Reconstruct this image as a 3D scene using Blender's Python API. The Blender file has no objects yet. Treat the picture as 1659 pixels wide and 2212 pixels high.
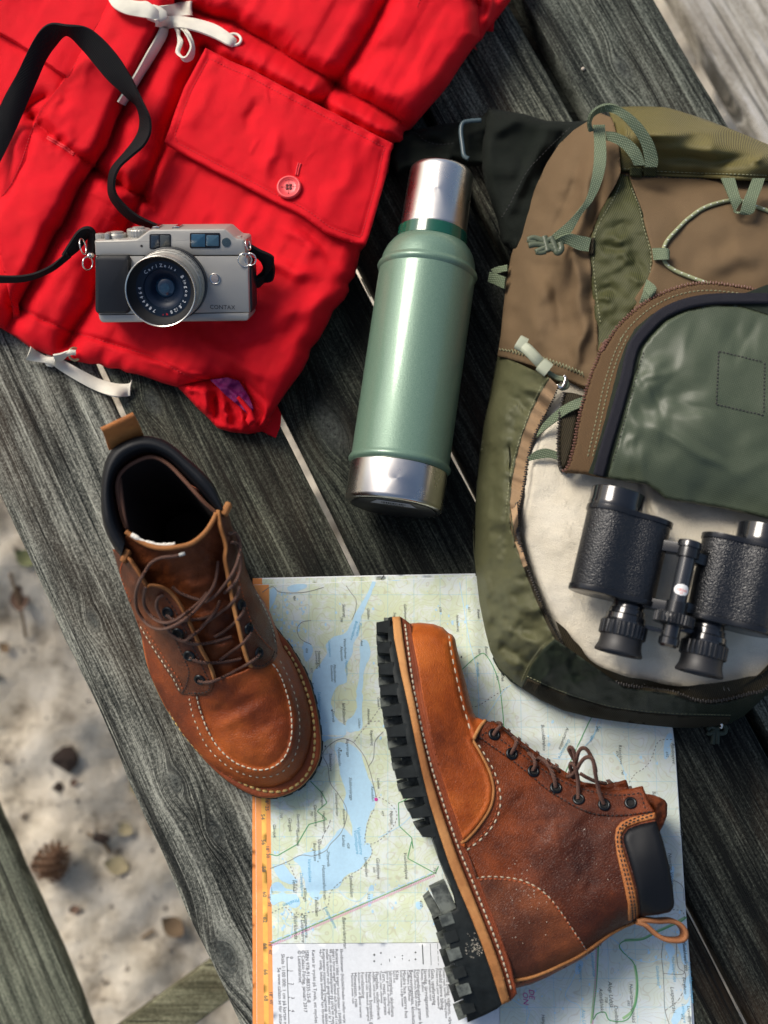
import bpy, math, random
import numpy as np
from math import radians, sin, cos, pi
from mathutils import Vector, Matrix, Quaternion
from mathutils.bvhtree import BVHTree
from mathutils.geometry import delaunay_2d_cdt

random.seed(5)
RS = np.random.RandomState(11)
SC = bpy.context.scene
COL = SC.collection

# ------------------------------------------------------------------ camera
FPX, CX, CY, TILT, D0 = 3000.0, 829.5, 1106.0, radians(11.0), 1.25
cam_d = bpy.data.cameras.new('camera')
cam = bpy.data.objects.new('camera', cam_d); COL.objects.link(cam)
CAM = np.array([0.0, -D0*sin(TILT), D0*cos(TILT)])
cam.location = CAM
cam.rotation_euler = (TILT, 0, 0)
cam_d.sensor_fit = 'VERTICAL'; cam_d.sensor_height = 36.0; cam_d.sensor_width = 27.0
cam_d.lens = FPX/2212*36.0
cam_d.clip_start = 0.05; cam_d.clip_end = 400
cam_d.dof.use_dof = True; cam_d.dof.focus_distance = 1.20; cam_d.dof.aperture_fstop = 3.6
SC.camera = cam

# ------------------------------------------------------------------ light
SUN_EL, SUN_AZ = radians(44), radians(136)       # azimuth: direction to the light, ccw from +x
w = bpy.data.worlds.new('World'); SC.world = w; w.use_nodes = True
nt = w.node_tree
sky = nt.nodes.new('ShaderNodeTexSky'); sky.sky_type = 'NISHITA'; sky.sun_disc = False
sky.sun_elevation = SUN_EL; sky.sun_rotation = radians(90) - SUN_AZ
sky.air_density = 1.0; sky.dust_density = 3.5; sky.ozone_density = 1.0
bg = nt.nodes['Background']; bg.inputs['Strength'].default_value = 0.058
nt.links.new(sky.outputs[0], bg.inputs['Color'])
sun_d = bpy.data.lights.new('sun', 'SUN'); sun_d.energy = 1.5; sun_d.angle = radians(27)
sun_d.color = (1.0, 0.94, 0.85)
sun = bpy.data.objects.new('sun', sun_d); COL.objects.link(sun)
sdir = Vector((cos(SUN_EL)*cos(SUN_AZ), cos(SUN_EL)*sin(SUN_AZ), sin(SUN_EL)))
sun.rotation_euler = sdir.to_track_quat('Z', 'Y').to_euler()
sun.location = sdir*5
SC.view_settings.view_transform = 'Standard'
SC.view_settings.look = 'None'
SC.view_settings.exposure = 1.2
SC.view_settings.gamma = 1.0
SC.cycles.max_bounces = 6
SC.cycles.use_denoising = True

# ------------------------------------------------------------------ projection helpers
_ct, _st = cos(TILT), sin(TILT)
def rays(px, py):
    xc = (np.asarray(px, float)-CX)/FPX; yc = -(np.asarray(py, float)-CY)/FPX
    return np.stack([xc, yc*_ct+_st, yc*_st-_ct], -1)
def P(px, py, z):
    d = rays(px, py); s = (np.asarray(z, float)-CAM[2])/d[..., 2]
    return CAM + d*s[..., None]
def crop(x0, y0, s):
    """points read off an enlarged crop -> photograph units (1659 wide)"""
    def f(*a):
        pts = a[0] if isinstance(a[0][0], (tuple, list, np.ndarray)) else [a[0]]
        out = []
        for p in pts:
            q = ((x0+p[0]/s)*.54, (y0+p[1]/s)*.54)
            out.append(q + tuple(p[2:]))
        return out
    return f
A1 = crop(0, 0, 1.508); A2 = crop(1000, 0, 1.508); A3 = crop(0, 800, 1.508); A4 = crop(1000, 600, 1.382)
A5 = crop(1900, 350, 1.4155); A6 = crop(1900, 1300, 1.4155); A7 = crop(1850, 1850, 1.3576); A8 = crop(350, 1600, 1.341)
B1 = crop(1450, 2400, 1.304); B2 = crop(1850, 2750, 1.659); B3 = crop(950, 2250, 1.508); B4 = crop(950, 3250, 1.58)
B5 = crop(2000, 3500, 1.5476); B6 = crop(0, 1900, 1.0073); B8 = crop(2500, 2600, 1.8427)
C1 = crop(250, 850, 1.8433); C2 = crop(400, 1950, 2.212)

def cr(pts, n=8, closed=False):
    """Catmull-Rom through pts"""
    p = np.array(pts, float); m = len(p); out = []
    rng = range(m if closed else m-1)
    for i in rng:
        if closed: a, b, c, d = p[(i-1) % m], p[i], p[(i+1) % m], p[(i+2) % m]
        else: a, b, c, d = p[max(i-1, 0)], p[i], p[i+1], p[min(i+2, m-1)]
        for k in range(n):
            t = k/n
            out.append(.5*((2*b)+(-a+c)*t+(2*a-5*b+4*c-d)*t*t+(-a+3*b-3*c+d)*t**3))
    if not closed: out.append(p[-1])
    return np.array(out)
def resample(p, step, closed=False, n=None):
    p = np.asarray(p, float)
    if closed: p = np.vstack([p, p[:1]])
    seg = np.linalg.norm(np.diff(p, axis=0), axis=1); L = np.concatenate([[0], np.cumsum(seg)])
    if n is None: n = max(2, int(round(L[-1]/step)))
    t = np.linspace(0, L[-1], n+1)
    q = np.stack([np.interp(t, L, p[:, k]) for k in range(p.shape[1])], -1)
    return q[:-1] if closed else q
def smoothline(pts, step, closed=False, n=10):
    return resample(cr(pts, n, closed), step, closed)
def pdist(X, Y, poly, closed=False):
    """distance to a polyline, arc position, signed side"""
    poly = np.asarray(poly, float)[:, :2]
    if closed: poly = np.vstack([poly, poly[:1]])
    best = np.full(X.shape, 1e9); tt = np.zeros(X.shape); sd = np.zeros(X.shape); acc = 0.
    for a, b in zip(poly[:-1], poly[1:]):
        v = b-a; L2 = v@v
        if L2 < 1e-12: continue
        t = np.clip(((X-a[0])*v[0]+(Y-a[1])*v[1])/L2, 0, 1)
        dx = X-(a[0]+t*v[0]); dy = Y-(a[1]+t*v[1]); d = dx*dx+dy*dy
        m = d < best
        best = np.where(m, d, best); tt = np.where(m, acc+t*math.sqrt(L2), tt)
        sd = np.where(m, np.sign(v[0]*dy-v[1]*dx), sd); acc += math.sqrt(L2)
    return np.sqrt(best), tt, sd
def inside(X, Y, poly):
    r = np.zeros(X.shape, bool); n = len(poly)
    for i in range(n):
        x0, y0 = poly[i][:2]; x1, y1 = poly[(i+1) % n][:2]
        if y0 == y1: continue
        c = ((y0 > Y) != (y1 > Y)) & (X < (x1-x0)*(Y-y0)/(y1-y0)+x0)
        r ^= c
    return r
def sstep(a, b, x):
    t = np.clip((x-a)/(b-a), 0, 1); return t*t*(3-2*t)
class TPS:
    def __init__(s, pts, lam=1e-3):
        a = np.array([p[:3] for p in pts], float); s.c = a[:, :2]/400.; n = len(a)
        d = np.linalg.norm(s.c[:, None]-s.c[None], axis=-1); K = s.u(d)+lam*np.eye(n)
        Q = np.hstack([np.ones((n, 1)), s.c])
        M = np.block([[K, Q], [Q.T, np.zeros((3, 3))]])
        s.w = np.linalg.solve(M, np.concatenate([a[:, 2], np.zeros(3)]))
    @staticmethod
    def u(r): return np.where(r > 1e-9, r*r*np.log(np.maximum(r, 1e-9)), 0.)
    def __call__(s, X, Y):
        X = np.asarray(X, float)/400.; Y = np.asarray(Y, float)/400.
        out = s.w[-3]+s.w[-2]*X+s.w[-1]*Y
        for (cx, cy), ww in zip(s.c, s.w): out = out+ww*s.u(np.hypot(X-cx, Y-cy))
        return out
_PERM = np.random.RandomState(3).rand(256, 256)
def vnoise(X, Y, sx, sy=None, seed=0):
    sy = sy or sx
    x = np.asarray(X)/sx+seed*17.3+500; y = np.asarray(Y)/sy+seed*9.1+500
    xi = np.floor(x).astype(int); yi = np.floor(y).astype(int); fx = x-xi; fy = y-yi
    fx = fx*fx*fx*(fx*(fx*6-15)+10); fy = fy*fy*fy*(fy*(fy*6-15)+10)
    g = lambda i, j: _PERM[i & 255, j & 255]
    return ((g(xi, yi)*(1-fx)+g(xi+1, yi)*fx)*(1-fy)+(g(xi, yi+1)*(1-fx)+g(xi+1, yi+1)*fx)*fy)*2-1
def fbm(X, Y, s, oct=3, seed=0):
    o = 0; a = 1.
    for k in range(oct): o = o+a*vnoise(X, Y, s/2**k, seed=seed+k*5); a *= .5
    return o
def rot2(X, Y, ang):
    c, s = cos(radians(ang)), sin(radians(ang)); return X*c+Y*s, -X*s+Y*c
def fold(X, Y, p0, p1, wid, h, sharp=1.0):
    """a ridge (or valley) running from p0 to p1, fading at both ends"""
    p0 = np.array(p0, float); p1 = np.array(p1, float); v = p1-p0; L = np.hypot(*v); v /= L
    s = ((X-p0[0])*v[0]+(Y-p0[1])*v[1])/L; d = (X-p0[0])*-v[1]+(Y-p0[1])*v[0]
    d = d+vnoise(s*5, s*0, 1.3, seed=int(p0[0]) % 17)*wid*.5
    env = sstep(-.1, .3, s)*sstep(1.1, .6, s)
    return h*env*np.exp(-np.abs(d/wid)**(2*sharp))

# ------------------------------------------------------------------ objects
GEO = {}
def thing(name, label, cat, loc=(0, 0, 0), group=None, rot=0):
    o = bpy.data.objects.new(name, None); COL.objects.link(o); o.location = loc; o.rotation_euler = (0, 0, rot)
    o.empty_display_size = .02; o['label'] = label; o['category'] = cat
    if group: o['group'] = group
    return o
def wloc(o):
    l = Vector((0, 0, 0))
    while o is not None: l = l+o.location; o = o.parent
    return np.array(l)
def link(name, V, F, mat, parent=None, smooth=True, angle=None, label=None, kind=None, fix=False):
    V = np.asarray(V, float)
    base = wloc(parent) if parent is not None else np.zeros(3)
    me = bpy.data.meshes.new(name)
    me.from_pydata((V-base).tolist(), [], [tuple(int(i) for i in f) for f in F])
    if fix:
        import bmesh
        bm = bmesh.new(); bm.from_mesh(me); bmesh.ops.recalc_face_normals(bm, faces=bm.faces); bm.to_mesh(me); bm.free()
    me.update()
    if smooth:
        me.shade_smooth()
        if angle: me.set_sharp_from_angle(angle=radians(angle))
    if mat is not None: me.materials.append(mat)
    o = bpy.data.objects.new(name, me); COL.objects.link(o)
    if parent is not None: o.parent = parent
    if label: o['label'] = label
    if kind: o['kind'] = kind
    GEO[o.name] = (V, [tuple(int(i) for i in f) for f in F])
    return o
def tag(o, label, cat, group=None):
    o['label'] = label; o['category'] = cat
    if group: o['group'] = group
class Surf:
    def __init__(s, *objs):
        V = []; F = []
        for o in objs:
            v, f = GEO[o.name]; n = len(V); V += v.tolist(); F += [tuple(i+n for i in t) for t in f]
        s.b = BVHTree.FromPolygons([Vector(v) for v in V], F)
    def at(s, px, py, off=0.0, default=None):
        d = Vector(rays(px, py)).normalized(); l, n, i, t = s.b.ray_cast(Vector(CAM), d)
        if l is None:
            if default is None: return None, None
            return P(px, py, default), np.array([0, 0, 1.])
        if n.dot(d) > 0: n = -n
        return np.array(l+n*off), np.array(n)
    def path(s, pts, step=3.0, off=0.0, closed=False, spline=True, default=None):
        q = smoothline(pts, step, closed) if spline else resample(np.array(pts, float), step, closed)
        L = []; N = []
        for p in q:
            o = off if len(p) < 3 else off+p[2]
            l, n = s.at(p[0], p[1], 0.0, default)
            if l is None: continue
            L.append(l); N.append(n)
        L = np.array(L); N = np.array(N)
        if len(N) > 4:
            for _ in range(3):
                M = N.copy(); M[1:-1] = (N[:-2]+N[1:-1]*2+N[2:])/4; N = M/np.linalg.norm(M, axis=1)[:, None]
        oo = off+(q[:len(L), 2] if q.shape[1] > 2 else 0)
        return L+N*np.reshape(oo*np.ones(len(L)), (-1, 1)), N
class MB:
    """collects geometry for one mesh"""
    def __init__(s): s.V = []; s.F = []
    def add(s, V, F):
        n = len(s.V); s.V += [tuple(v) for v in V]; s.F += [tuple(i+n for i in f) for f in F]; return s
    def link(s, name, mat, parent=None, **k):
        if not s.V: return None
        return link(name, np.array(s.V), s.F, mat, parent, **k)
def frames(pts, up=None):
    p = np.asarray(pts, float); n = len(p); T = np.gradient(p, axis=0)
    T /= np.maximum(np.linalg.norm(T, axis=1), 1e-9)[:, None]
    N = np.zeros_like(p)
    if up is not None:
        U = np.asarray(up, float); U = np.broadcast_to(U, p.shape)
        N = U-(U*T).sum(1)[:, None]*T
        N /= np.maximum(np.linalg.norm(N, axis=1), 1e-9)[:, None]
    else:
        a = np.array([0, 0, 1.]) if abs(T[0][2]) < .9 else np.array([1., 0, 0])
        v = a-T[0]*(a@T[0]); N[0] = v/np.linalg.norm(v)
        for i in range(1, n):
            v = N[i-1]-T[i]*(N[i-1]@T[i]); N[i] = v/max(np.linalg.norm(v), 1e-9)
    B = np.cross(T, N)
    return T, N, B
def sweep(pts, prof, up=None, closed=False, scale=None, caps=True):
    """profile [(across, outward)] swept along pts; up = outward normals"""
    p = np.asarray(pts, float); n = len(p)
    if closed:
        q = np.vstack([p[-2:], p, p[:2]])
        u = None
        if up is not None:
            U = np.broadcast_to(np.asarray(up, float), p.shape); u = np.vstack([U[-2:], U, U[:2]])
        else: u = np.broadcast_to(np.array([0, 0, 1.]), q.shape)
        T, N, B = frames(q, u); T, N, B = T[2:-2], N[2:-2], B[2:-2]
    else: T, N, B = frames(p, up)
    prof = np.asarray(prof, float); m = len(prof); V = []
    for i in range(n):
        s = 1. if scale is None else scale[i]
        if np.ndim(s) == 0: s = (s, s)
        for a, b in prof: V.append(p[i]+B[i]*a*s[0]+N[i]*b*s[1])
    F = []
    for i in range(n if closed else n-1):
        j = (i+1) % n
        for k in range(m):
            l = (k+1) % m; F.append((i*m+k, i*m+l, j*m+l, j*m+k))
    if caps and not closed:
        F.append(tuple(range(m))[::-1]); F.append(tuple((n-1)*m+k for k in range(m)))
    return V, F
def circ(r, m=8, ry=None):
    ry = ry or r
    return [(r*cos(2*pi*k/m), ry*sin(2*pi*k/m)) for k in range(m)]
def tube(pts, r, m=8, up=None, closed=False, scale=None): return sweep(pts, circ(r, m), up, closed, scale)
def strap_prof(w, t, b=None):
    b = b or t*.35; w2 = w/2; h = t/2
    return [(-w2, -h+b), (-w2+b, -h), (-w2*.4, -h), (w2*.4, -h), (w2-b, -h), (w2, -h+b), (w2, h-b), (w2-b, h), (w2*.4, h), (-w2*.4, h), (-w2+b, h), (-w2, h-b)]
def basis(axis, ref=(0, 0, 1)):
    a = np.array(axis, float); a /= np.linalg.norm(a); r = np.array(ref, float)
    if abs(a@r) > .98: r = np.array([1., 0, 0])
    u = r-a*(a@r); u /= np.linalg.norm(u); v = np.cross(a, u); return a, u, v
def lathe(prof, org, axis, seg=48, ref=(0, 0, 1), cap=False, wob=None, squash=1.0):
    a, u, v = basis(axis, ref); org = np.array(org, float); V = []; F = []; m = len(prof)
    for i, (t, r) in enumerate(prof):
        for k in range(seg):
            th = 2*pi*k/seg; rr = r if wob is None else r+wob(i, th)
            V.append(org+a*t+u*rr*cos(th)*squash+v*rr*sin(th))
    for i in range(m-1):
        for k in range(seg):
            l = (k+1) % seg; F.append((i*seg+k, i*seg+l, (i+1)*seg+l, (i+1)*seg+k))
    if cap: F.append(tuple(range(seg))[::-1]); F.append(tuple((m-1)*seg+k for k in range(seg)))
    return V, F
def box(c, s, R=None, bev=0.0):
    """bevelled box, R rows = axes"""
    c = np.array(c, float); hx, hy, hz = [q/2 for q in s]; R = np.eye(3) if R is None else np.array(R, float)
    b = min(bev, hx*.95, hy*.95, hz*.95)
    def ring(z, ins):
        x, y = hx-ins, hy-ins; e = b*.7
        return [(-x+e, -y, z), (x-e, -y, z), (x, -y+e, z), (x, y-e, z), (x-e, y, z), (-x+e, y, z), (-x, y-e, z), (-x, -y+e, z)]
    if b > 0: rs = [ring(-hz, b), ring(-hz+b*.3, b*.3), ring(-hz+b, 0), ring(hz-b, 0), ring(hz-b*.3, b*.3), ring(hz, b)]
    else: rs = [ring(-hz, 0), ring(hz, 0)]
    V = [c+np.array(p)@R for r in rs for p in r]; F = []
    for i in range(len(rs)-1):
        for k in range(8): l = (k+1) % 8; F.append((i*8+k, i*8+l, i*8+8+l, i*8+8+k))
    F.append(tuple(range(8))[::-1]); F.append(tuple((len(rs)-1)*8+k for k in range(8)))
    return V, F
def prism(poly, z0, z1, M=None, bev=0.0, org=(0, 0, 0)):
    """poly (ccw, local xy) extruded z0..z1 with a small bevel on the top edge; M rows = local axes"""
    M = np.eye(3) if M is None else np.array(M, float); org = np.array(org, float); poly = np.array(poly, float)[:, :2]
    area = .5*sum(poly[i][0]*poly[(i+1) % len(poly)][1]-poly[(i+1) % len(poly)][0]*poly[i][1] for i in range(len(poly)))
    if area < 0: poly = poly[::-1]
    n = len(poly)
    def inset(d):
        a = poly-np.roll(poly, 1, 0); b = np.roll(poly, -1, 0)-poly
        na = np.stack([-a[:, 1], a[:, 0]], 1); na /= np.maximum(np.linalg.norm(na, axis=1), 1e-9)[:, None]
        nb = np.stack([-b[:, 1], b[:, 0]], 1); nb /= np.maximum(np.linalg.norm(nb, axis=1), 1e-9)[:, None]
        s = na+nb; s /= np.maximum((s*s).sum(1)/2, .5)[:, None]
        return poly+s*d
    rs = [(poly, z0)]
    if bev > 0: rs += [(poly, z1-bev), (inset(bev*.3), z1-bev*.3), (inset(bev), z1)]
    else: rs += [(poly, z1)]
    V = [org+np.array([x, y, z])@M for r, z in rs for x, y in r]; F = []
    for i in range(len(rs)-1):
        for k in range(n): l = (k+1) % n; F.append((i*n+k, i*n+l, (i+1)*n+l, (i+1)*n+k))
    F.append(tuple(range(n))[::-1]); F.append(tuple((len(rs)-1)*n+k for k in range(n)))
    return V, F
def tri_region(outline, spacing, holes=(), seed=1, closed_in=True):
    """triangulate a region in photograph units: returns pts, tris, nboundary"""
    o = resample(np.array(outline, float)[:, :2], spacing, True)
    hs = [resample(np.array(h, float)[:, :2], spacing, True) for h in holes]
    x0, y0 = o.min(0); x1, y1 = o.max(0)
    gy = np.arange(y0, y1, spacing*.87); pts = []
    X, Y = np.meshgrid(np.arange(x0, x1, spacing), gy)
    X = X+(np.arange(len(gy)) % 2)[:, None]*spacing*.5
    r = np.random.RandomState(seed); X = X+(r.rand(*X.shape)-.5)*spacing*.15; Y = Y+(r.rand(*Y.shape)-.5)*spacing*.15
    X = X.ravel(); Y = Y.ravel(); m = inside(X, Y, o)
    for h in hs: m &= ~inside(X, Y, h)
    X = X[m]; Y = Y[m]; d = pdist(X, Y, o, True)[0]
    for h in hs: d = np.minimum(d, pdist(X, Y, h, True)[0])
    k = d > spacing*.6; inner = np.stack([X[k], Y[k]], 1)
    pts = np.vstack([o]+hs+[inner]); edges = []; n = 0
    for lp in [o]+hs:
        edges += [(n+i, n+(i+1) % len(lp)) for i in range(len(lp))]; n += len(lp)
    vv, ee, ff, ov, oe, of = delaunay_2d_cdt([Vector(p) for p in pts], edges, [], 0, 1e-6)
    V = np.array([tuple(v) for v in vv]); F = np.array([f for f in ff if len(f) == 3])
    c = V[F].mean(1); m = inside(c[:, 0], c[:, 1], o)
    for h in hs: m &= ~inside(c[:, 0], c[:, 1], h)
    F = F[m]
    a = V[F[:, 1]]-V[F[:, 0]]; b = V[F[:, 2]]-V[F[:, 0]]
    flip = (a[:, 0]*b[:, 1]-a[:, 1]*b[:, 0]) > 0            # photograph y runs down
    F[flip] = F[flip][:, ::-1]
    return V, F, o, hs
def boundary_loops(F):
    cnt = {}
    for f in F:
        for i in range(3):
            e = (f[i], f[(i+1) % 3]); cnt[e] = cnt.get(e, 0)+1
    nxt = {a: b for (a, b) in cnt if (b, a) not in cnt}
    loops = []
    while nxt:
        s = next(iter(nxt)); lp = [s]; c = nxt.pop(s)
        while c != s and c in nxt: lp.append(c); c = nxt.pop(c)
        loops.append(lp)
    return loops
def sheet(name, outline, hf, mat, parent, spacing=5.0, skirt=None, holes=(), spline=False, seed=1, **kw):
    """a surface over a traced outline at its real heights hf(px,py,d), with real thickness (skirt rings)"""
    if spline: outline = smoothline(outline, spacing, True)
    V2, F, o, hs = tri_region(outline, spacing, holes, seed)
    d = pdist(V2[:, 0], V2[:, 1], o, True)[0]
    for h in hs: d = np.minimum(d, pdist(V2[:, 0], V2[:, 1], h, True)[0])
    z = hf(V2[:, 0], V2[:, 1], d)
    V = P(V2[:, 0], V2[:, 1], z); F = [tuple(f) for f in F]
    if skirt:
        Vl = V.tolist()
        for lp in boundary_loops(F):
            b = V[lp]; t = np.roll(b, -1, 0)-np.roll(b, 1, 0); nrm = np.stack([-t[:, 1], t[:, 0], 0*t[:, 0]], 1)
            nrm /= np.maximum(np.linalg.norm(nrm, axis=1), 1e-9)[:, None]      # loop is ccw: left = inwards
            prev = list(lp)
            for ins, mode, val in skirt:
                q = b+nrm*ins
                if mode == 'a': q[:, 2] = np.minimum(val, b[:, 2])
                elif mode == 'f': q[:, 2] = b[:, 2]*val
                else: q[:, 2] = b[:, 2]-val
                n0 = len(Vl); Vl += q.tolist(); cur = list(range(n0, n0+len(lp)))
                for i in range(len(lp)):
                    j = (i+1) % len(lp); F.append((prev[j], prev[i], cur[i], cur[j]))
                prev = cur
        V = np.array(Vl)
    return link(name, V, F, mat, parent, **kw)
def rimround(d, rpx, h):
    t = np.clip(1-d/rpx, 0, 1); return -h*(1-np.sqrt(np.maximum(1-t*t, 0)))
def stitches(mb, L, N, length, gap, r, start=0.0, lift=0.0, slant=0.0):
    seg = np.linalg.norm(np.diff(L, axis=0), axis=1); S = np.concatenate([[0], np.cumsum(seg)])
    s = start
    while s+length < S[-1]:
        a = np.array([np.interp(s, S, L[:, k]) for k in range(3)]); b = np.array([np.interp(s+length, S, L[:, k]) for k in range(3)])
        n = np.array([np.interp(s, S, N[:, k]) for k in range(3)]); t = b-a; ln = np.linalg.norm(t); t = t/max(ln, 1e-9)
        n = n-t*(n@t); n /= max(np.linalg.norm(n), 1e-9); u = np.cross(t, n)
        if slant: t = t*cos(slant)+u*sin(slant); u = np.cross(t, n)
        c = (a+b)/2+n*lift; h = ln/2
        V = [c-t*h-n*r*.6]; V += [c-t*h*.55+u*r*x+n*r*y for x, y in ((1, 0), (.5, .9), (-.5, .9), (-1, 0))]
        V += [c+t*h*.55+u*r*x+n*r*y for x, y in ((1, 0), (.5, .9), (-.5, .9), (-1, 0))]; V += [c+t*h-n*r*.6]
        F = [(0, 2, 1), (0, 3, 2), (0, 4, 3), (1, 2, 6, 5), (2, 3, 7, 6), (3, 4, 8, 7), (9, 5, 6), (9, 6, 7), (9, 7, 8)]
        mb.add(V, F); s += length+gap
    return mb

# ------------------------------------------------------------------ materials
class NT:
    def __init__(s, name):
        s.m = bpy.data.materials.new(name); s.m.use_nodes = True; s.t = s.m.node_tree
        s.b = s.t.nodes['Principled BSDF']; s.co = s.t.nodes.new('ShaderNodeTexCoord').outputs['Object']
    def n(s, k): return s.t.nodes.new(k)
    def set(s, sock, v):
        if v is None: return
        if hasattr(v, 'links') or hasattr(v, 'is_linked'): s.t.links.new(v, sock)
        else:
            if isinstance(v, (tuple, list)) and len(v) == 3 and len(sock.default_value) == 4: v = (*v, 1)
            sock.default_value = v
    def noise(s, scale, detail=3, rough=.55, vec=None, dist=0, out='Fac'):
        x = s.n('ShaderNodeTexNoise'); s.set(x.inputs['Vector'], vec or s.co); s.set(x.inputs['Scale'], float(scale))
        x.inputs['Detail'].default_value = detail; x.inputs['Roughness'].default_value = rough; x.inputs['Distortion'].default_value = dist
        return x.outputs[out]
    def voro(s, scale, vec=None, feat='F1', out='Distance', rnd=1.0):
        x = s.n('ShaderNodeTexVoronoi'); x.feature = feat; s.set(x.inputs['Vector'], vec or s.co); x.inputs['Scale'].default_value = scale
        x.inputs['Randomness'].default_value = rnd
        return x.outputs[out]
    def wave(s, scale, vec=None, dirn='X', dist=0, detail=0, dscale=1.0, kind='BANDS'):
        x = s.n('ShaderNodeTexWave'); x.wave_type = kind; x.bands_direction = dirn; s.set(x.inputs['Vector'], vec or s.co)
        x.inputs['Scale'].default_value = scale; x.inputs['Distortion'].default_value = dist; x.inputs['Detail'].default_value = detail
        x.inputs['Detail Scale'].default_value = dscale
        return x.outputs['Fac']
    def mapv(s, sc=(1, 1, 1), rot=(0, 0, 0), loc=(0, 0, 0), vec=None):
        x = s.n('ShaderNodeMapping'); s.set(x.inputs['Vector'], vec or s.co); x.inputs['Scale'].default_value = sc
        x.inputs['Rotation'].default_value = rot; x.inputs['Location'].default_value = loc
        return x.outputs[0]
    def math(s, op, a, b=0.0, c=None, clamp=False):
        x = s.n('ShaderNodeMath'); x.operation = op; x.use_clamp = clamp; s.set(x.inputs[0], a); s.set(x.inputs[1], b)
        if c is not None: s.set(x.inputs[2], c)
        return x.outputs[0]
    def ramp(s, fac, stops, interp='LINEAR'):
        x = s.n('ShaderNodeValToRGB'); x.color_ramp.interpolation = interp; e = x.color_ramp.elements
        while len(e) > 1: e.remove(e[-1])
        for i, (p, c) in enumerate(stops):
            q = e[0] if i == 0 else e.new(p)
            q.position = p; q.color = (c, c, c, 1) if isinstance(c, (int, float)) else (*c, 1)
        s.set(x.inputs[0], fac); return x.outputs[0]
    def mix(s, fac, a, b, mode='MIX'):
        x = s.n('ShaderNodeMix'); x.data_type = 'RGBA'; x.blend_type = mode
        s.set(x.inputs[0], fac); s.set(x.inputs[6], a); s.set(x.inputs[7], b); return x.outputs[2]
    def rng(s, v, a, b, c=0., d=1.):
        x = s.n('ShaderNodeMapRange'); s.set(x.inputs[0], v)
        for i, q in enumerate((a, b, c, d)): s.set(x.inputs[i+1], float(q))
        return x.outputs[0]
    def sep(s, v=None):
        x = s.n('ShaderNodeSeparateXYZ'); s.set(x.inputs[0], v or s.co); return x.outputs
    def comb(s, x_, y_, z_=0.0):
        x = s.n('ShaderNodeCombineXYZ'); s.set(x.inputs[0], x_); s.set(x.inputs[1], y_); s.set(x.inputs[2], z_); return x.outputs[0]
    def bump(s, h, strength=.5, dist=.001, prev=None):
        x = s.n('ShaderNodeBump'); s.set(x.inputs['Height'], h); x.inputs['Strength'].default_value = strength; x.inputs['Distance'].default_value = dist
        if prev is not None: s.set(x.inputs['Normal'], prev)
        return x.outputs[0]
    def out(s, col=None, rough=None, normal=None, metal=None, sheen=None, coat=None, spec=None, aniso=None, trans=None, ior=None):
        i = s.b.inputs
        s.set(i['Base Color'], col); s.set(i['Roughness'], rough); s.set(i['Normal'], normal); s.set(i['Metallic'], metal)
        if sheen: i['Sheen Weight'].default_value = sheen[0]; i['Sheen Roughness'].default_value = sheen[1]; s.set(i['Sheen Tint'], sheen[2])
        if coat: i['Coat Weight'].default_value = coat[0]; i['Coat Roughness'].default_value = coat[1]
        s.set(i['Specular IOR Level'], spec); s.set(i['Anisotropic'], aniso); s.set(i['Transmission Weight'], trans); s.set(i['IOR'], ior)
        return s.m
def simple(name, col, rough=.5, metal=0., bs=0, bscale=400, bd=.0005, var=.0, **k):
    t = NT(name); nrm = None; c = col
    if var:
        f = t.noise(30, 4); c = t.mix(t.rng(f, .3, .7), tuple(q*(1-var) for q in col), tuple(min(1, q*(1+var)) for q in col))
    if bs: nrm = t.bump(t.noise(bscale, 3), bs, bd)
    return t.out(c, rough, nrm, metal, **k)
def text_geo(s, size=1.0, align='LEFT', shear=0.0, spacing=1.0):
    """flat lettering as vertices and faces, baseline at y=0"""
    c = bpy.data.curves.new('lettering', 'FONT'); c.body = s; c.size = size; c.align_x = align; c.shear = shear; c.space_character = spacing
    c.resolution_u = 2
    o = bpy.data.objects.new('lettering', c); COL.objects.link(o)
    dg = bpy.context.evaluated_depsgraph_get(); me = o.evaluated_get(dg).to_mesh()
    V = np.array([tuple(v.co) for v in me.vertices]).reshape(-1, 3); F = [tuple(p.vertices) for p in me.polygons]
    o.evaluated_get(dg).to_mesh_clear(); bpy.data.objects.remove(o); bpy.data.curves.remove(c)
    return V, F
class Frame:
    """local frame: rows x, y, n at origin o"""
    def __init__(s, o, n, xdir):
        s.o = np.array(o, float); n = np.array(n, float); s.n = n/np.linalg.norm(n)
        x = np.array(xdir, float); x = x-s.n*(x@s.n); s.x = x/np.linalg.norm(x); s.y = np.cross(s.n, s.x); s.M = np.array([s.x, s.y, s.n])
    def w(s, p): return s.o+np.asarray(p, float)@s.M
    def pick(s, q, z=0.0):
        """local point where the sight line through photograph point q meets the plane n = z"""
        d = rays(q[0], q[1]); t = ((s.o+s.n*z-CAM)@s.n)/(d@s.n); p = (CAM+d*t-s.o)
        return np.array([p@s.x, p@s.y, z])
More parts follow.
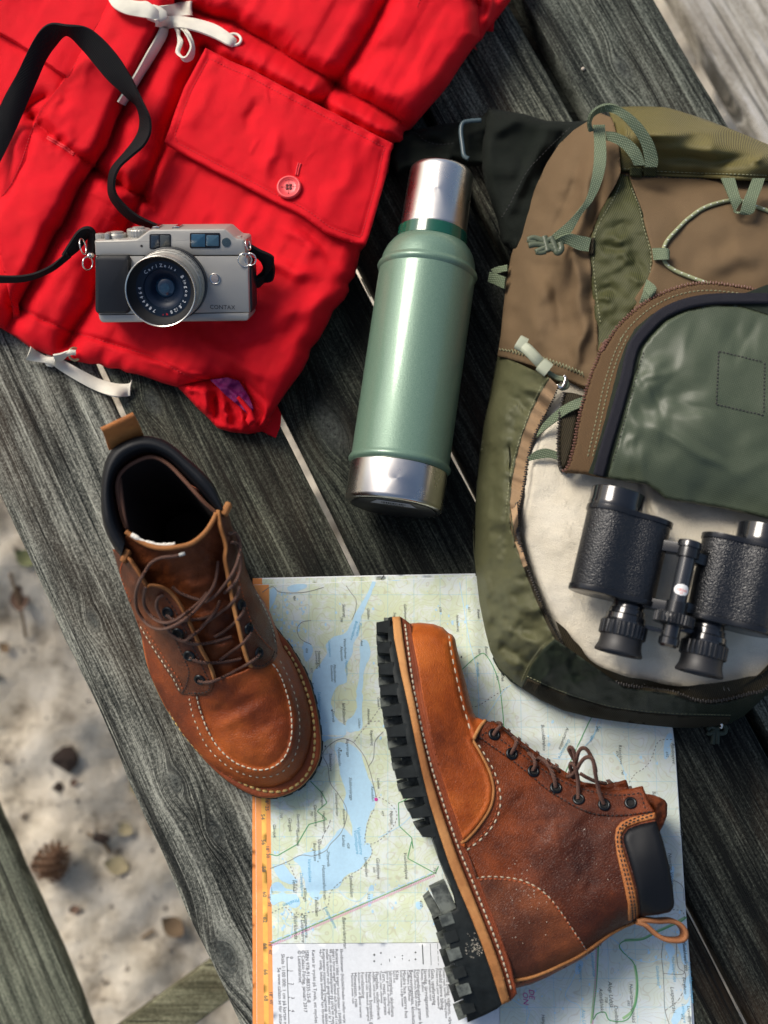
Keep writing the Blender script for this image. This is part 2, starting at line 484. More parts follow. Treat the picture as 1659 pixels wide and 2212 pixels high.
def band(name, A, B, th, mat, parent, n=10, across=4, bulge=0.0, **kw):
    """a strap between two traced edges (px,py,z) with thickness"""
    A = cr(A, n); B = cr(B, n); a = P(A[:, 0], A[:, 1], A[:, 2]); b = P(B[:, 0], B[:, 1], B[:, 2]); m = len(a)
    rows = [a+(b-a)*k/across for k in range(across+1)]
    G = np.stack(rows, 1)                                   # m x (across+1) x 3
    T = np.gradient(G, axis=0); W = np.broadcast_to((b-a)[:, None], G.shape); N = np.cross(W, T); N /= np.maximum(np.linalg.norm(N, axis=2), 1e-9)[..., None]
    if np.mean(N[..., 2]) < 0: N = -N
    if bulge: N2 = N*(np.sin(np.linspace(0, pi, across+1))*bulge)[None, :, None]; G = G+N2
    k = across+1; top = (G+N*th/2).reshape(-1, 3); bot = (G-N*th/2).reshape(-1, 3)
    V = np.vstack([top, bot]); o = m*k; F = []
    for i in range(m-1):
        for j in range(across):
            F.append((i*k+j, i*k+j+1, (i+1)*k+j+1, (i+1)*k+j)); F.append((o+i*k+j, o+(i+1)*k+j, o+(i+1)*k+j+1, o+i*k+j+1))
        F.append((i*k, (i+1)*k, o+(i+1)*k, o+i*k)); F.append((i*k+across, o+i*k+across, o+(i+1)*k+across, (i+1)*k+across))
    for j in range(across):
        F.append((j, o+j, o+j+1, j+1)); e = (m-1)*k; F.append((e+j, e+j+1, o+e+j+1, o+e+j))
    return link(name, V, F, mat, parent, fix=True, angle=50, **kw)

# ================================================================== SETTING
# ---- materials
def wood_mat(name, dark, light, knots=(), tone=0.5, seed=0.0, brown=.3, grain=1.0):
    k_ = (.98, .98, .86) if light[0] < .3 else (1, 1, 1); dark = tuple(a*b*.7 for a, b in zip(dark, k_)); light = tuple(a*b for a, b in zip(light, k_))
    t = NT(name); x, y, z = t.sep()
    yy = t.math('ADD', y, t.math('MULTIPLY', t.math('SUBTRACT', t.noise(1, 2, vec=t.mapv((2.2, 7, 9), loc=(seed, seed*2, 0))), .5), .007))
    infl = None; g = yy
    for kx, ky, kr in knots:
        dx = t.math('MULTIPLY', t.math('SUBTRACT', x, kx), .55); dy = t.math('SUBTRACT', y, ky)
        d = t.math('SQRT', t.math('ADD', t.math('MULTIPLY', dx, dx), t.math('MULTIPLY', dy, dy)))
        f = t.math('POWER', 2.718, t.math('MULTIPLY', t.math('MULTIPLY', d, d), -1/(kr*kr*.7)))
        g = t.math('ADD', g, t.math('MULTIPLY', f, t.math('SUBTRACT', t.math('MULTIPLY', d, .9), t.math('MULTIPLY', dy, 1.0))))
        core = t.rng(d, kr*.15, kr*.75, 1, 0)
        infl = core if infl is None else t.math('MAXIMUM', infl, core)
    sv = t.comb(t.math('MULTIPLY', x, 7.), t.math('MULTIPLY', g, 420.), seed)
    fine = t.noise(1, 4, .72, vec=sv)
    sv2 = t.comb(t.math('MULTIPLY', x, 2.5), t.math('MULTIPLY', g, 120.), seed+3)
    mid = t.noise(1, 5, .7, vec=sv2)
    blot = t.noise(1, 5, .7, vec=t.mapv((7, 34, 10), loc=(seed*3, 0, seed)))
    speck = t.noise(420, 3, .75)
    h = t.math('ADD', t.math('MULTIPLY', mid, .42), t.math('MULTIPLY', fine, .56))
    h = t.math('ADD', h, t.math('MULTIPLY', t.noise(1, 2, .6, vec=t.comb(t.math('MULTIPLY', x, 9.), t.math('MULTIPLY', g, 900.), seed+6)), .30))
    fac = t.math('SUBTRACT', t.math('ADD', h, t.math('MULTIPLY', t.math('SUBTRACT', blot, .5), .62)), .15)
    fac = t.math('ADD', fac, t.math('MULTIPLY', t.math('SUBTRACT', speck, .5), .55))
    fac = t.math('ADD', fac, (tone-.5)*.5)
    c = t.ramp(fac, [(.36, tuple(q*.6 for q in dark)), (.50, tuple((a*.78+b*.22) for a, b in zip(dark, light))), (.62, tuple((a*.25+b*.75) for a, b in zip(dark, light))), (.76, tuple(min(.6, q*1.35) for q in light))])
    br = t.rng(t.noise(1, 3, vec=t.mapv((4, 14, 8), loc=(seed, 5, 2))), .5, .75)
    c = t.mix(t.math('MULTIPLY', br, brown), c, (.10, .055, .028), 'MIX')
    crack = t.rng(t.noise(1, 5, .7, vec=t.comb(t.math('MULTIPLY', x, 2.4), t.math('MULTIPLY', g, 140.), seed+9)), .57, .64)
    c = t.mix(t.math('MULTIPLY', crack, .8), c, (.006, .007, .007))
    hh = t.math('SUBTRACT', h, t.math('MULTIPLY', crack, .35))
    if infl is not None:
        kc = t.ramp(t.noise(260, 4, .7), [(.3, (.008, .008, .008)), (.7, (.09, .10, .09))])
        c = t.mix(t.math('MULTIPLY', infl, .75), c, kc); hh = t.math('SUBTRACT', hh, t.math('MULTIPLY', infl, .5))
    nb = t.bump(hh, 1.0, .0030*grain); nb = t.bump(speck, .35, .0006, nb)
    return t.out(c, t.rng(blot, .3, .7, .62, .85), nb, spec=.14)

# ---- ground: one sheet out to the horizon, modelled sand near the table
def sand_ground():
    u = np.concatenate([-np.geomspace(150, 1.6, 16), np.linspace(-1.5, 1.5, 230), np.geomspace(1.6, 150, 16)])
    X, Y = np.meshgrid(u, u); n = len(u)
    near = np.exp(-(np.maximum(np.hypot(X, Y)-1.2, 0)/1.5)**2)
    Z = -.74+.02*fbm(X, Y, .28, 3, 2)+.026*near*fbm(X, Y, .10, 3, 4)+.010*near*np.abs(fbm(X, Y, .04, 2, 8))
    V = np.stack([X, Y, Z], -1).reshape(-1, 3)
    F = [(j*n+i, j*n+i+1, (j+1)*n+i+1, (j+1)*n+i) for j in range(n-1) for i in range(n-1)]
    t = NT('sand'); a = t.noise(16, 6, .72); b = t.noise(70, 5, .75)
    c = t.ramp(a, [(.36, (.40, .335, .25)), (.46, (.68, .60, .47)), (.60, (.86, .78, .64))])  # darker patches paint shaded hollows into the sand colour
    c = t.mix(t.rng(b, .60, .70), c, (.14, .11, .08)); c = t.mix(t.math('MULTIPLY', t.rng(t.noise(3.1, 4, .6), .55, .75), .35), c, (.16, .15, .09))
    t.out(c, .95, t.bump(b, .8, .012)); o = link('sand_ground', V, F, t.m, kind='structure'); return o
ground = sand_ground()
GS = Surf(ground)
def gz(x, y):
    l, n, i, d = GS.b.ray_cast(Vector((x, y, 1)), Vector((0, 0, -1))) ; return l.z
def gp(px, py):
    p = P(px, py, -.74); return p[0], p[1], gz(p[0], p[1])

# ---- table
PA = radians(-63.7); PD = np.array([cos(PA), sin(PA)]); PN = np.array([-sin(PA), cos(PA)])   # along / across
EDGES = [-.303, -.1745, -.046, .081, .2085, .339, .462]
table = thing('picnic_table', 'weathered grey wooden picnic table with attached benches standing on pale sand', 'table', (0, 0, -.74))
def plank(name, n0, n1, s0, s1, ztop, th, mat, seed, dn=220, wav=.0015, parent=table):
    """long board; top at ztop, spans across n0..n1 and along s0..s1"""
    W = n1-n0; L = s1-s0; nb = 22
    prof = []
    e = .004
    ys = np.concatenate([[-W/2, -W/2+.0012, -W/2+e], np.linspace(-W/2+.01, W/2-.01, nb), [W/2-e, W/2-.0012, W/2]])
    xs = np.linspace(-L/2, L/2, dn); X, Y = np.meshgrid(xs, ys, indexing='ij')
    de = W/2-np.abs(Y); Z = -.0035*np.clip(1-de/.006, 0, 1)**2
    Z = Z+.0006*vnoise(X, Y, .09, .006, seed)+.0005*vnoise(X, Y, .2, .02, seed+2)-.0016*np.clip(vnoise(X, Y, .12, .005, seed+5)-.45, 0, 1)
    edge = wav*fbm(X, X*0+seed, .07, 3, seed); Y = Y+edge*np.where(np.abs(Y) > W/2-.012, np.sign(Y), 0)
    m = len(ys); V = np.stack([X, Y, Z], -1).reshape(-1, 3).tolist()
    F = [(i*m+j, (i+1)*m+j, (i+1)*m+j+1, i*m+j+1) for i in range(dn-1) for j in range(m-1)]
    # sides and underside
    bl = []
    for i in range(dn):
        for sgn, j in ((-1, 0), (1, m-1)):
            V.append([X[i, j], Y[i, j]*.992, -th])
    b0 = dn*m
    for i in range(dn-1):
        F.append((i*m, b0+i*2, b0+i*2+2, (i+1)*m)); F.append((i*m+m-1, (i+1)*m+m-1, b0+i*2+3, b0+i*2+1))
        F.append((b0+i*2, b0+i*2+1, b0+i*2+3, b0+i*2+2))
    F.append(tuple(list(range(m))+[b0+1, b0])[::-1]); k = (dn-1)*m; F.append(tuple([k+j for j in range(m)]+[b0+(dn-1)*2+1, b0+(dn-1)*2]))
    me = bpy.data.meshes.new(name); me.from_pydata(V, [], F); me.update(); me.shade_smooth(); me.set_sharp_from_angle(angle=radians(50)); me.materials.append(mat)
    o = bpy.data.objects.new(name, me); COL.objects.link(o); o.parent = parent
    c = PD*(s0+s1)/2+PN*(n0+n1)/2; pl = wloc(parent); o.location = (c[0]-pl[0], c[1]-pl[1], ztop-pl[2]); o.rotation_euler = (0, 0, PA)
    R = np.array([[cos(PA), sin(PA), 0], [-sin(PA), cos(PA), 0], [0, 0, 1]])
    GEO[o.name] = (np.array(V)@R+np.array([c[0], c[1], ztop]), F)
    return o
def kn(px, py, r, i, s0=-.9, s1=.9):
    """a knot given where it is seen, in plank i's own coordinates"""
    p = P(px, py, 0)[:2]; return (p@PD-(s0+s1)/2, p@PN-(EDGES[i]+EDGES[i+1])/2, r)
DK, LT = (.016, .021, .020), (.155, .168, .15)
specs = [
    (DK, (.30, .305, .255), [kn(205, 1340, .010, 0), kn(385, 1690, .014, 0), kn(500, 2065, .022, 0), kn(470, 1795, .011, 0)], .60, 1.3, .25),
    (DK, (.19, .20, .17), [kn(190, 1350, .001, 1), kn(330, 870, .012, 1)], .45, 4.7, .2),
    ((.008, .011, .0105), (.105, .115, .100), [kn(715, 925, .024, 2), kn(660, 1180, .012, 2)], .40, 8.1, .3),
    ((.008, .010, .0100), (.095, .103, .095), [kn(800, 300, .012, 3)], .40, 12.2, .25),
    (DK, (.27, .28, .245), [kn(1540, 1640, .012, 4), kn(1485, 1712, .009, 4), kn(1640, 2050, .02, 4)], .50, 17.9, .25),
    (DK, (.20, .215, .20), [kn(1340, 150, .014, 5), kn(1480, 330, .02, 5)], .52, 23.4, .1)]
planks = []
for i, (dk, lt, kns, tone, sd, br) in enumerate(specs):
    m = wood_mat('weathered_board', dk, lt, kns, tone, sd, br)
    planks.append(plank('table_plank', EDGES[i]+(0, .003, .003, .003, .005, .008)[i], EDGES[i+1]-(.003, .003, .003, .005, .008, .002)[i], -.9, .9, -.0005*(i % 2), .034, m, i*7+1, wav=.0016 if i == 0 else .0006))
TOP = Surf(*planks)
bench_mat = wood_mat('bench_board', (.09, .10, .085), (.27, .285, .235), [(.05, .02, .012)], .55, 31.0, .2)
pale_mat = wood_mat('pale_sunlit_board', (.28, .25, .20), (.62, .585, .51), [], .62, 40.0, .2)  # sunlight on the far bench is put into this lighter wood colour
beam_mat = wood_mat('beam_wood', (.12, .115, .075), (.29, .29, .22), [], .5, 50.0, .4)
# benches lie lower than the top: near one bottom left, far one top right
def nline(px, py, z): return P(px, py, z)[:2]@PN
ZB = -.30
nb1 = nline(130, 2050, ZB)
plank('bench_plank', nb1-.16, nb1-.004, -1.0, 1.1, ZB, .036, bench_mat, 91, wav=.002)
nf = nline(1452, 20, ZB)
plank('bench_plank', nf+.012, nf+.16, -1.1, 1.0, ZB, .036, pale_mat, 97, wav=.002)
plank('bench_plank', nf+.17, nf+.32, -1.1, 1.0, ZB, .036, pale_mat, 99, wav=.002)
# cross beam carrying the benches, and the sloping legs, seen blurred under the top
def beam(name, a, b, wd, ht, mat, parent=table):
    a = np.array(a, float); b = np.array(b, float); L = np.linalg.norm(b-a); ax = (b-a)/L; up = np.array([0, 0, 1.]); u = up-ax*(up@ax); u /= np.linalg.norm(u); v = np.cross(u, ax)
    V, F = box((a+b)/2, (L, wd, ht), np.array([ax, v, u]), .004); return link(name, V, F, mat, parent, smooth=True, angle=40)
q0 = P(150, 2345, ZB-.07); q1 = P(520, 2080, ZB-.07); dv = (q1-q0)/np.linalg.norm(q1-q0)
for gi, a0, a1 in ((4, -.75, .55), (5, -.8, .8)):  # dark rails added below two gaps so that these look shadowed
    c_ = PN*(EDGES[gi]+.001); p0 = np.array([*(c_+PD*a0), -.060]); p1 = np.array([*(c_+PD*a1), -.060])
    beam('gap_shade_rail', p0, p1, .045, .045, wood_mat('gap_shade_wood', (.004, .007, .006), (.03, .033, .03), [], .4, 60.0+gi, .2))
beam('cross_beam', q0-dv*.1, q0+dv*.95, .045, .09, beam_mat)

# ================================================================== RED JACKET
def cloth_mat(name, col, dark=None, rough=.75, weave=2600, bumpd=.00025, sheen=.25, var=.12, tint=None, wr=.0016, stren=.5, spec=.3, fine2=None):
    t = NT(name); dark = dark or tuple(q*.8 for q in col)
    f = t.noise(34, 3, .6); c = t.mix(t.rng(f, .3, .7), dark, col)
    wx = t.wave(weave/6.28, dirn='X', vec=t.mapv((1, 1, 1), rot=(0, 0, .9))); wy = t.wave(weave/6.28, dirn='Y', vec=t.mapv((1, 1, 1), rot=(0, 0, .9)))
    wv = t.math('ADD', wx, wy); c = t.mix(t.rng(wv, .2, 1.8, .12, 0), c, tuple(q*.55 for q in col))
    n = t.bump(t.noise(110, 3, .5), .16, wr); n = t.bump(wv, stren, bumpd, n)
    return t.out(c, t.rng(f, .3, .7, rough-.06, rough+.06), n, sheen=(sheen, .4, tint or tuple(min(1, q*1.5+.1) for q in col)), spec=spec)
red = cloth_mat('red_shell_fabric', (.70, .006, .016), (.62, .004, .011), rough=.62, sheen=.14, tint=(1, .2, .2), spec=.12)
red_seam = simple('red_thread', (.55, .004, .014), .7)
cream = cloth_mat('cream_cotton_tape', (.78, .74, .62), rough=.85, weave=1900, bumpd=.0004, sheen=.1)
purple = cloth_mat('purple_lining', (.22, .01, .12), rough=.5)

jacket = thing('red_jacket', 'puffy bright red quilted jacket with white drawcords spread over the wooden table', 'jacket', tuple(P(450, 400, 0)))
E1 = A1([(700, -140), (640, 20), (600, 100), (550, 175), (480, 310), (400, 450), (340, 530), (290, 595), (240, 660), (205, 725), (170, 800), (145, 880), (120, 960), (90, 1030), (50, 1110), (0, 1175), (-60, 1270)])
E2 = A1([(1090, -150), (1075, -60), (1045, 90), (985, 190), (900, 350), (820, 510), (745, 640), (705, 725), (650, 880), (560, 1010), (480, 1130), (380, 1355)])+A3([(340, 190), (240, 400), (130, 600), (90, 690), (45, 775)])
E3 = A1([(1240, 290), (1110, 530), (1020, 780), (980, 910), (900, 1090), (820, 1270), (760, 1400)])+A3([(640, 300), (560, 620), (450, 780), (410, 860)])
W1 = A1([(1080, 40), (1180, 70), (1300, 110)])+A2([(-100, 135), (0, 200), (130, 270), (200, 320), (330, 400), (450, 460), (520, 510), (620, 575), (720, 620), (860, 700), (940, 760), (990, 800)])
W2 = A1([(1225, 285), (1400, 380)])+A2([(0, 415), (200, 520), (425, 640), (650, 755), (865, 868), (950, 900)])
V1 = A2([(835, -60), (825, 0), (740, 170), (680, 270), (620, 370), (530, 490), (470, 580), (425, 640)])
LQ = A1([(195, 715), (240, 760), (300, 810), (370, 860), (440, 920), (500, 960), (560, 1010), (640, 1070), (700, 1110)])
LQ2 = A1([(700, 1090), (760, 1140), (850, 1185), (930, 1260)])
LP = A1([(-80, 150), (0, 205), (90, 255), (180, 312), (280, 385), (400, 470)])
LR = A1([(-60, 820), (60, 730), (180, 640), (270, 590)])
HM = A3([(60, 640), (130, 655), (250, 720), (420, 790), (620, 850), (780, 900), (900, 940), (1000, 990), (1150, 1065), (1300, 1100)])
B4s = A3([(900, 640), (1000, 700), (1200, 640), (1400, 520), (1560, 430)])
SEAMS = [(E2, .020, 58, .0026, 22), (E3, .017, 56, .0018, 24), (W1, .022, 48, .0056, 19), (W2, .010, 26, .0032, 15), (V1, .018, 56, .0018, 20), (LQ, .018, 38, .0050, 15),
         (LQ2, .012, 32, .004, 13), (HM, .0035, 14, .0016, 16), (LR, .008, 40, .002, 20)]
JB = TPS([(-60, -60, .055), (-60, 350, .05), (-60, 650, .034), (0, 500, .045), (300, -60, .06), (300, 300, .052), (170, 420, .056), (100, 650, .036), (250, 760, .028), (500, 120, .062), (700, 20, .072), (950, 0, .072), (960, 120, .068), (860, 210, .066),
          (700, 250, .062), (600, 330, .062), (780, 440, .052), (680, 470, .058), (620, 640, .052), (540, 760, .050), (430, 790, .040), (560, 850, .042), (350, 600, .036), (250, 480, .040), (450, 480, .042), (240, 650, .036), (460, 680, .038), (690, 580, .050), (840, 340, .05)], .02)
JOUT = [(0, 708), (-70, 670), (-70, -70), (1035, -70), (1036, 0)]+A2([(1397, 60), (1399, 150), (1395, 230), (1345, 292), (1270, 400), (1200, 510), (1145, 580), (1090, 640), (1030, 710), (965, 785), (940, 790), (925, 800), (928, 845), (900, 862), (870, 860), (866, 890), (850, 915), (846, 960), (834, 1040)])+ \
    A4([(712, 250), (690, 330), (640, 530), (610, 560), (580, 700), (545, 740), (548, 780), (520, 830), (460, 890), (430, 960), (380, 1050), (335, 1100), (325, 1150), (290, 1220), (215, 1320), (160, 1400), (130, 1450), (75, 1530), (30, 1545)])+ \
    A3([(1575, 1300), (1520, 1215), (1455, 1110), (1370, 1074), (1290, 1082), (1200, 1100), (1130, 1118), (1070, 1130), (980, 1105), (900, 1075), (830, 1052), (760, 1040), (720, 1018), (650, 1015), (600, 990), (540, 990), (480, 978), (400, 965), (300, 940), (180, 890), (100, 830)])
def jh(X, Y, d=None, base_only=False):
    z = JB(X, Y)
    for L, dep, W, amp, lam in SEAMS:
        dd, t, s = pdist(X, Y, L)
        g = np.clip(dd/W, 0, 1); z = z-dep*1.25*(1-g)**2.4
        if amp: z = z+amp*vnoise(t+s*31, dd*.15, lam, 40, seed=int(abs(L[0][0])) % 31)*np.exp(-dd/(W*.62))*(dd/(W*.2+dd))+amp*.42*vnoise(t+s*57, dd*.3, lam*.5, 20, seed=int(abs(L[0][1])) % 29)*np.exp(-dd/(W*.30))*(dd/(3+dd))
    # overlapping edges: the left pocket flap lies over what is below it
    dd, t, s = pdist(X, Y, LP); z = z+.0045*np.clip(-s*dd/2.2, -1, 1)*np.exp(-dd/45)
    z = z+.0034*fbm(X, Y, 90, 1, 6)+.0006*fbm(X, Y, 26, 1, 13)
    u, v = rot2(X, Y, -62); z = z+.0012*vnoise(u, v, 90, 22, 5)
    for f in JFOLDS: z = z+fold(X, Y, *f)
    return z
JFOLDS = [((590, 200), (520, 420), 16, .004), ((560, 160), (600, 250), 9, .004), ((720, 260), (660, 360), 14, .004), ((640, 470), (745, 580), 14, -.004), ((600, 490), (730, 560), 12, .003), ((560, 560), (700, 600), 16, .006),
          ((470, 560), (600, 650), 14, -.005), ((560, 690), (720, 640), 22, .006), ((500, 740), (640, 720), 16, -.004), ((300, 770), (420, 800), 9, .004), ((430, 740), (600, 830), 14, .005), ((380, 800), (470, 820), 6, .005), ((480, 800), (560, 905), 7, .006), ((500, 790), (585, 880), 7, -.005),
          ((60, 250), (10, 420), 22, .006), ((150, 240), (90, 330), 18, -.006), ((300, 60), (350, 110), 12, .004), ((390, 240), (480, 180), 26, .004), ((880, 90), (760, 150), 24, -.004), ((940, 150), (790, 250), 22, .004), ((700, 120), (560, 60), 22, -.004)]
def jz(X, Y, d):
    z = jh(X, Y); R = 42.
    t = np.clip(1-d/R, 0, 1); off = (X < -20) | (Y < -20); zf = np.sqrt(np.maximum(1-t*t, 0))
    lo = .34
    return np.where(off, z, z*(lo+(1-lo)*zf))
j_body = sheet('quilted_body', JOUT, jz, red, jacket, 3.7, skirt=[(.002, 'f', .85), (.004, 'f', .6), (.010, 'f', .3), (.018, 'a', .002)])
JS = Surf(j_body)
# placket lying over the left front
pl = list(E1)+list(reversed([tuple(np.array(p)+np.array([-3, 0])) for p in E2[:-1]]))
def plz(X, Y, d):
    dd, t, s = pdist(X, Y, E1); z = JB(X, Y)
    d2, t2, s2 = pdist(X, Y, E2); dl, tl, sl = pdist(X, Y, LQ)
    z = z+.010+rimround(dd, 7, .004)-.012*(1-np.clip(dd/34, 0, 1))**2.2-.026*(1-np.clip(d2/42, 0, 1))**2.2-.012*(1-np.clip(dl/30, 0, 1))**2.4
    z = z+.0022*vnoise(t, dd*.2, 17, 30, 3)*np.exp(-dd/18)+.003*vnoise(t2, d2*.2, 22, 40, 4)*np.exp(-d2/26)+.004*vnoise(tl, dl, 14, 30, 8)*np.exp(-dl/20)
    return z+.0030*fbm(X, Y, 70, 1, 9)+.0006*fbm(X, Y, 24, 1, 3)+fold(X, Y, (200, 110), (170, 190), 14, .004)+fold(X, Y, (150, 190), (120, 250), 12, -.004)
j_pl = sheet('placket', pl, plz, red, jacket, 4.4, skirt=[(.001, 'd', .004), (.004, 'd', .012)])
# pocket flap
FL = A1([(1240, 288), (1180, 400), (1110, 530), (1060, 660), (1020, 780), (990, 858), (1005, 875), (1150, 955), (1300, 1035), (1450, 1110), (1659, 1222)])+A2([(250, 1268), (330, 1312)])+A4([(420, 462), (520, 500), (600, 522), (640, 524)])+A4([(660, 470), (700, 330), (745, 170), (775, 20)])+A2([(850, 920), (866, 868), (650, 758), (425, 640), (200, 522), (0, 415)])+A1([(1400, 372)])
FLT = A1([(1240, 288), (1400, 372)])+A2([(0, 415), (200, 522), (425, 640), (650, 758), (866, 868)])
def flz(X, Y, d):
    dt = pdist(X, Y, FLT)[0]
    z = JB(X, Y)+.0075+.0026*fbm(X, Y, 95, 1, 21)+.0005*fbm(X, Y, 24, 1, 31)+rimround(d, 3.5, .0016)-.006*np.exp(-dt/16)
    z = z+.0011*np.exp(-((d-17)/5)**2)*-1
    dd, t, s = pdist(X, Y, FLT); z = z+.0028*vnoise(t, dd*.1, 19, 50, 14)*np.exp(-dd/30)
    for f in [((600, 280), (570, 400), 14, .0035), ((560, 210), (530, 290), 12, -.003), ((770, 330), (700, 480), 20, .003), ((470, 170), (400, 300), 18, .003), ((625, 330), (650, 400), 10, -.0015)]: z = z+fold(X, Y, *f)
    return np.maximum(z, jh(X, Y)+.0016)
j_fl = sheet('pocket_flap', FL, flz, red, jacket, 4.2, skirt=[(.0004, 'd', .0022), (.003, 'd', .006)])
FS = Surf(j_fl, j_pl, j_body)
# sleeve at the top edge, lying behind the body
SL = [(1015, -70), (1140, -70), (1104, 0), (1076, 38), (1050, 68), (1042, 84), (1020, 100), (1000, 60)]
def slz(X, Y, d): return (.040+.006*fbm(X, Y, 40, 2, 4)+fold(X, Y, (1065, -30), (1055, 70), 8, .008))*(.45+.55*np.sqrt(np.clip(1-np.clip(1-d/26, 0, 1)**2, 0, 1)))
sheet('sleeve', SL, slz, red, jacket, 4.5, skirt=[(.002, 'f', .7), (.008, 'a', .002)])
# turned hem at the lower corner with the purple lining inside
HF = A3([(1060, 1110), (1075, 1132), (1140, 1200), (1190, 1255), (1250, 1310), (1310, 1375), (1390, 1400), (1500, 1412), (1590, 1395), (1640, 1330), (1600, 1200), (1500, 1080), (1300, 1050)])
def hfz(X, Y, d):
    z = .020+.004*fbm(X, Y, 30, 2, 8)+fold(X, Y, (440, 830), (450, 895), 9, .007)+fold(X, Y, (480, 860), (495, 920), 8, .010)+fold(X, Y, (515, 880), (530, 925), 7, .007)+fold(X, Y, (400, 835), (440, 850), 8, .006)-fold(X, Y, (465, 850), (470, 915), 6, .006)
    return z*(.35+.65*np.sqrt(np.clip(1-np.clip(1-d/16, 0, 1)**2, 0, 1)))
sheet('turned_hem', HF, hfz, red, jacket, 3.6, skirt=[(.001, 'f', .6), (.004, 'a', .002)])
PU = A3([(1270, 1085), (1360, 1175), (1430, 1230), (1490, 1285), (1530, 1260), (1500, 1180), (1440, 1090), (1370, 1070)])
sheet('lining', PU, lambda X, Y, d: .032+.003*fbm(X, Y, 18, 2, 4)+fold(X, Y, (490, 830), (530, 885), 5, .004), purple, jacket, 3.2, skirt=[(.0005, 'd', .006)])
LIP = A3([(1440, 1180), (1475, 1215), (1520, 1270), (1540, 1330), (1500, 1360), (1480, 1330), (1495, 1290), (1455, 1235), (1425, 1195)])
sheet('hem_edge', LIP, lambda X, Y, d: .036+.002*np.sqrt(np.clip(d/6, 0, 1)), red, jacket, 2.6, skirt=[(.0005, 'd', .008)])
# seam stitching
mb = MB()
def seam(pts, surf, off=.0003, ln=.0022, gap=.0010, r=.00042, m=None):
    L, N = surf.path(pts, 3, off); stitches(m or mb, L, N, ln, gap, r)
seam([tuple(np.array(p)) for p in HM], FS)
for L_ in (E1[2:-1],): seam([(p[0]+5, p[1]+2) for p in L_], FS)
dflap = resample(np.array(FL), 3, True)
cen = dflap.mean(0)
ins = []
o = dflap; t_ = np.roll(o, -1, 0)-np.roll(o, 1, 0); nn = np.stack([-t_[:, 1], t_[:, 0]], 1); nn /= np.linalg.norm(nn, axis=1)[:, None]
sg = 1 if ((cen-o[0])@nn[0]) > 0 else -1
flin = [tuple(q) for q in (o+nn*sg*16)[::6]]
flin = [q for q in flin if pdist(np.array([q[0]]), np.array([q[1]]), FL, True)[0][0] > 14]
seam(flin+flin[:1], FS)
seam(A2([(1030, -10), (1000, 60)]), FS)
mb.link('seam_stitching', red_seam, jacket, kind='stuff')
# buttonholes
bhm = simple('red_buttonhole_thread', (.62, .02, .03), .7, bs=.8, bscale=2500, bd=.0004)
for a in (A1([(285, 832), (340, 865), (390, 893), (445, 935)]), A2([(300, 985), (290, 1020), (282, 1060)])):
    mb = MB()
    for o_ in (-2.2, 2.2):
        q = resample(np.array(a), 1.5); t_ = np.gradient(q, axis=0); nn = np.stack([-t_[:, 1], t_[:, 0]], 1); nn /= np.linalg.norm(nn, axis=1)[:, None]
        L, N = FS.path([tuple(x) for x in q+nn*o_], 2, .0005, spline=False)
        V, F = tube(L, .0009, 6, N); mb.add(V, F)
    mb.link('buttonhole', bhm, jacket)
# button
bl, bn = FS.at(625, 407); fr = Frame(bl+bn*.0015, bn+np.array([0, 0, .3]), (1, 0, 0))
R_ = .0112
prof = [(-.002, R_*.6), (-.001, R_*.9), (0, R_), (.0016, R_*.99), (.0027, R_*.92), (.0029, R_*.86), (.0026, R_*.79), (.0017, R_*.73), (.0015, R_*.4), (.0015, R_*.01)]
V, F = lathe(prof, fr.o, fr.n, 40, fr.x)
btn = link('button', V, F, simple('red_button_plastic', (.70, .055, .06), .38), jacket)
dk = simple('dark_red_thread', (.10, .004, .006), .6); mb = MB()
for sx in (-1, 1):
    for sy in (-1, 1):
        V, F = lathe([(.0014, .0012), (.00175, .0013), (.0018, .0001)], fr.w((sx*.0016, sy*.0016, 0)), fr.n, 12); mb.add(V, F)
mb.link('button_hole', dk, btn)
mb = MB()
def bl_(a, b, r=.00016):
    p = np.array([fr.w((a[0]*R_, a[1]*R_, .00165)), fr.w(((a[0]+b[0])/2*R_, (a[1]+b[1])/2*R_, .00165)), fr.w((b[0]*R_, b[1]*R_, .00165))]); V, F = tube(p, r, 5); mb.add(V, F)
bl_((0, -.62), (0, .6)); bl_((-.62, 0), (.62, 0))
for k in range(6):
    a0, a1 = radians(60+k*10), radians(70+k*10); bl_((.62*cos(a0), -.1+.72*sin(a0)), (.62*cos(a1), -.1+.72*sin(a1)), .00022)
    a0, a1 = radians(-30+k*10), radians(-20+k*10); bl_((-.1+.72*cos(a0), .62*sin(a0)), (-.1+.72*cos(a1), .62*sin(a1)), .00022)
bl_((-.06, -.62), (0, -.45)); bl_((.06, -.62), (0, -.45)); bl_((-.62, -.06), (-.45, 0)); bl_((-.62, .06), (-.45, 0))
mb.link('engraving', simple('engraved_line', (.22, .012, .015), .6), btn)
# eyelets
def eyelet(c, R, r, mat, parent, surf, tilt=(0, 0, 1), name='eyelet', lift=.0008):
    l, n = surf.at(c[0], c[1]); n = n+np.array(tilt)*1.5; n /= np.linalg.norm(n)
    a, u, v = basis(n); th = np.linspace(0, 2*pi, 29)[:-1]; C = l+n*lift
    pts = [C+u*R*cos(q)+v*R*sin(q) for q in th]
    V, F = tube(pts, r, 8, closed=True, up=[n]*28); return link(name, V, F, mat, parent)
cream_p = simple('cream_plastic', (.74, .70, .58), .4)
eyelet(A1((1410, 243))[0], .0066, .0014, cream_p, jacket, FS)
eyelet(A3((448, 930))[0], .0055, .0013, simple('brass_ring', (.5, .42, .25), .35, .8), jacket, FS, tilt=(.9, 0, .3))
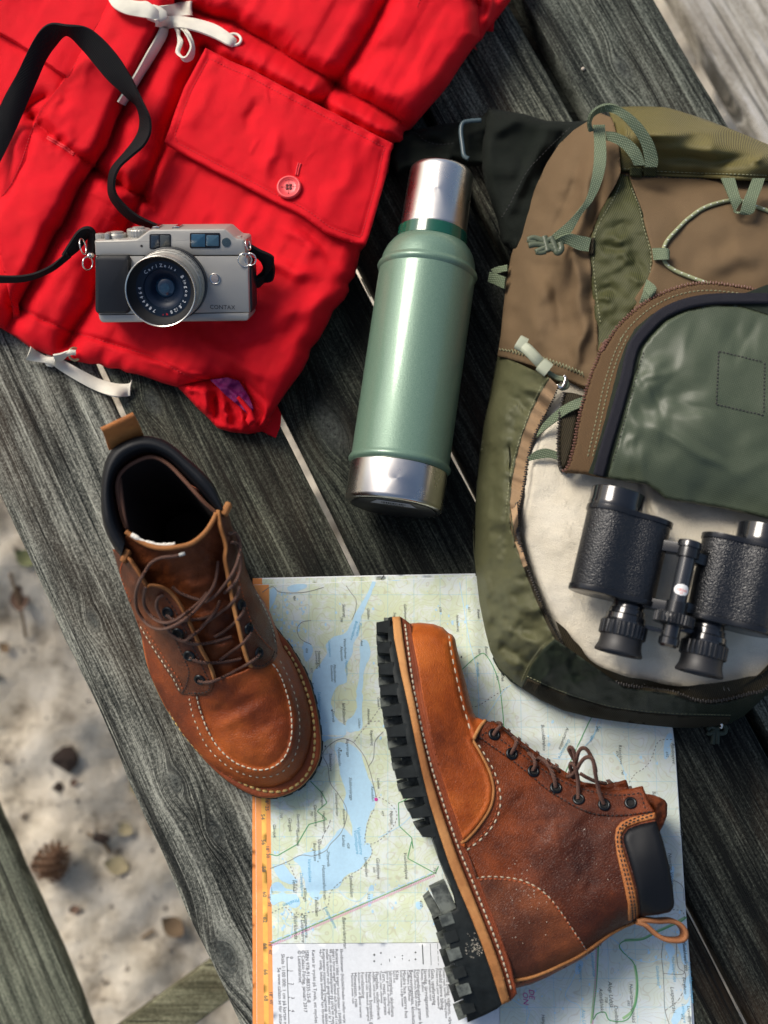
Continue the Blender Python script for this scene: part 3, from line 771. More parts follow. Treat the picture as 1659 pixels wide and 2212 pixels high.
# drawcords: flat cotton tape
def tape(name, A, B, base=.004, th=.0016, mat=cream, surf=None, **k):
    def lift(Q):
        out = []
        for q in Q:
            l, n = (surf or FS).at(q[0], q[1], default=.01); out.append((q[0], q[1], l[2]+base+(q[2] if len(q) > 2 else 0)))
        return out
    return band(name, lift(A), lift(B), th, mat, jacket, n=8, bulge=.0012, **k)
dc = tape('drawcord', A1([(640, -30, .004), (680, 40, .006), (750, 82, .007), (830, 100, .007), (900, 112, .008), (940, 135, .008)]), A1([(740, -40, .006), (790, 0, .006), (850, 10, .008), (890, 10, .010), (930, 40, .010), (975, 85, .009)]))
tape('drawcord', A1([(945, 40, .006), (1000, 32, .005), (1080, 18, .004), (1155, 5, .003)]), A1([(950, 125, .004), (1010, 112, .004), (1090, 100, .003), (1162, 92, .002)]))
tape('drawcord', A1([(930, 120, .010), (990, 100, .011), (1080, 100, .009), (1200, 120, .007), (1310, 155, .006), (1400, 215, .002), (1425, 240, -.004)]), A1([(940, 160, .008), (1000, 170, .009), (1090, 168, .007), (1190, 190, .005), (1290, 228, .004), (1370, 270, .001), (1400, 285, -.004)]))
tape('drawcord', A1([(970, 165, .004), (940, 225, .003), (880, 330, .003), (825, 430, .003), (770, 520, .003), (710, 615, .002)]), A1([(1015, 172, .003), (1000, 230, .002), (930, 350, .002), (870, 445, .002), (810, 545, .002), (752, 637, .001)]))
tape('drawcord', A1([(1045, 165, .002), (1065, 200, .003), (1072, 260, .004), (1060, 310, .006), (1100, 345, .009), (1130, 330, .012), (1150, 270, .012), (1110, 190, .008), (1080, 165, .005)]),
     A1([(1085, 165, .003), (1085, 210, .003), (1105, 250, .004), (1085, 325, .004), (1115, 370, .006), (1160, 355, .008), (1172, 290, .008), (1150, 210, .006), (1110, 165, .005)]))
kl, kn_ = FS.at(*A1((945, 118))[0]); V, F = lathe([(-.012, .001), (-.010, .005), (-.004, .0078), (.003, .008), (.009, .006), (.012, .001)], kl+np.array([0, 0, .010]), (.9, -.35, 0), 20, squash=.6); link('knot', V, F, cream, jacket)
TS = Surf(j_body, *planks)
tape('hem_drawcord', A3([(458, 905, .002), (420, 905, .006), (370, 925, .008), (320, 935, .010)]), A3([(455, 935, .000), (420, 938, .004), (385, 960, .006), (345, 985, .008)]), surf=TS)
tape('hem_drawcord', A3([(340, 945, .008), (290, 945, .008), (230, 915, .006), (185, 885, .006)]), A3([(335, 1000, .006), (285, 985, .006), (215, 975, .003), (158, 960, .001)]), surf=TS)
tape('hem_drawcord', A3([(340, 945, .010), (400, 975, .007), (500, 1030, .003), (600, 1080, .001), (700, 1110, .001), (775, 1108, .002), (797, 1085, .003)]), A3([(330, 1000, .008), (390, 1045, .003), (490, 1105, .001), (590, 1155, .0), (690, 1185, .0), (760, 1185, .0), (785, 1180, .0)]), surf=TS)
kl, kn_ = TS.at(*A3((330, 968))[0]); V, F = lathe([(-.009, .001), (-.007, .005), (0, .007), (.007, .006), (.009, .001)], kl+np.array([0, 0, .007]), (.6, .8, 0), 20, squash=.6); link('knot', V, F, cream, jacket)

# ================================================================== CAMERA ON THE JACKET
def satin(name, col, rough=.34, bscale=5200, bs=.25, metal=1.0):
    t = NT(name); n = t.bump(t.noise(bscale, 2, .6), bs, .00008)
    f = t.noise(60, 3); return t.out(col, t.rng(f, .3, .7, rough-.04, rough+.06), n, metal)
titan = satin('champagne_metal', (.40, .385, .345), .40, metal=.55)
chrome = simple('polished_steel', (.72, .70, .66), .18, 1.0)
blk = simple('black_plastic', (.012, .013, .015), .38, bs=.2, bscale=900, bd=.0002)
blk_gloss = simple('black_gloss', (.008, .008, .010), .12)
blk_matt = simple('black_matt', (.006, .006, .007), .75)
black_web = cloth_mat('black_webbing', (.005, .005, .006), rough=.7, weave=1300, bumpd=.0005, sheen=.03, spec=.18, tint=(.1, .1, .12))
rubber = simple('black_grip', (.007, .008, .010), .42, bs=.35, bscale=1500, bd=.0002)

cfr = Frame(P(C1((815, 480))[0][0], C1((815, 480))[0][1], .090), (-.09, -.50, .86), (1, -.004, 0))
def cpk(x, y, z=0.): return cfr.pick(C1((x, y))[0], z)
cmr = thing('film_camera', 'silver rangefinder camera with black grip and wide lens lying on the red jacket', 'camera', tuple(cfr.w((0, -.02, -.034))))
def cprism(name, pts, z0, z1, mat, parent, bev=.0008, ang=35, **k):
    q = [cpk(x, y, z1)[:2] for x, y in pts]; V, F = prism(q, z0, z1, cfr.M, bev, cfr.o); return link(name, V, F, mat, parent, angle=ang, fix=True, **k)
def rr(x0, y0, x1, y1, r, n=4):
    o = []
    for cx_, cy_, a in ((x1-r, y0+r, -90), (x1-r, y1-r, 0), (x0+r, y1-r, 90), (x0+r, y0+r, 180)):
        for k in range(n+1):
            t = radians(a+90*k/n); o.append((cx_+r*cos(t), cy_+r*sin(t)))
    return o
# body: lower shell, top housing with its stepped shoulder, base plate
mid = [(246, 322), (1345, 322), (1368, 340), (1376, 735), (268, 752)]
cprism('body', mid, -.030, 0, titan, cmr, .0006)
top = [(232, 212), (240, 205), (540, 196), (562, 186), (632, 132), (652, 124), (1185, 120), (1205, 124), (1268, 180), (1285, 190), (1328, 194), (1342, 206), (1352, 318), (240, 320)]
cprism('top_housing', top, -.031, .0008, titan, cmr, .0022)
bot = [(262, 755), (1374, 738), (1376, 775), (1362, 798), (1340, 802), (300, 814), (284, 808), (270, 790)]
cprism('base_plate', bot, -.030, .0004, titan, cmr, .0018)
side = [(1345, 322), (1372, 345), (1396, 420), (1402, 700), (1390, 740), (1366, 740)]
cprism('side_panel', side, -.028, -.006, blk, cmr, .002)
cprism('grip', rr(234, 322, 492, 752, 34), -.028, .0062, rubber, cmr, .0035)
cprism('back_door', [(236, 330), (1350, 330), (1376, 740), (262, 752)], -.036, -.0295, blk, cmr, .001)
# windows
for x0, y0, x1, y1, parts in ((640, 158, 798, 270, ((652, 168, 712, 260), (720, 168, 790, 260))), (938, 150, 1162, 264, ((950, 160, 1052, 254), (1060, 168, 1152, 248)))):
    wn = cprism('window', rr(x0, y0, x1, y1, 12), .0008, .0014, blk_gloss, cmr, .0003)
    for k, (a, b, c, d_) in enumerate(parts):
        gm = simple('window_glass', ((.012, .02, .03), (.05, .055, .05))[k] if x0 < 700 else ((.02, .07, .12), (.04, .09, .13))[k], .08, bs=.6, bscale=300, bd=.0006, coat=(1, .03))
        cprism('pane', rr(a, b, c, d_, 6), .0013, .0017, gm, wn, .0002)
a, u, v = cfr.n, cfr.x, cfr.y
def disc(name, c, z0, prof, mat, parent, seg=40, **k):
    p = cpk(c[0], c[1], z0); V, F = lathe(prof, cfr.w(p), cfr.n, seg, cfr.x, **k); return link(name, V, F, mat, parent, angle=40)
disc('sensor_window', (1208, 220), .0008, [(0, .0001), (0, .0040), (.0006, .0038), (.0007, .0001)], simple('smoked_glass', (.03, .05, .06), .1, coat=(1, .03)), cmr)
disc('microphone_hole', (583, 247), .0008, [(.0001, .0001), (.0001, .0010), (.0002, .0011)], blk_matt, cmr)
rb = disc('release_button', (1124, 487), 0, [(0, .0045), (.0010, .0047), (.0012, .0043), (.0008, .0036), (.0008, .0001)], chrome, cmr)
disc('button_face', (1124, 487), 0, [(.0008, .0034), (.0013, .0031), (.0015, .0001)], simple('grey_button', (.36, .33, .33), .45, .5), rb)
# lettering on the front
def flat_text(s, at, size, mat, parent, name='lettering', z=.0001, dirx=(1, 0), **k):
    V, F = text_geo(s, size, **k); dx = np.array([*dirx, 0.]); dx /= np.linalg.norm(dx); dy = np.array([-dx[1], dx[0], 0])
    L = np.array([at[0], at[1], z])+V[:, :1]*dx+V[:, 1:2]*dy
    return L, F
p = cpk(1086, 711); L, F = flat_text('CONTAX', p, .0052, None, None, z=.0002, spacing=1.05)
wid = L[:, 0].max()-L[:, 0].min(); p2 = cpk(1272, 707); L = np.array([p[0], p[1], .0002])+(L-np.array([p[0], p[1], .0002]))*np.array([(p2[0]-p[0])/wid, 1, 1])
link('lettering', cfr.w(L), F, simple('black_print', (.02, .02, .02), .6), cmr, smooth=False)
# seam groove between housing and body is real; top plate fittings
yl = lambda c, z: cpk(c[0], c[1], z)
def updial(name, c, z, prof, mat, parent, seg=44, wob=None):
    p = yl(c, z); p = np.array([p[0], p[1], z]); V, F = lathe(prof, cfr.w(p), cfr.y, seg, cfr.x, wob=wob); return link(name, V, F, mat, parent, angle=35)
kn_ = lambda i, th: .00018*(1 if int(th*22/pi) % 2 else -1)
updial('exposure_dial', (282, 200), -.012, [(-.004, .0042), (.0042, .0042), (.0052, .0038), (.0054, .0001)], titan, cmr, 60, kn_)
sd = updial('power_switch', (402, 198), -.013, [(-.004, .0090), (.0042, .0090), (.0052, .0083), (.0052, .0062), (.0066, .0058), (.0070, .0001)], titan, cmr)
V, F = box(cfr.w(yl((338, 180), -.006)+np.array([0, .0008, 0])), (.0042, .0060, .010), cfr.M, .0008); link('lever', V, F, titan, sd, angle=40)
md = updial('shutter_dial', (566, 182), -.014, [(-.004, .0098), (.0022, .0098), (.0023, .0102), (.0064, .0102), (.0072, .0095), (.0074, .0052), (.0088, .0048), (.0089, .0001)], titan, cmr, 88, kn_)
for cx_ in (684, 834):
    p = yl((cx_, 122), -.002)
    V, F = sweep([cfr.w((p[0]-.0026, p[1]-.0008, -.003)), cfr.w((p[0]-.0026, p[1]+.0010, -.003)), cfr.w((p[0]-.0020, p[1]+.0016, -.003)), cfr.w((p[0]+.0020, p[1]+.0016, -.003)), cfr.w((p[0]+.0028, p[1]+.0010, -.003))], circ(.00055, 6)); 
    V2, F2 = box(cfr.w((p[0], p[1]+.0014, -.013)), (.0036, .0008, .020), cfr.M, .0002)
    m_ = MB(); m_.add(V, F); m_.add(V2, F2); m_.link('flash_shoe_rail', chrome, cmr, angle=40, kind='stuff')
p = yl((1300, 190), -.008); V, F = box(cfr.w(p+np.array([0, .0008, 0])), (.0050, .0024, .006), cfr.M, .0006); link('film_counter_knob', V, F, titan, cmr, angle=40)
# lens
LL = .040
pf = cpk(720, 583, LL); lc = cfr.w((pf[0], pf[1], 0))
lens_prof = lambda pr: [(t_, r_) for t_, r_ in pr]
V, F = lathe([(0, .0318), (.005, .0318), (.006, .030), (.006, .025)], lc, cfr.n, 72, cfr.x); lens = link('lens_mount', V, F, blk, cmr, angle=35)
V, F = lathe([(.005, .0306), (.0115, .0306), (.012, .0302), (.012, .0294), (.0135, .0294), (.0135, .0300), (.0175, .0300), (.018, .0295), (.018, .0288), (.021, .0286), (.0225, .0280), (.026, .0280)], lc, cfr.n, 90, cfr.x)
barrel = link('lens_barrel', V, F, titan, cmr, angle=30)
V, F = lathe([(.0137, .0304), (.0148, .0304), (.0148, .0299), (.0153, .0299), (.0153, .0304), (.0164, .0304), (.0164, .0299), (.0172, .0299)], lc, cfr.n, 150, cfr.x, wob=lambda i, th: .0003*(1 if int(th*70/(2*pi)*1.0001) % 2 else -1)); link('focus_ring', V, F, titan, barrel, angle=25)
for k in range(16):
    th = radians(28+k*2.6); r0 = .0306; c_ = lc+cfr.n*.0085+(cfr.x*cos(th)+cfr.y*sin(th))*r0; rd = cfr.x*cos(th)+cfr.y*sin(th); tg = np.cross(cfr.n, rd)
    V, F = box(c_, (.0004, .004 if k % 3 else .005, .0003), np.array([tg, cfr.n, rd])); link('scale_mark', V, F, blk_matt, barrel, smooth=False)
V, F = lathe([(.0255, .0280), (.027, .0284), (.0395, .0299), (.0400, .0300), (.0402, .0296), (.0398, .0290)], lc, cfr.n, 90, cfr.x); hood = link('lens_hood', V, F, satin('hood_metal', (.62, .60, .55), .25), cmr, angle=30)
V, F = lathe([(.0399, .0292), (.036, .0282), (.029, .0245), (.0288, .0236)], lc, cfr.n, 90, cfr.x); link('hood_lining', V, F, blk_matt, hood)
V, F = lathe([(.0288, .0240), (.0286, .0175), (.0270, .0165)], lc, cfr.n, 80, cfr.x); nr = link('name_ring', V, F, simple('anodised_black', (.006, .014, .028), .4, spec=.3), cmr, angle=30)
V, F = lathe([(.0272, .0168), (.0262, .0130), (.0235, .0115), (.0215, .0088), (.0205, .0085)], lc, cfr.n, 64, cfr.x); link('lens_cone', V, F, simple('blue_coated_black', (.004, .012, .030), .45, spec=.3), cmr)
V, F = lathe([(.0205+.0032*cos(k*pi/2/10), .0001+.0088*sin(k*pi/2/10)) for k in range(11)], lc, cfr.n, 48, cfr.x); gl = link('front_glass', V, F, simple('coated_glass', (.012, .04, .075), .04, coat=(1, .02)), cmr)
V, F = lathe([(.0242, .0001), (.02415, .0025), (.0238, .0042)], lc, cfr.n, 30, cfr.x); link('inner_element', V, F, simple('inner_glass', (.03, .08, .13), .1, bs=.8, bscale=260, bd=.001), gl)
def arc_text(s, a0, da, r, size, mat, name, inward=False):
    m_ = MB(); th = a0
    for ch in s:
        if ch != ' ':
            V, F = text_geo(ch, size, align='CENTER')
            rd = np.array([cos(th), sin(th), 0.]); tg = np.array([sin(th), -cos(th), 0.])
            L = rd*r+V[:, :1]*tg+V[:, 1:2]*rd+np.array([0, 0, .0294])
            m_.add(lc+L@cfr.M, F)
        th -= da*(.55 if ch in "il1,'|/I " else 1.0)
    return m_.link(name, mat, nr, smooth=False, kind='stuff')
wp = simple('white_print', (.8, .82, .84), .5)
arc_text('Carl Zeiss', radians(135), radians(10.3), .0188, .0040, wp, 'lettering')
arc_text('Biogon 2,8/28', radians(33), radians(10.3), .0188, .0040, wp, 'lettering')
arc_text('7864464', radians(-115), radians(11), .0188, .0042, wp, 'lettering')
arc_text("*'", radians(-84), radians(9), .0188, .0050, simple('red_print', (.8, .02, .02), .5), 'lettering')
# strap lugs and split rings
def ring3(c, n, R, r, mat, name, parent):
    a_, u_, v_ = basis(n); th = np.linspace(0, 2*pi, 25)[:-1]; pts = [c+u_*R*cos(q)+v_*R*sin(q) for q in th]
    V, F = tube(pts, r, 7, closed=True, up=[a_]*24); return link(name, V, F, mat, parent)
for cx_, cy_, sgn in ((205, 318, -1), (1330, 312, 1)):
    p = cfr.w(cpk(cx_, cy_, -.004)); V, F = lathe([(-.004, .0012), (-.002, .0026), (.002, .0026), (.003, .0012), (.004, .0003)], p, cfr.n*.6+cfr.x*.3*sgn, 18); lug = link('strap_lug', V, F, chrome, cmr)
for q, n_, R_ in (((150, 250), (.97, .1, .2), .0068), ((186, 375), (.8, -.3, .55), .0056), ((1345, 350), (.2, -.6, .8), .0058), ((1385, 345), (-.3, -.5, .8), .0052), ((1368, 240), (.9, .1, .4), .0044)):
    ring3(cfr.w(cpk(q[0], q[1], .001)), n_, R_, .00062, chrome, 'split_ring', cmr)
# carrying strap: one long black band arching over the jacket
SA = A1([(-60, 780, .074), (20, 600, .078), (100, 450, .085), (185, 275, .095), (245, 182, .102), (310, 142, .105), (400, 152, .106), (520, 165, .104), (620, 236, .100), (715, 345, .094), (790, 465, .088), (825, 540, .086), (852, 600, .086), (895, 690, .084), (908, 745, .082), (903, 810, .081), (865, 880, .080), (790, 945, .080), (722, 1010, .079), (690, 1090, .077), (700, 1170, .072), (760, 1245, .066), (830, 1300, .062), (920, 1345, .060), (1020, 1380, .058)])
SB = A1([(-60, 1090, .066), (40, 900, .066), (130, 700, .068), (215, 500, .074), (270, 370, .078), (330, 280, .082), (405, 212, .090), (500, 300, .088), (575, 392, .086), (650, 482, .082), (720, 545, .078), (775, 595, .074), (820, 632, .070), (842, 690, .066), (846, 745, .064), (835, 800, .062), (800, 862, .061), (745, 930, .060), (675, 1015, .059), (655, 1100, .058), (662, 1185, .057), (715, 1265, .055), (790, 1330, .052), (880, 1365, .050), (1000, 1400, .048)])
band('carrying_strap', SA, SB, .0022, black_web, cmr, n=8, bulge=.0006)
S2A = A3([(-60, 455, .066), (60, 460, .066), (150, 455, .066), (230, 435, .068), (310, 395, .070), (370, 345, .070), (405, 315, .076)])
S2B = A3([(-60, 496, .060), (60, 497, .060), (150, 490, .060), (235, 465, .062), (320, 425, .064), (395, 372, .066), (430, 340, .070)])
band('strap_end', S2A, S2B, .0022, black_web, cmr, n=6)
band('strap_keeper', A3([(375, 335, .072), (420, 260, .080), (470, 190, .086), (520, 165, .088), (560, 180, .086), (575, 230, .080), (570, 330, .07)]), A3([(400, 352, .066), (450, 320, .070), (490, 280, .072), (510, 240, .074), (535, 225, .072), (535, 260, .068), (530, 330, .06)]), .003, black_web, cmr, n=6, bulge=.001)
band('strap_end', A3([(1500, 262, .094), (1560, 300, .092), (1650, 345, .086), (1640, 400, .078)]), A3([(1495, 310, .090), (1545, 340, .084), (1600, 400, .078), (1590, 470, .070)]), .003, black_web, cmr, n=6, bulge=.001)
band('strap_keeper', A3([(1640, 350, .084), (1655, 420, .074), (1640, 490, .066), (1580, 500, .062)]), A3([(1560, 340, .082), (1590, 400, .072), (1570, 440, .066), (1520, 470, .060)]), .003, black_web, cmr, n=6, bulge=.001)
band('strap_end', A3([(1490, 330, .082), (1470, 400, .076), (1470, 470, .070), (1510, 520, .064), (1560, 520, .060), (1600, 470, .06)]), A3([(1530, 350, .088), (1510, 410, .082), (1520, 460, .078), (1545, 480, .072), (1580, 470, .070), (1610, 440, .066)]), .003, black_web, cmr, n=6, bulge=.001)

# ================================================================== VACUUM FLASK
def brushed(name, col, axis, rough=.26):
    t = NT(name); a_, u_, v_ = basis(axis); 
    vm = t.n('ShaderNodeVectorMath'); vm.operation = 'DOT_PRODUCT'; t.set(vm.inputs[0], t.co); vm.inputs[1].default_value = tuple(axis/np.linalg.norm(axis))
    f = t.noise(1, 2, .5, vec=t.comb(t.math('MULTIPLY', vm.outputs['Value'], 9000.), 0., 0.)); g = t.noise(900, 2)
    n = t.bump(f, .25, .00006); n = t.bump(g, .12, .00005, n)
    return t.out(col, t.rng(t.noise(40, 3), .3, .7, rough-.03, rough+.06), n, 1.0, aniso=.5)
ta = P(*A4((793, 1978))[0], .0435); tb = P(*A4((1062, 112))[0], .0435); tax = tb-ta; tax[2] = 0; tl = np.linalg.norm(tax); tax /= tl; ta[2] = .0437
flask = thing('vacuum_flask', 'green hammered steel vacuum flask with bare metal cup lid lying between jacket and backpack', 'vacuum flask', (ta[0], ta[1], 0))
k_ = tl/1885.
steel = brushed('brushed_steel', (.62, .60, .57), tax, .27)
t = NT('hammered_green_enamel'); vz = t.voro(900, feat='SMOOTH_F1'); nz = t.noise(700, 3, .6); f = t.noise(1400, 2, .7)
c = t.mix(t.rng(f, .35, .65), (.105, .185, .130), (.155, .250, .180)); c = t.mix(t.rng(t.noise(2600, 2), .64, .72), c, (.20, .30, .24))
green_en = t.out(c, t.rng(nz, .3, .7, .32, .44), t.bump(nz, .25, .0005, t.bump(vz, .2, .0003)), .25, coat=(.45, .10))
def fl(name, pr, mat, parent=flask, **k):
    V, F = lathe([(t_*k_, r_) for t_, r_ in pr], ta, tax, 96, (0, 0, 1), **k); return link(name, V, F, mat, parent, angle=40)
R0 = .0433
fl('body', [(205, R0-.0015), (212, R0+.0002), (220, R0+.0016), (232, R0+.0019), (244, R0+.0010), (256, R0-.0002), (1262, R0), (1272, R0-.0002), (1282, R0+.0012), (1294, R0+.0020), (1306, R0+.0014), (1316, R0-.0002), (1326, R0-.0006), (1360, R0-.0016), (1400, R0-.0040), (1432, R0-.0073), (1450, R0-.0098), (1456, R0-.0120), (1457, .025)], green_en)
fl('base_cup', [(0, .0001), (6, .022), (5, .0375), (0, .0380), (-1, .0395), (3, .0415), (10, .0425), (24, R0-.0004), (203, R0-.0004), (205, R0-.001)], steel)
fl('collar', [(1452, .0300), (1456, .0318), (1520, .0314), (1526, .0300)], simple('dark_green_plastic', (.006, .075, .045), .16, coat=(.5, .05)))
fl('cup_lid', [(1524, .0285), (1526, .0302), (1532, .0304), (1540, .0301), (1850, .0290), (1868, .0284), (1880, .0268), (1886, .0240), (1887, .0001)], steel)
# printed sticker on the base end
bfr = Frame(ta-tax*.0006, -tax, (1, 0, 0)); bfr.x = np.array([-bfr.x[0], -bfr.x[1], -bfr.x[2]]) if False else bfr.x; bfr.y = np.cross(bfr.n, bfr.x)
V, F = lathe([(0, .0371), (.0003, .0368), (.0003, .0001)], ta-tax*.0002, -tax, 48); link('base_pad', V, F, simple('black_base_plastic', (.02, .02, .022), .4), flask)
V, F = prism([(-.020, .0165), (.020, .0165), (.014, .031), (-.014, .031)], .0004, .0006, bfr.M, 0, bfr.o); stk = link('barcode_sticker', V, F, simple('grey_sticker', (.42, .42, .43), .5), flask, smooth=False)
mb = MB(); r_ = random.Random(4)
x_ = -.0105
while x_ < .0105:
    wd = r_.choice((.0003, .0005, .0009)); V, F = box(bfr.w((x_+wd/2, .0245, .0007)), (wd, .0065, .0001), bfr.M); mb.add(V, F); x_ += wd+r_.choice((.0003, .0006))
mb.link('barcode', blk_matt, stk, smooth=False, kind='stuff')
V, F = text_geo('STANLEY', .0045, 'CENTER'); L = V[:, :2]; L = np.stack([-L[:, 0], -L[:, 1]+.0205, L[:, 0]*0+.0008], 1); link('lettering', bfr.w(L), F, blk_matt, stk, smooth=False)
# straw of dry grass beside the flask, and a crumb of stone
q = A4([(617, 712), (640, 760), (666, 810)]); L = [P(a_[0], a_[1], .0015+.001*i) for i, a_ in enumerate(q)]
V, F = tube(resample(np.array(L), .002), .0007, 6); o_ = link('straw', V, F, simple('dry_straw', (.55, .45, .28), .7)); tag(o_, 'pale dry straw lying on the dark plank left of the green flask', 'straw')

# ================================================================== PAPER MAP
def proj(p):
    p = np.asarray(p, float)-CAM; yc = p[..., 1]*_ct+p[..., 2]*_st; zc = -p[..., 1]*_st+p[..., 2]*_ct
    return CX+FPX*p[..., 0]/-zc, CY-FPX*yc/-zc
pmap = thing('paper_map', 'folded hiking map with blue lakes and an orange margin spread under the boots', 'map', tuple(P(1000, 1700, 0)))
def mh(X, Y, d=None):
    z = .0030+.0007*fbm(X, Y, 160, 2, 3)+.0003*vnoise(X, Y, 40, 90, 7)
    cv = 1020+(Y-1250)*.012; z = z+.0030*np.exp(-np.abs((X-cv)/18)**2)+.0026*np.exp(-np.abs((Y-(1583+.02*(X-550)))/15)**2)-.0016*np.exp(-np.abs((Y-(1925+.01*(X-550)))/16)**2)+.0026*np.exp(-np.abs((X-(1262+(Y-1600)*.02))/16)**2)
    z = z+.002*sstep(1400, 1500, X)*(.5+.5*vnoise(Y, X*0, 130, 1, 5))
    return z
t = NT('map_paper'); x, y, z = t.sep()
gv = t.noise(24, 5, .62); g2 = t.noise(150, 4, .7, dist=.3)
land = t.ramp(t.math('ADD', t.math('MULTIPLY', gv, .62), t.math('MULTIPLY', g2, .38)), [(.38, (.66, .73, .73)), (.46, (.66, .72, .64)), (.52, (.60, .67, .49)), (.64, (.61, .67, .44))])
wx = t.rng(t.math('ADD', x, t.math('MULTIPLY', t.math('SUBTRACT', gv, .5), .3)), .0, .06); land = t.mix(t.math('MULTIPLY', wx, .55), land, (.57, .63, .64))
ct = t.noise(15, 3, .5); fr_ = t.math('FRACT', t.math('MULTIPLY', ct, 34)); lc_ = t.rng(t.math('ABSOLUTE', t.math('SUBTRACT', fr_, .5)), 0, .10, .32, 0)
land = t.mix(lc_, land, (.36, .27, .16))
for ax, ang in ((x, 0), (y, 0)):
    q = t.math('FRACT', t.math('ADD', t.math('MULTIPLY', ax, 43.), .3)); land = t.mix(t.rng(t.math('ABSOLUTE', t.math('SUBTRACT', q, .5)), 0, .022, .45, 0), land, (.22, .50, .62))
land = t.mix(t.rng(t.voro(150, feat='F1'), .06, .09, .55, 0), land, (.26, .55, .74))
n = t.bump(t.noise(700, 4, .7), .35, .0003); t.out(land, .72, n, spec=.3); m_land = t.m
def paper(name, col, var=.05, rough=.72):
    t = NT(name); f = t.noise(300, 4, .7); c = t.mix(t.rng(f, .3, .7), tuple(q*(1-var) for q in col), tuple(min(1, q*(1+var)) for q in col)); return t.out(c, rough, t.bump(t.noise(700, 4, .7), .35, .0003), spec=.3)
m_white = paper('map_legend_paper', (.68, .71, .73)); m_or = paper('orange_margin', (.80, .28, .075)); m_or2 = paper('amber_margin', (.84, .46, .10)); m_or3 = paper('light_orange_margin', (.82, .33, .10))
m_water = paper('map_water', (.44, .66, .80)); m_text = simple('map_black_print', (.07, .08, .08), .7); m_btext = simple('map_blue_print', (.10, .38, .58), .7)
m_green = simple('map_green_print', (.12, .34, .15), .7); m_pg = paper('map_reserve_green', (.30, .50, .26)); m_road = simple('map_road_print', (.22, .22, .20), .7); m_pink = simple('map_pink_print', (.62, .25, .42), .7); m_mag = simple('map_magenta_print', (.55, .05, .30), .7)
# lower leaf, folded underneath, then the upper leaf
sheet('lower_leaf', [(546, 1249), (800, 1243), (1060, 1238), (1400, 1300), (1440, 1500), (1465, 1800), (1492, 2100), (1504, 2270), (546, 2290), (545, 1800)], lambda X, Y, d: mh(X, Y)*.35+.0002, m_white, pmap, 16, skirt=[(0, 'd', .0004)])
sheet('lower_leaf_print', [(566, 1251), (800, 1245), (1040, 1241), (1040, 1262), (566, 1266)], lambda X, Y, d: mh(X, Y)*.35+.0004, m_land, pmap, 10)
sheet('lower_leaf_margin', [(546, 1249), (567, 1249), (567, 1262), (560, 1900), (566, 2285), (546, 2285), (545, 1800)], lambda X, Y, d: mh(X, Y)*.35+.0004, m_or, pmap, 10)
UP = [(548, 1263), (700, 1259), (860, 1252), (1060, 1243), (1400, 1300), (1444, 1500), (1459, 1620), (1471, 1800), (1481, 1960), (1492, 2100), (1499, 2270), (555, 2290), (553, 1900), (551, 1600)]
leaf = sheet('upper_leaf', UP, lambda X, Y, d: mh(X, Y)-.0012*sstep(586, 600, X)*sstep(1256, 1275, Y), m_white, pmap, 9, skirt=[(0, 'd', .0006)])
k0 = [0]
def printed(name, poly, mat, lv, sp=12, **k):
    return sheet(name, poly, lambda X, Y, d: mh(X, Y)+.0001*lv, mat, pmap, sp, **k)
printed('map_face', [(581, 1263), (700, 1260), (860, 1253), (1059, 1244), (1398, 1301), (1443, 1501), (1458, 1620), (1470, 1800), (1480, 1960), (1490, 2096), (1497, 2268), (1080, 2275), (1080, 2035), (588, 2038), (584, 1700)], m_land, 1)
printed('orange_margin', [(548.5, 1263.5), (582, 1263), (585, 1700), (589, 2040), (593, 2280), (555.5, 2280), (553.5, 1900), (551.5, 1600)], m_or3, .5, 8)
printed('legend_panel', [(588, 2039), (1079, 2036), (1079, 2275), (592, 2285)], m_white, 1)
ybar = [(B4((152+(y_-0)*.012, y_))[0]) for y_ in (-640, -300, 0, 300, 600, 900, 1200, 1400)]
yr = [(B4((182+(y_-0)*.012, y_))[0]) for y_ in (-640, -300, 0, 300, 600, 900, 1200, 1400)]
printed('amber_margin', ybar+yr[::-1], m_or2, 1, 9)
def pline(m_, pts, w_, lv=3, dash=None, spline=True, step=4):
    q = smoothline([p[:2] for p in pts], step) if spline else resample(np.array([p[:2] for p in pts], float), step)
    t_ = np.gradient(q, axis=0); t_ /= np.maximum(np.linalg.norm(t_, axis=1), 1e-9)[:, None]; nn = np.stack([-t_[:, 1], t_[:, 0]], 1)
    a = q+nn*w_/2; b = q-nn*w_/2; za = mh(a[:, 0], a[:, 1])+.0001*lv; zb = mh(b[:, 0], b[:, 1])+.0001*lv
    A = P(a[:, 0], a[:, 1], za); B = P(b[:, 0], b[:, 1], zb)
    for i in range(len(q)-1):
        if dash and (i*step) % (dash[0]+dash[1]) >= dash[0]: continue
        m_.add([A[i], B[i], B[i+1], A[i+1]], [(0, 3, 2, 1)])
def rough_poly(pts, amp=5, seed=0, step=5):
    q = smoothline(pts, step, True); t_ = np.roll(q, -1, 0)-np.roll(q, 1, 0); t_ /= np.linalg.norm(t_, axis=1)[:, None]; nn = np.stack([-t_[:, 1], t_[:, 0]], 1)
    s_ = np.arange(len(q))*step; a = amp*(vnoise(s_, s_*0, 26, seed=seed)+.6*vnoise(s_, s_*0, 10, seed=seed+3)); e = np.minimum(s_, s_[::-1])/20.; a *= np.clip(e, 0, 1)
    q = q+nn*a[:, None]
    q[:, 0] = np.clip(q[:, 0], 583, np.interp(q[:, 1], [1244, 1301, 1500, 1618, 1800, 1960, 2096, 2268], [1059, 1398, 1441, 1456, 1468, 1478, 1488, 1495])); q[:, 1] = np.maximum(q[:, 1], 1264-(q[:, 0]-581)*.04)
    return q
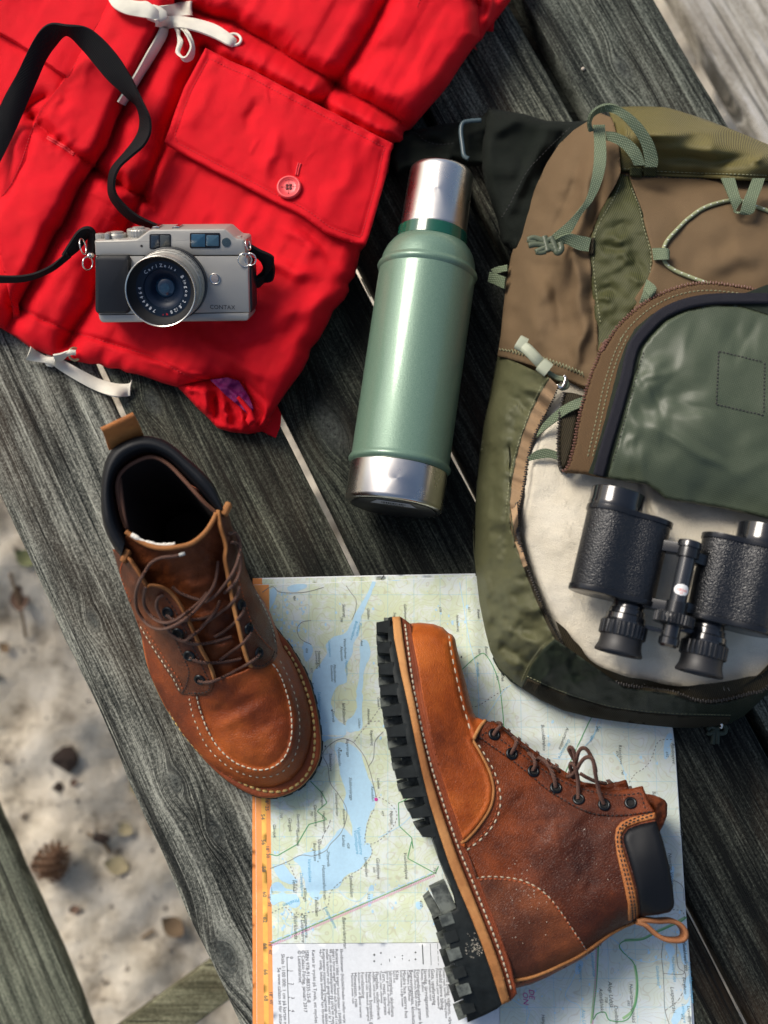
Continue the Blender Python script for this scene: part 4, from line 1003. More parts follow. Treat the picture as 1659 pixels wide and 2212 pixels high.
lakes = [B3([(815, 112), (835, 122), (790, 240), (750, 350), (720, 460), (690, 560), (650, 640), (655, 720), (600, 760), (560, 860), (600, 960), (650, 990), (640, 1060), (560, 1070), (510, 1100), (480, 980), (470, 880), (440, 760), (470, 650), (530, 560), (530, 480), (620, 440), (660, 400), (700, 340), (750, 240), (790, 170)]),
         B3([(742, 480), (775, 480), (790, 560), (765, 650), (765, 760), (750, 900), (735, 1010), (665, 1030), (650, 960), (700, 920), (720, 800), (735, 640)]),
         B3([(600, 1085), (655, 1085), (740, 1140), (768, 1200), (790, 1300), (822, 1380), (833, 1460), (800, 1520), (775, 1620), (760, 1720)])+B4([(812, 180), (845, 205), (835, 280), (780, 350), (700, 400), (620, 480), (560, 505), (510, 560), (450, 510), (425, 430), (400, 345), (345, 290), (420, 268), (520, 240), (600, 180), (665, 100)])+B3([(695, 1660), (690, 1580), (640, 1480), (655, 1400), (622, 1300), (600, 1200), (585, 1130)]),
         B4([(210, 470), (260, 440), (300, 480), (360, 500), (400, 570), (350, 600), (280, 560), (230, 590), (205, 560)]), B4([(230, 350), (290, 330), (330, 380), (380, 440), (330, 450), (270, 420)]),
         B3([(155, 210), (200, 160), (240, 150), (225, 230), (190, 300), (200, 380), (165, 330)]), B3([(300, 150), (370, 130), (420, 140), (380, 170), (320, 175)]), B3([(890, 75), (980, 78), (985, 105), (900, 110)]), B3([(400, 480), (445, 490), (450, 540), (415, 600), (400, 550)]),
         B3([(545, 500), (560, 480), (600, 490), (590, 540), (560, 600), (545, 560)]), B4([(1130, 565), (1165, 570), (1170, 600), (1150, 620), (1130, 600)]), B4([(830, 480), (858, 460), (850, 540), (835, 600), (828, 540)]),
         B5([(465, 590), (480, 545), (510, 530), (515, 560), (490, 610), (470, 615)]), B5([(1100, 420), (1140, 380), (1165, 300), (1180, 420), (1185, 500), (1150, 560), (1120, 500)]), B5([(1060, 900), (1100, 830), (1160, 790), (1185, 700), (1192, 760), (1150, 850), (1090, 930)]),
         B5([(1020, 440), (1060, 430), (1080, 480), (1060, 520), (1070, 590), (1040, 620), (1050, 540)]), B2([(1350, 330), (1395, 290), (1400, 330), (1370, 380), (1378, 430), (1350, 480), (1335, 430)]), B2([(1375, 1240), (1400, 1180), (1400, 1260), (1385, 1320)]), B2([(1470, 1950), (1520, 1900), (1525, 2000), (1480, 2080)])]
for i, L_ in enumerate(lakes):
    big = len(L_) > 10; printed('lake', rough_poly(L_, 4 if big else 2, i), m_water, 2, 9 if big else 5)
mbw = MB(); rr_ = random.Random(8)
def blob(m_, cx_, cy_, r, lv=2):
    n_ = 9; q = [(cx_+r*(.6+.6*rr_.random())*cos(2*pi*k/n_)*.7, cy_+r*(.6+.6*rr_.random())*sin(2*pi*k/n_)) for k in range(n_)]
    q = np.array([(cx_, cy_)]+q); V = P(q[:, 0], q[:, 1], mh(q[:, 0], q[:, 1])+.0001*lv); m_.add(V, [(0, (k+1) % n_+1, k+1) for k in range(n_)])
for (x0, y0, x1, y1), cnt, s_ in (((585, 1280, 660, 1400), 60, 3.4), ((590, 1940, 680, 2030), 40, 3.5), ((930, 1300, 1010, 1350), 10, 4), ((1180, 1370, 1240, 1700), 26, 3.5), ((1400, 1960, 1480, 2080), 40, 3.6), ((1300, 1600, 1440, 1800), 16, 3.5), ((1080, 2060, 1480, 2220), 30, 3), ((800, 1900, 1000, 2020), 22, 3), ((700, 1300, 830, 1800), 26, 3), ((590, 1800, 700, 1950), 14, 3)):
    for _ in range(cnt): blob(mbw, rr_.uniform(x0, x1), rr_.uniform(y0, y1), s_*rr_.uniform(.4, 1.4))
mbw.link('pond', m_water, pmap, smooth=False, kind='stuff')
mbs = MB()
for pts in (B3([(1340, 120), (1370, 300), (1400, 480), (1440, 640), (1455, 800), (1470, 960), (1600, 780), (1650, 740)]), B3([(1470, 960), (1450, 1060), (1440, 1160)]), B2([(870, 330), (800, 400), (720, 470), (600, 470)]), B2([(870, 330), (900, 200), (930, 120)]), B5([(740, 430), (690, 390), (640, 370)]), B5([(740, 430), (800, 510), (920, 540), (1000, 520), (1060, 540)]),
            B5([(465, 610), (440, 670), (405, 740), (430, 780), (490, 810), (500, 880), (490, 930)]), B4([(350, 700), (330, 790), (270, 800)]), B4([(290, 600), (320, 640), (300, 690), (340, 720)]), B4([(640, 490), (690, 540), (760, 560), (820, 510)]), B3([(1240, 1560), (1100, 1500), (980, 1590), (850, 1660)]), B5([(60, 760), (120, 800), (180, 840), (160, 920)]), B2([(1000, 430), (1060, 520), (1090, 640)])):
    pline(mbs, pts, 1.5)
mbs.link('stream', m_water, pmap, smooth=False, kind='stuff')
mbg = MB()
for pts in (B3([(1340, 660), (1445, 565), (1500, 560), (1570, 700), (1600, 900), (1610, 1060)]), B3([(440, 1320), (510, 1390), (540, 1450), (480, 1500), (540, 1550), (430, 1580), (360, 1700), (290, 1740)])+B4([(250, 275), (200, 262)]), B3([(1040, 1410), (1000, 1440), (970, 1450), (975, 1590), (1050, 1660), (1060, 1730)])+B4([(1100, 180), (1075, 290), (1250, 385), (1270, 340)]), B2([(1160, 1960), (1150, 2080), (1120, 2150)]), B2([(870, 180), (830, 250), (680, 570)])): pline(mbg, pts, 2.0, spline=len(pts) < 7)
pline(mbg, B5([(610, 440), (605, 560), (595, 700), (575, 890), (600, 860), (650, 850), (680, 900), (780, 900), (830, 830), (850, 750), (850, 660), (830, 550), (740, 450), (780, 405), (880, 400), (960, 360), (1050, 320), (1120, 290), (1155, 260)]), 2.4)
mbg.link('trail', m_green, pmap, smooth=False, kind='stuff')
mbp = MB(); pline(mbp, B5([(606, 440), (600, 560), (588, 700), (566, 920)]), 5, 2.4); pline(mbp, B5([(835, 560), (848, 650), (845, 750), (820, 840), (760, 890)]), 6, 2.4); pline(mbp, B5([(770, 405), (880, 396), (960, 356), (1050, 316), (1150, 262)]), 6, 2.4); mbp.link('reserve_edge', m_pg, pmap, smooth=False, kind='stuff')
mbr = MB()
for pts in (B3([(150, 180), (210, 145), (260, 180), (400, 180), (520, 150)]), B3([(655, 140), (690, 190), (715, 225), (712, 290), (690, 345)]), B3([(445, 350), (390, 360), (360, 400), (380, 460), (445, 495)]), B3([(700, 1085), (640, 1062), (570, 1090), (515, 1155), (545, 1230), (560, 1330), (610, 1400), (660, 1500), (630, 1620), (560, 1700)])+B4([(560, 240), (480, 275), (400, 270), (320, 310), (205, 355)]), B3([(515, 1155), (500, 1125)]), B3([(700, 1085), (760, 1160), (790, 1230), (815, 1320), (835, 1410)]), B3([(790, 1230), (820, 1180), (830, 1080), (880, 1020)]), B5([(1070, 30), (1130, 70), (1140, 160)]), B5([(1010, 420), (1000, 500), (1010, 600), (1015, 700), (1020, 830), (1050, 930)]), B5([(1010, 610), (1130, 615), (1140, 580)]), B2([(1420, 1700), (1430, 1850), (1480, 1900), (1470, 2000)])): pline(mbr, pts, 1.3)
for pts in (B3([(560, 1552), (550, 1590), (520, 1640), (500, 1700)]), B5([(1130, 730), (1100, 780), (1050, 820), (1020, 840)])): pline(mbr, pts, 1.6, dash=(8, 4))
for pts in (B3([(870, 860), (800, 960), (740, 1030), (700, 1090)]), B3([(800, 960), (870, 955)]), B3([(830, 1410), (900, 1440), (960, 1510), (940, 1590), (850, 1680), (770, 1690), (790, 1560), (830, 1480)]), B4([(840, 210), (850, 260), (800, 340), (690, 410), (590, 500), (560, 600), (410, 640), (350, 640), (300, 600), (215, 635)]), B4([(325, 320), (370, 430), (375, 490)]), B3([(1410, 870), (1460, 860), (1600, 770), (1640, 750)]), B2([(1390, 345), (1300, 360), (1250, 480), (1200, 540), (1150, 570), (1100, 640)]), B5([(1070, 215), (1130, 225), (1145, 280)])): pline(mbr, pts, 1.7, dash=(4, 4))
mbr.link('road', m_road, pmap, smooth=False, kind='stuff')
bl0, bl1 = np.array(B4((212, 828))[0]), np.array(B4((1245, 385))[0]); bd = (bl1-bl0)/np.linalg.norm(bl1-bl0); bnn = np.array([-bd[1], bd[0]])
m1 = MB(); pline(m1, [bl0, bl1], 1.6, spline=False); m1.link('boundary_line', m_green, pmap, smooth=False, kind='stuff')
m1 = MB(); pline(m1, [bl0-bnn*3.2, bl1-bnn*3.2], 2.0, spline=False, dash=(12, 4)); m1.link('boundary_dash', m_water, pmap, smooth=False, kind='stuff')
m1 = MB(); pline(m1, [bl0+bnn*4, bl1+bnn*4], 5, 2.5, spline=False, dash=(2, 2), step=2); pline(m1, B5([(597, 460), (590, 700), (572, 925)]), 4, 3, spline=False, dash=(2, 2), step=2); m1.link('boundary_hatch', m_pink, pmap, smooth=False, kind='stuff')
q = B3([(826, 1419), (848, 1419), (848, 1441), (826, 1441)]); printed('information_mark', q, m_mag, 4, 6)
# lettering: names read downwards, as the sheet lies
def names(lst, mat, name):
    m_ = MB()
    for s_, c_, size, *r in lst:
        ang = radians(r[0] if r else -87)
        V, F = text_geo(s_, 1.0, shear=.25 if name != 'legend_text' else 0)
        k = size*.54/2400./.70*1.0; V = V[:, :2]*k; dx = np.array([cos(ang), sin(ang)]); dy = np.array([-dx[1], dx[0]])
        o_ = P(c_[0], c_[1], .003)[:2]; W = o_+V[:, :1]*dx+V[:, 1:2]*dy; w3 = np.stack([W[:, 0], W[:, 1], np.full(len(W), .003)], 1); px, py = proj(w3); w3[:, 2] = mh(px, py)+.00035
        m_.add(w3, F)
    m_.link(name, mat, pmap, smooth=False, kind='stuff')
T = lambda f, x, y: f((x, y))[0]
names([('Skierutj', T(B3, 632, 250), 12), ('598', T(B3, 620, 330), 9), ('454', T(B3, 337, 200), 9), ('Hemberget', T(B3, 485, 532), 10), ('Luovvavárre', T(B3, 469, 532), 10), ('614', T(B3, 443, 637), 8), ('456', T(B3, 411, 515), 9), ('Västerholmen', T(B3, 640, 458), 10), ('Alepsuolo', T(B3, 620, 505), 10),
       ('Mittiholmen', T(B3, 578, 615), 10), ('Gasskasuolo', T(B3, 562, 618), 9), ('Storvik', T(B3, 569, 893), 11), ('Iehkálsuolo', T(B3, 631, 845), 13), ('Revudden', T(B3, 446, 725), 9), ('Alek', T(B3, 742, 468), 9), ('Udden', T(B3, 727, 940), 10), ('Glájbbo', T(B3, 781, 275), 10), ('Gállonjuonne', T(B3, 1003, 248), 10), ('Giesek', T(B3, 843, 812), 10),
       ('Ahkavárátj', T(B3, 782, 880), 10), ('Rágevárátj', T(B3, 800, 1010), 10), ('Rágenjárgga', T(B3, 656, 1065), 10), ('Njallasuolo', T(B3, 605, 1115), 11), ('Sádenájvve', T(B3, 552, 1150), 11), ('Slubbonjárgga', T(B3, 673, 1295), 11), ('Sádenájvekojan', T(B3, 589, 1390), 10), ('Sádenájvve', T(B3, 501, 1375), 10), ('Rávevárre', T(B3, 634, 1485), 10),
       ('Gárddevárre', T(B3, 460, 1460), 11), ('700', T(B3, 440, 1498), 9), ('Heggetjávdda', T(B3, 514, 1500), 10), ('Stormyran', T(B3, 358, 1515), 11), ('Gárgok', T(B3, 307, 1540), 12), ('Guvnnjok', T(B3, 354, 1610), 11), ('Gántjok', T(B3, 214, 1578), 11), ('735', T(B3, 256, 1510), 9), ('Liejbek', T(B3, 842, 1300), 10), ('Rávudden', T(B3, 806, 1350), 10), ('Njunjás', T(B3, 919, 1497), 12), ('477', T(B3, 868, 1497), 9),
       ('Vuolvonájvve', T(B4, 1050, 250), 13), ('Gáddájvve', T(B4, 876, 285), 13), ('604', T(B4, 856, 345), 9), ('Ljungudden', T(B4, 803, 280), 11), ('Kalnäs', T(B4, 660, 140), 12), ('428', T(B4, 692, 190), 10), ('Yttervik', T(B4, 563, 245), 12), ('Bergviken', T(B4, 478, 190), 12), ('Varasviken', T(B4, 507, 165), 12), ('Hanssonsholmen', T(B4, 534, 330), 13), ('Killingh', T(B4, 417, 475), 12), ('Iehkál', T(B4, 348, 425), 14), ('Sandudden', T(B4, 707, 395), 13), ('Talludden', T(B4, 488, 528), 13),
       ('Luspevárre', T(B4, 422, 645), 13), ('Ö Luspevárre', T(B4, 400, 640), 13), ('Björklunda', T(B4, 355, 648), 14), ('Bakvárdsmyran', T(B4, 662, 660), 13), ('512', T(B4, 820, 510), 10), ('610', T(B4, 1152, 555), 11), ('769', T(B4, 1237, 345), 11), ('Sugkájvve', T(B3, 942, 300), 10), ('Niedevárátj', T(B3, 1318, 315), 10), ('Riesek', T(B3, 1445, 282), 10), ('611', T(B3, 1390, 270), 9), ('678', T(B3, 1216, 268), 9), ('Bassta', T(B3, 1492, 505), 11), ('550', T(B3, 1450, 522), 9), ('Darfek', T(B3, 1588, 650), 11), ('824', T(B3, 1560, 680), 9),
       ('Buoiddavahta', T(B2, 520, 245), 13), ('Anutnjuonne', T(B2, 690, 262), 12, -112), ('Rássoájvve', T(B2, 1035, 380), 12), ('874', T(B2, 1018, 420), 10), ('643', T(B2, 885, 255), 10), ('740', T(B2, 1052, 545), 9), ('692', T(B2, 1348, 425), 10), ('Rávdoajvve', T(B2, 1382, 370), 12), ('620', T(B2, 1442, 943), 10), ('Nuortap Várddo', T(B2, 1364, 1097), 13), ('Ruohkonjárgga', T(B2, 1462, 1690), 12), ('Berghem', T(B2, 1460, 1920), 12), ('Luspevárási', T(B2, 1380, 1985), 14), ('Bárrevaratj', T(B2, 1260, 688), 12),
       ('Alep Udtjá', T(B5, 668, 658), 15), ('738', T(B5, 648, 752), 10), ('Adásfjåhkká', T(B5, 612, 700), 13), ('Nuortamustjåhkká', T(B5, 800, 672), 13), ('682', T(B5, 788, 775), 10), ('Duolbbatjåhkká', T(B5, 706, 806), 13), ('416', T(B5, 1118, 858), 9), ('Luvosmyran', T(B5, 1158, 808), 12), ('Háhppmas', T(B5, 256, 862), 12), ('Luoktaluspe', T(B5, 1130, 412), 10)], m_text, 'lettering')
names([('Pitälven', T(B3, 735, 360), 12, -105), ('Bittlámiähne', T(B3, 712, 350), 11, -105), ('Saddajávrre', T(B3, 484, 778), 12), ('Vuolvojávrre', T(B4, 755, 90), 14, -84), ('Vuolvojaure', T(B4, 735, 110), 13, -84), ('Luspejávrre', T(B4, 545, 600), 13, -62), ('Varraslijokta', T(B4, 445, 290), 12), ('Dávvelájvrre', T(B4, 395, 380), 12), ('Piteälven', T(B4, 390, 540), 13, 200), ('Njásjávrre', T(B3, 650, 590), 10), ('Luomájávrre', T(B3, 548, 470), 9), ('Arrelijokk', T(B3, 1440, 600), 10), ('Giebbájávrre', T(B2, 700, 340), 11, -120), ('Rássovágge', T(B2, 905, 250), 11, -125),
       ('Murkátjávrátja', T(B5, 1062, 505), 11), ('Jarreluokta', T(B5, 1160, 535), 12), ('Luvosluspen', T(B5, 1170, 645), 12), ('Luvosjaure', T(B5, 1125, 795), 11), ('Alep Udtjajávrre', T(B5, 505, 830), 12), ('Gállojávrátj', T(B5, 965, 560), 11), ('Ajájávrre', T(B5, 485, 550), 11), ('Lastakjávrátje', T(B5, 562, 480), 11)], m_btext, 'water_name')
names([('DE', T(B5, 178, 706), 20), ('ON', T(B5, 140, 722), 20)], m_mag, 'reserve_lettering')
names([('Ekvidistansen (höjdskillnaden mellan varje höjdkurva) är 20 m', T(B4, 648, 862), 11), ('Rutnätet i blått anger koordinater i SWEREF 99 TM. Det glesare', T(B4, 618, 862), 11), ('nätet i brunt anger latitud och longitud i referenssystemet SWE', T(B4, 598, 862), 11), ('99 (som överensstämmer på cirka en meter med WGS 84).', T(B4, 578, 862), 11), ('mellan kartnorr och geografiskt norr är 1° till 3° (meridiankon', T(B4, 558, 862), 11), ('Kompassens missvisning (magnetisk deklination) är inom om', T(B4, 536, 862), 11), ('+6-7° ostlig, lokala avvikelser kan förekomma', T(B4, 516, 862), 11),
       ('Kartan är tryckt på Tyvek, ett mycket slitstarkt syntetmaterial', T(B4, 470, 868), 12), ('ISBN 978-91-88335-25-8', T(B4, 428, 870), 13), ('© Calazo Förlag, januari 2017', T(B4, 404, 870), 13), ('© Lantmäteriet', T(B4, 380, 872), 13), ('Skala 1:100 000: 1 cm på kartan motsvarar 1 km i terräng', T(B4, 277, 893), 13), ('Se www.calazo.se för aktuellt kartutbud', T(B4, 252, 980), 13), ('0', T(B4, 332, 910), 12), ('1', T(B4, 332, 994), 12), ('2', T(B4, 336, 1076), 12), ('3', T(B4, 340, 1164), 12), ('4', T(B4, 341, 1246), 12),
       ('Minnessten, ruin', T(B4, 732, 1012), 13), ('Memorial stone, ruin', T(B4, 716, 1015), 9), ('Fornlämning', T(B4, 778, 1010), 13), ('Ancient relic of special interest', T(B4, 760, 1010), 9), ('Naturminne: botaniskt, geologiskt', T(B4, 824, 1008), 13), ('Natural relic: botanical, geological', T(B4, 807, 1008), 9), ('Flygplats, vindkraftverk', T(B4, 869, 1006), 13), ('Airport, wind turbine', T(B4, 852, 1006), 9), ('Torn, mast, skorsten', T(B4, 913, 1002), 13), ('Tower, mast, chimney', T(B4, 896, 1002), 9), ('Idrottsplats, skjutbana', T(B4, 957, 1000), 13), ('Sports ground, shooting range', T(B4, 940, 1000), 9), ('Kåta', T(B4, 998, 998), 13), ('Sami hut', T(B4, 982, 998), 9),
       ('Mindre hus, större hus', T(B4, 1042, 996), 13), ('Small house, Large house', T(B4, 1026, 996), 9), ('Begravningsplats, klockstapel', T(B4, 1086, 994), 13), ('Cemetery, bell tower', T(B4, 1070, 994), 9), ('Församlingskyrka, annan kyrka', T(B4, 1128, 992), 13), ('Parish church, other church', T(B4, 1112, 992), 9), ('Järnväg, järnvägsstation', T(B4, 1176, 990), 13), ('Railway, station', T(B4, 1158, 990), 9), ('Gata, uppfartsväg', T(B4, 1222, 988), 13), ('Street, approach road', T(B4, 1204, 988), 9), ('Enskild sämre bilväg', T(B4, 1270, 984), 13), ('Private road, poor standard', T(B4, 1252, 984), 9), ('Enskild bilväg, vägbom, vändplan', T(B4, 1314, 982), 13), ('Private road, barrier, turning place', T(B4, 1296, 982), 9),
       ('54', T(B4, 148, 10), 15), ('56', T(B4, 152, 170), 15), ('58', T(B4, 154, 340), 15), ('60', T(B4, 158, 500), 15), ('62', T(B4, 161, 660), 15), ('64', T(B4, 163, 825), 15), ('66', T(B4, 166, 990), 15), ('68', T(B4, 168, 1155), 15), ('18° 25', T(B3, 166, 1420), 13), ('18° 30', T(B4, 180, 210), 12), ("18° 35'", T(B4, 190, 515), 12), ("18° 40'", T(B4, 196, 815), 12), ("18° 45'", T(B4, 202, 1130), 12)], simple('map_grey_print', (.10, .10, .11), .7), 'legend_text')
m1 = MB()
pline(m1, B4([(312, 915), (325, 1337)]), 1.3, spline=False)
for y_ in (915, 1000, 1083, 1168, 1252): pline(m1, B4([(312+(y_-915)*.03, y_), (326+(y_-915)*.03, y_)]), 1.3, spline=False)
for x_, y_, s_ in ((1125, 885, 6), (1125, 928, 6), (906, 888, 6), (864, 900, 8), (864, 940, 6)):
    pline(m1, B4([(x_-s_, y_), (x_+s_, y_)]), 1.5, spline=False, step=1.5); pline(m1, B4([(x_, y_-s_), (x_, y_+s_)]), 1.5, spline=False, step=1.5)
pline(m1, B4([(1168, 835), (1174, 960)]), 2.0, spline=False); pline(m1, B4([(1218, 830), (1224, 965)]), .8, spline=False); pline(m1, B4([(1264, 828), (1270, 965)]), .9, spline=False, dash=(10, 4)); pline(m1, B4([(960, 925), (962, 945)]), 1.2, spline=False, step=1.5)
for x_, y_ in ((1085, 935), (995, 915), (1042, 905), (1042, 925), (908, 960), (508, 310), (408, 640), (373, 635), (568, 245)): blob(m1, *B4((x_, y_))[0], 1.8, 3.5)
for x_, y_ in ((875, 90), (868, 98), (882, 84), (625, 1135), (1350, 570), (530, 1110), (570, 892)): blob(m1, *B3((x_, y_))[0], 2.6, 3.5)
m1.link('legend_symbol', m_text, pmap, smooth=False, kind='stuff')

# ================================================================== BOOTS
def leather(name, dark, mid, light, tone=.5, cell=560, rough=.42, seed=0, bs=.55):
    t = NT(name); a = t.noise(10, 3, .5, vec=t.mapv(loc=(seed, seed, 0))); b = t.noise(70, 4, .65)
    f = t.math('ADD', t.math('MULTIPLY', a, .75), t.math('MULTIPLY', b, .25)); f = t.math('ADD', f, tone-.5)
    c = t.ramp(f, [(.34, dark), (.47, mid), (.60, light)])
    v = t.voro(cell, vec=None, feat='DISTANCE_TO_EDGE'); vv = t.math('ADD', t.rng(v, 0, .16), t.math('MULTIPLY', t.noise(240, 4, .7), .8))
    c = t.mix(t.rng(v, 0, .07, .16, 0), c, light)
    sc = t.rng(t.noise(260, 4, .7), .66, .72); c = t.mix(t.math('MULTIPLY', sc, .4), c, tuple(min(1, q*1.5) for q in light))
    n = t.bump(vv, bs, .00045); n = t.bump(t.noise(60, 3), .35, .0015, n)
    return t.out(c, t.rng(b, .3, .7, rough-.07, rough+.12), n, spec=.26)
L_or = leather('orange_leather', (.13, .024, .005), (.29, .056, .008), (.47, .112, .015), .53)
L_br = leather('brown_leather', (.026, .0065, .0035), (.070, .0155, .005), (.20, .042, .009), .49, seed=4)
L_dk = leather('dark_brown_leather', (.040, .012, .006), (.085, .024, .010), (.19, .052, .016), .49, seed=9)
L_tan = leather('raw_leather_edge', (.20, .075, .022), (.33, .135, .042), (.50, .24, .085), .52, 900, .7, 2, .3)
L_rand = leather('red_brown_leather', (.12, .028, .010), (.22, .048, .016), (.32, .08, .025), .5, 800, .5, 6)
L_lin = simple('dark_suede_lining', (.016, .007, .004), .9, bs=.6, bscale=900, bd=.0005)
L_pad = simple('black_padded_leather', (.004, .005, .007), .5, bs=.25, bscale=1600, bd=.00015, spec=.22)
fleece_w = simple('white_fleece', (.72, .68, .60), .95, bs=1., bscale=800, bd=.001)
tr = NT('black_rubber_sole'); fq = tr.noise(120, 4, .7); du = tr.rng(tr.noise(55, 5, .75), .60, .72, 0, .6)
sp = tr.rng(tr.noise(1500, 2, .8), .66, .70); du2 = tr.math('MULTIPLY', sp, du)
rub = tr.out(tr.mix(du2, tr.mix(tr.rng(fq, .3, .7), (.006, .008, .008), (.016, .020, .020)), (.5, .45, .36)), .6, tr.bump(tr.noise(900, 3), .3, .0002), spec=.2)
tr = NT('lit_lug_rubber'); fq = tr.noise(90, 4, .7)  # light on the tread facets is put into this paler grey
lugm = tr.out(tr.mix(tr.rng(fq, .40, .62), (.020, .026, .024), (.12, .135, .118)), .65, tr.bump(tr.noise(900, 3), .3, .0003))
th_w = simple('white_waxed_thread', (.48, .42, .30), .6, bs=.5, bscale=3000, bd=.0002)
th_y = simple('yellow_waxed_thread', (.50, .34, .11), .6, bs=.5, bscale=3000, bd=.0002)
th_b = simple('black_thread', (.012, .010, .009), .7)
th_o = simple('rust_thread', (.35, .07, .015), .7)
tl_ = NT('brown_braided_lace'); wv = tl_.wave(420, dirn='DIAGONAL', dist=.5); lace_m = tl_.out(tl_.mix(tl_.rng(wv, .3, .7), (.010, .007, .006), (.19, .085, .055)), .6, tl_.bump(wv, .8, .0006))
eye_m = simple('gunmetal', (.035, .038, .04), .35, 1.0)

def tpsz(f, lst): return [(*f((x, y))[0], z) for x, y, z in lst]
def lace(parent, surf, f, pts, lift=.002, r=.00125, default=None, name='lace', mat=None):
    """lace laid along a traced path; optional third value lifts it off what lies below"""
    q = smoothline([(*f((p[0], p[1]))[0], (p[2] if len(p) > 2 else 0)) for p in pts], 2.5)
    zz = []
    for p in q:
        l, n = surf.at(p[0], p[1]); zz.append(np.nan if l is None else l[2])
    zz = np.array(zz)
    if np.isnan(zz).all(): zz[:] = default or .1
    ok = ~np.isnan(zz); zz = np.interp(np.arange(len(zz)), np.arange(len(zz))[ok], zz[ok])
    for _ in range(14): zz = np.maximum(zz, np.convolve(np.pad(zz, 2, 'edge'), np.ones(5)/5, 'valid'))
    L = P(q[:, 0], q[:, 1], zz+lift+q[:, 2])
    V, F = tube(L, r*1.12, 8); return link(name, V, F, mat or lace_m, parent)
def put_eyelet(parent, surf, c, R=.0052, name='eyelet', n_=None):
    l, n = surf.at(*c)
    if n_ is not None: n = np.array(n_)/np.linalg.norm(n_)
    V, F = lathe([(-.0004, R), (.0006, R*.97), (.0012, R*.82), (.0012, R*.66), (.0004, R*.54), (-.0008, R*.52)], l+n*.0003, n, 26); e = link(name, V, F, eye_m, parent)
    V, F = lathe([(.0002, R*.56), (-.0002, .0001)], l+n*.0003, n, 16); link('eyelet_hole', V, F, simple_hole, e); return l, n
simple_hole = simple('dark_hole', (.004, .004, .004), .9)
def along(surf, pts, f, mb, ln, gap, r, off=.0003, step=2.5, slant=0.):
    L, N = surf.path([f(p)[0] for p in pts], step, off); stitches(mb, L, N, ln, gap, r, slant=slant)
def bead(surf, pts, f, r, mat, parent, name='piping', off=0.0):
    L, N = surf.path([f(p)[0] for p in pts], 3, off); V, F = tube(L, r, 8, N); return link(name, V, F, mat, parent)

# ------------------------------------------------------------------ boot lying on its side
bt = thing('lace_up_boot', 'brown leather boot lying on its side on the map, chunky black sole facing left', 'boot', tuple(P(1150, 1750, .003)), 'pair of brown leather boots')
HWY = [60, 90, 130, 200, 320, 500, 700, 900, 1100, 1300, 1500, 1700, 1900, 2020, 2100, 2220]
HWZ = [.055, .062, .070, .080, .088, .094, .097, .096, .092, .088, .086, .086, .083, .078, .070, .056]
HWYd = [B1((0, v))[0][1] for v in HWY]
def zs(X, Y): return np.interp(Y-(X-450)*.0, HWYd, HWZ)
S0 = [(155, 88), (165, 200), (200, 380), (240, 560), (280, 760), (310, 900), (350, 1060), (400, 1220), (450, 1370), (500, 1500), (560, 1640), (620, 1790), (680, 1960), (728, 2112)]
S1 = [(198, 86), (212, 200), (240, 380), (278, 560), (315, 740), (352, 900), (400, 1060), (450, 1210), (500, 1350), (552, 1480), (612, 1630), (672, 1780), (730, 1940), (770, 2094)]
S2 = [(222, 128), (238, 250), (258, 400), (282, 540), (318, 710), (360, 870), (410, 1025), (460, 1175), (512, 1318), (572, 1462), (630, 1610), (690, 1760), (745, 1920), (782, 2052)]
S4 = [(246, 122), (262, 210), (290, 350), (315, 520), (352, 700), (397, 870), (440, 1005), (490, 1150), (540, 1295), (600, 1440), (660, 1600), (720, 1760), (768, 1905), (800, 2060)]
R0 = [(134, 90), (134, 220), (150, 330), (178, 480), (212, 640), (236, 760), (272, 890), (310, 1010), (345, 1130), (372, 1250)]
T0 = [(72, 92), (76, 230), (86, 400), (100, 560), (130, 710), (156, 850), (196, 1000), (232, 1080), (272, 1170), (322, 1252)]
side_poly = S0+[(705, 2132), (640, 2165), (548, 2205), (530, 2100), (500, 1990), (478, 1900), (455, 1800), (428, 1705), (412, 1648), (494, 1614), (468, 1500), (430, 1420), (398, 1350), (374, 1252)]+R0[::-1][1:]
sole = sheet('sole', B1(side_poly), lambda X, Y, d: zs(X, Y)-.0012+rimround(d, 3, .0008), rub, bt, 5, skirt=[(.0002, 'd', .004), (.001, 'a', .030), (.004, 'a', .004)], angle=55)
# lugs in three rows across the tread
def interp_line(line, s):
    q = resample(np.array(B1(line)), 1, n=200); return q[int(np.clip(s, 0, 1)*200)]
def lug(s, w_, za, zb, ext=0.0, mat=None):
    a = interp_line(R0, s-w_/2); b = interp_line(R0, s+w_/2); c = interp_line(T0, s+w_*.36); d = interp_line(T0, s-w_*.36)
    o_ = (c+d)/2-(a+b)/2; c = c+o_*ext; d = d+o_*ext; a = a-o_*.25; b = b-o_*.25
    V = [P(*p, zb)-0 for p in (a, b, c, d)]; lo = []
    for v, p in zip(V, (a, b, c, d)): lo.append(np.array([v[0], v[1], za]))
    up = []
    cc = sum(V)/4
    for v in V: up.append(cc+(v-cc)*np.array([.86, .86, 1])); 
    hi = [np.array([u[0], u[1], zb]) for u in up]; md = [np.array([v[0], v[1], zb-.0012]) for v in V]
    VV = lo+md+hi; F = [(0, 3, 2, 1), (8, 9, 10, 11)]
    for r_ in (0, 4):
        for k in range(4): l_ = (k+1) % 4; F.append((r_+k, r_+l_, r_+4+l_, r_+4+k))
    return link('lug', VV, F, mat or rub, sole, angle=30, fix=True)
for i in range(11):
    s = .045+i*.092; zt = float(zs(0, interp_line(R0, min(s, 1))[1]))-.0016; lug(s, .062, zt-.020, zt)
for i in range(10):
    s = .09+i*.094; zt = float(zs(0, interp_line(R0, min(s, 1))[1])); lug(s, .050, zt-.052, zt-.026, .05, lugm)
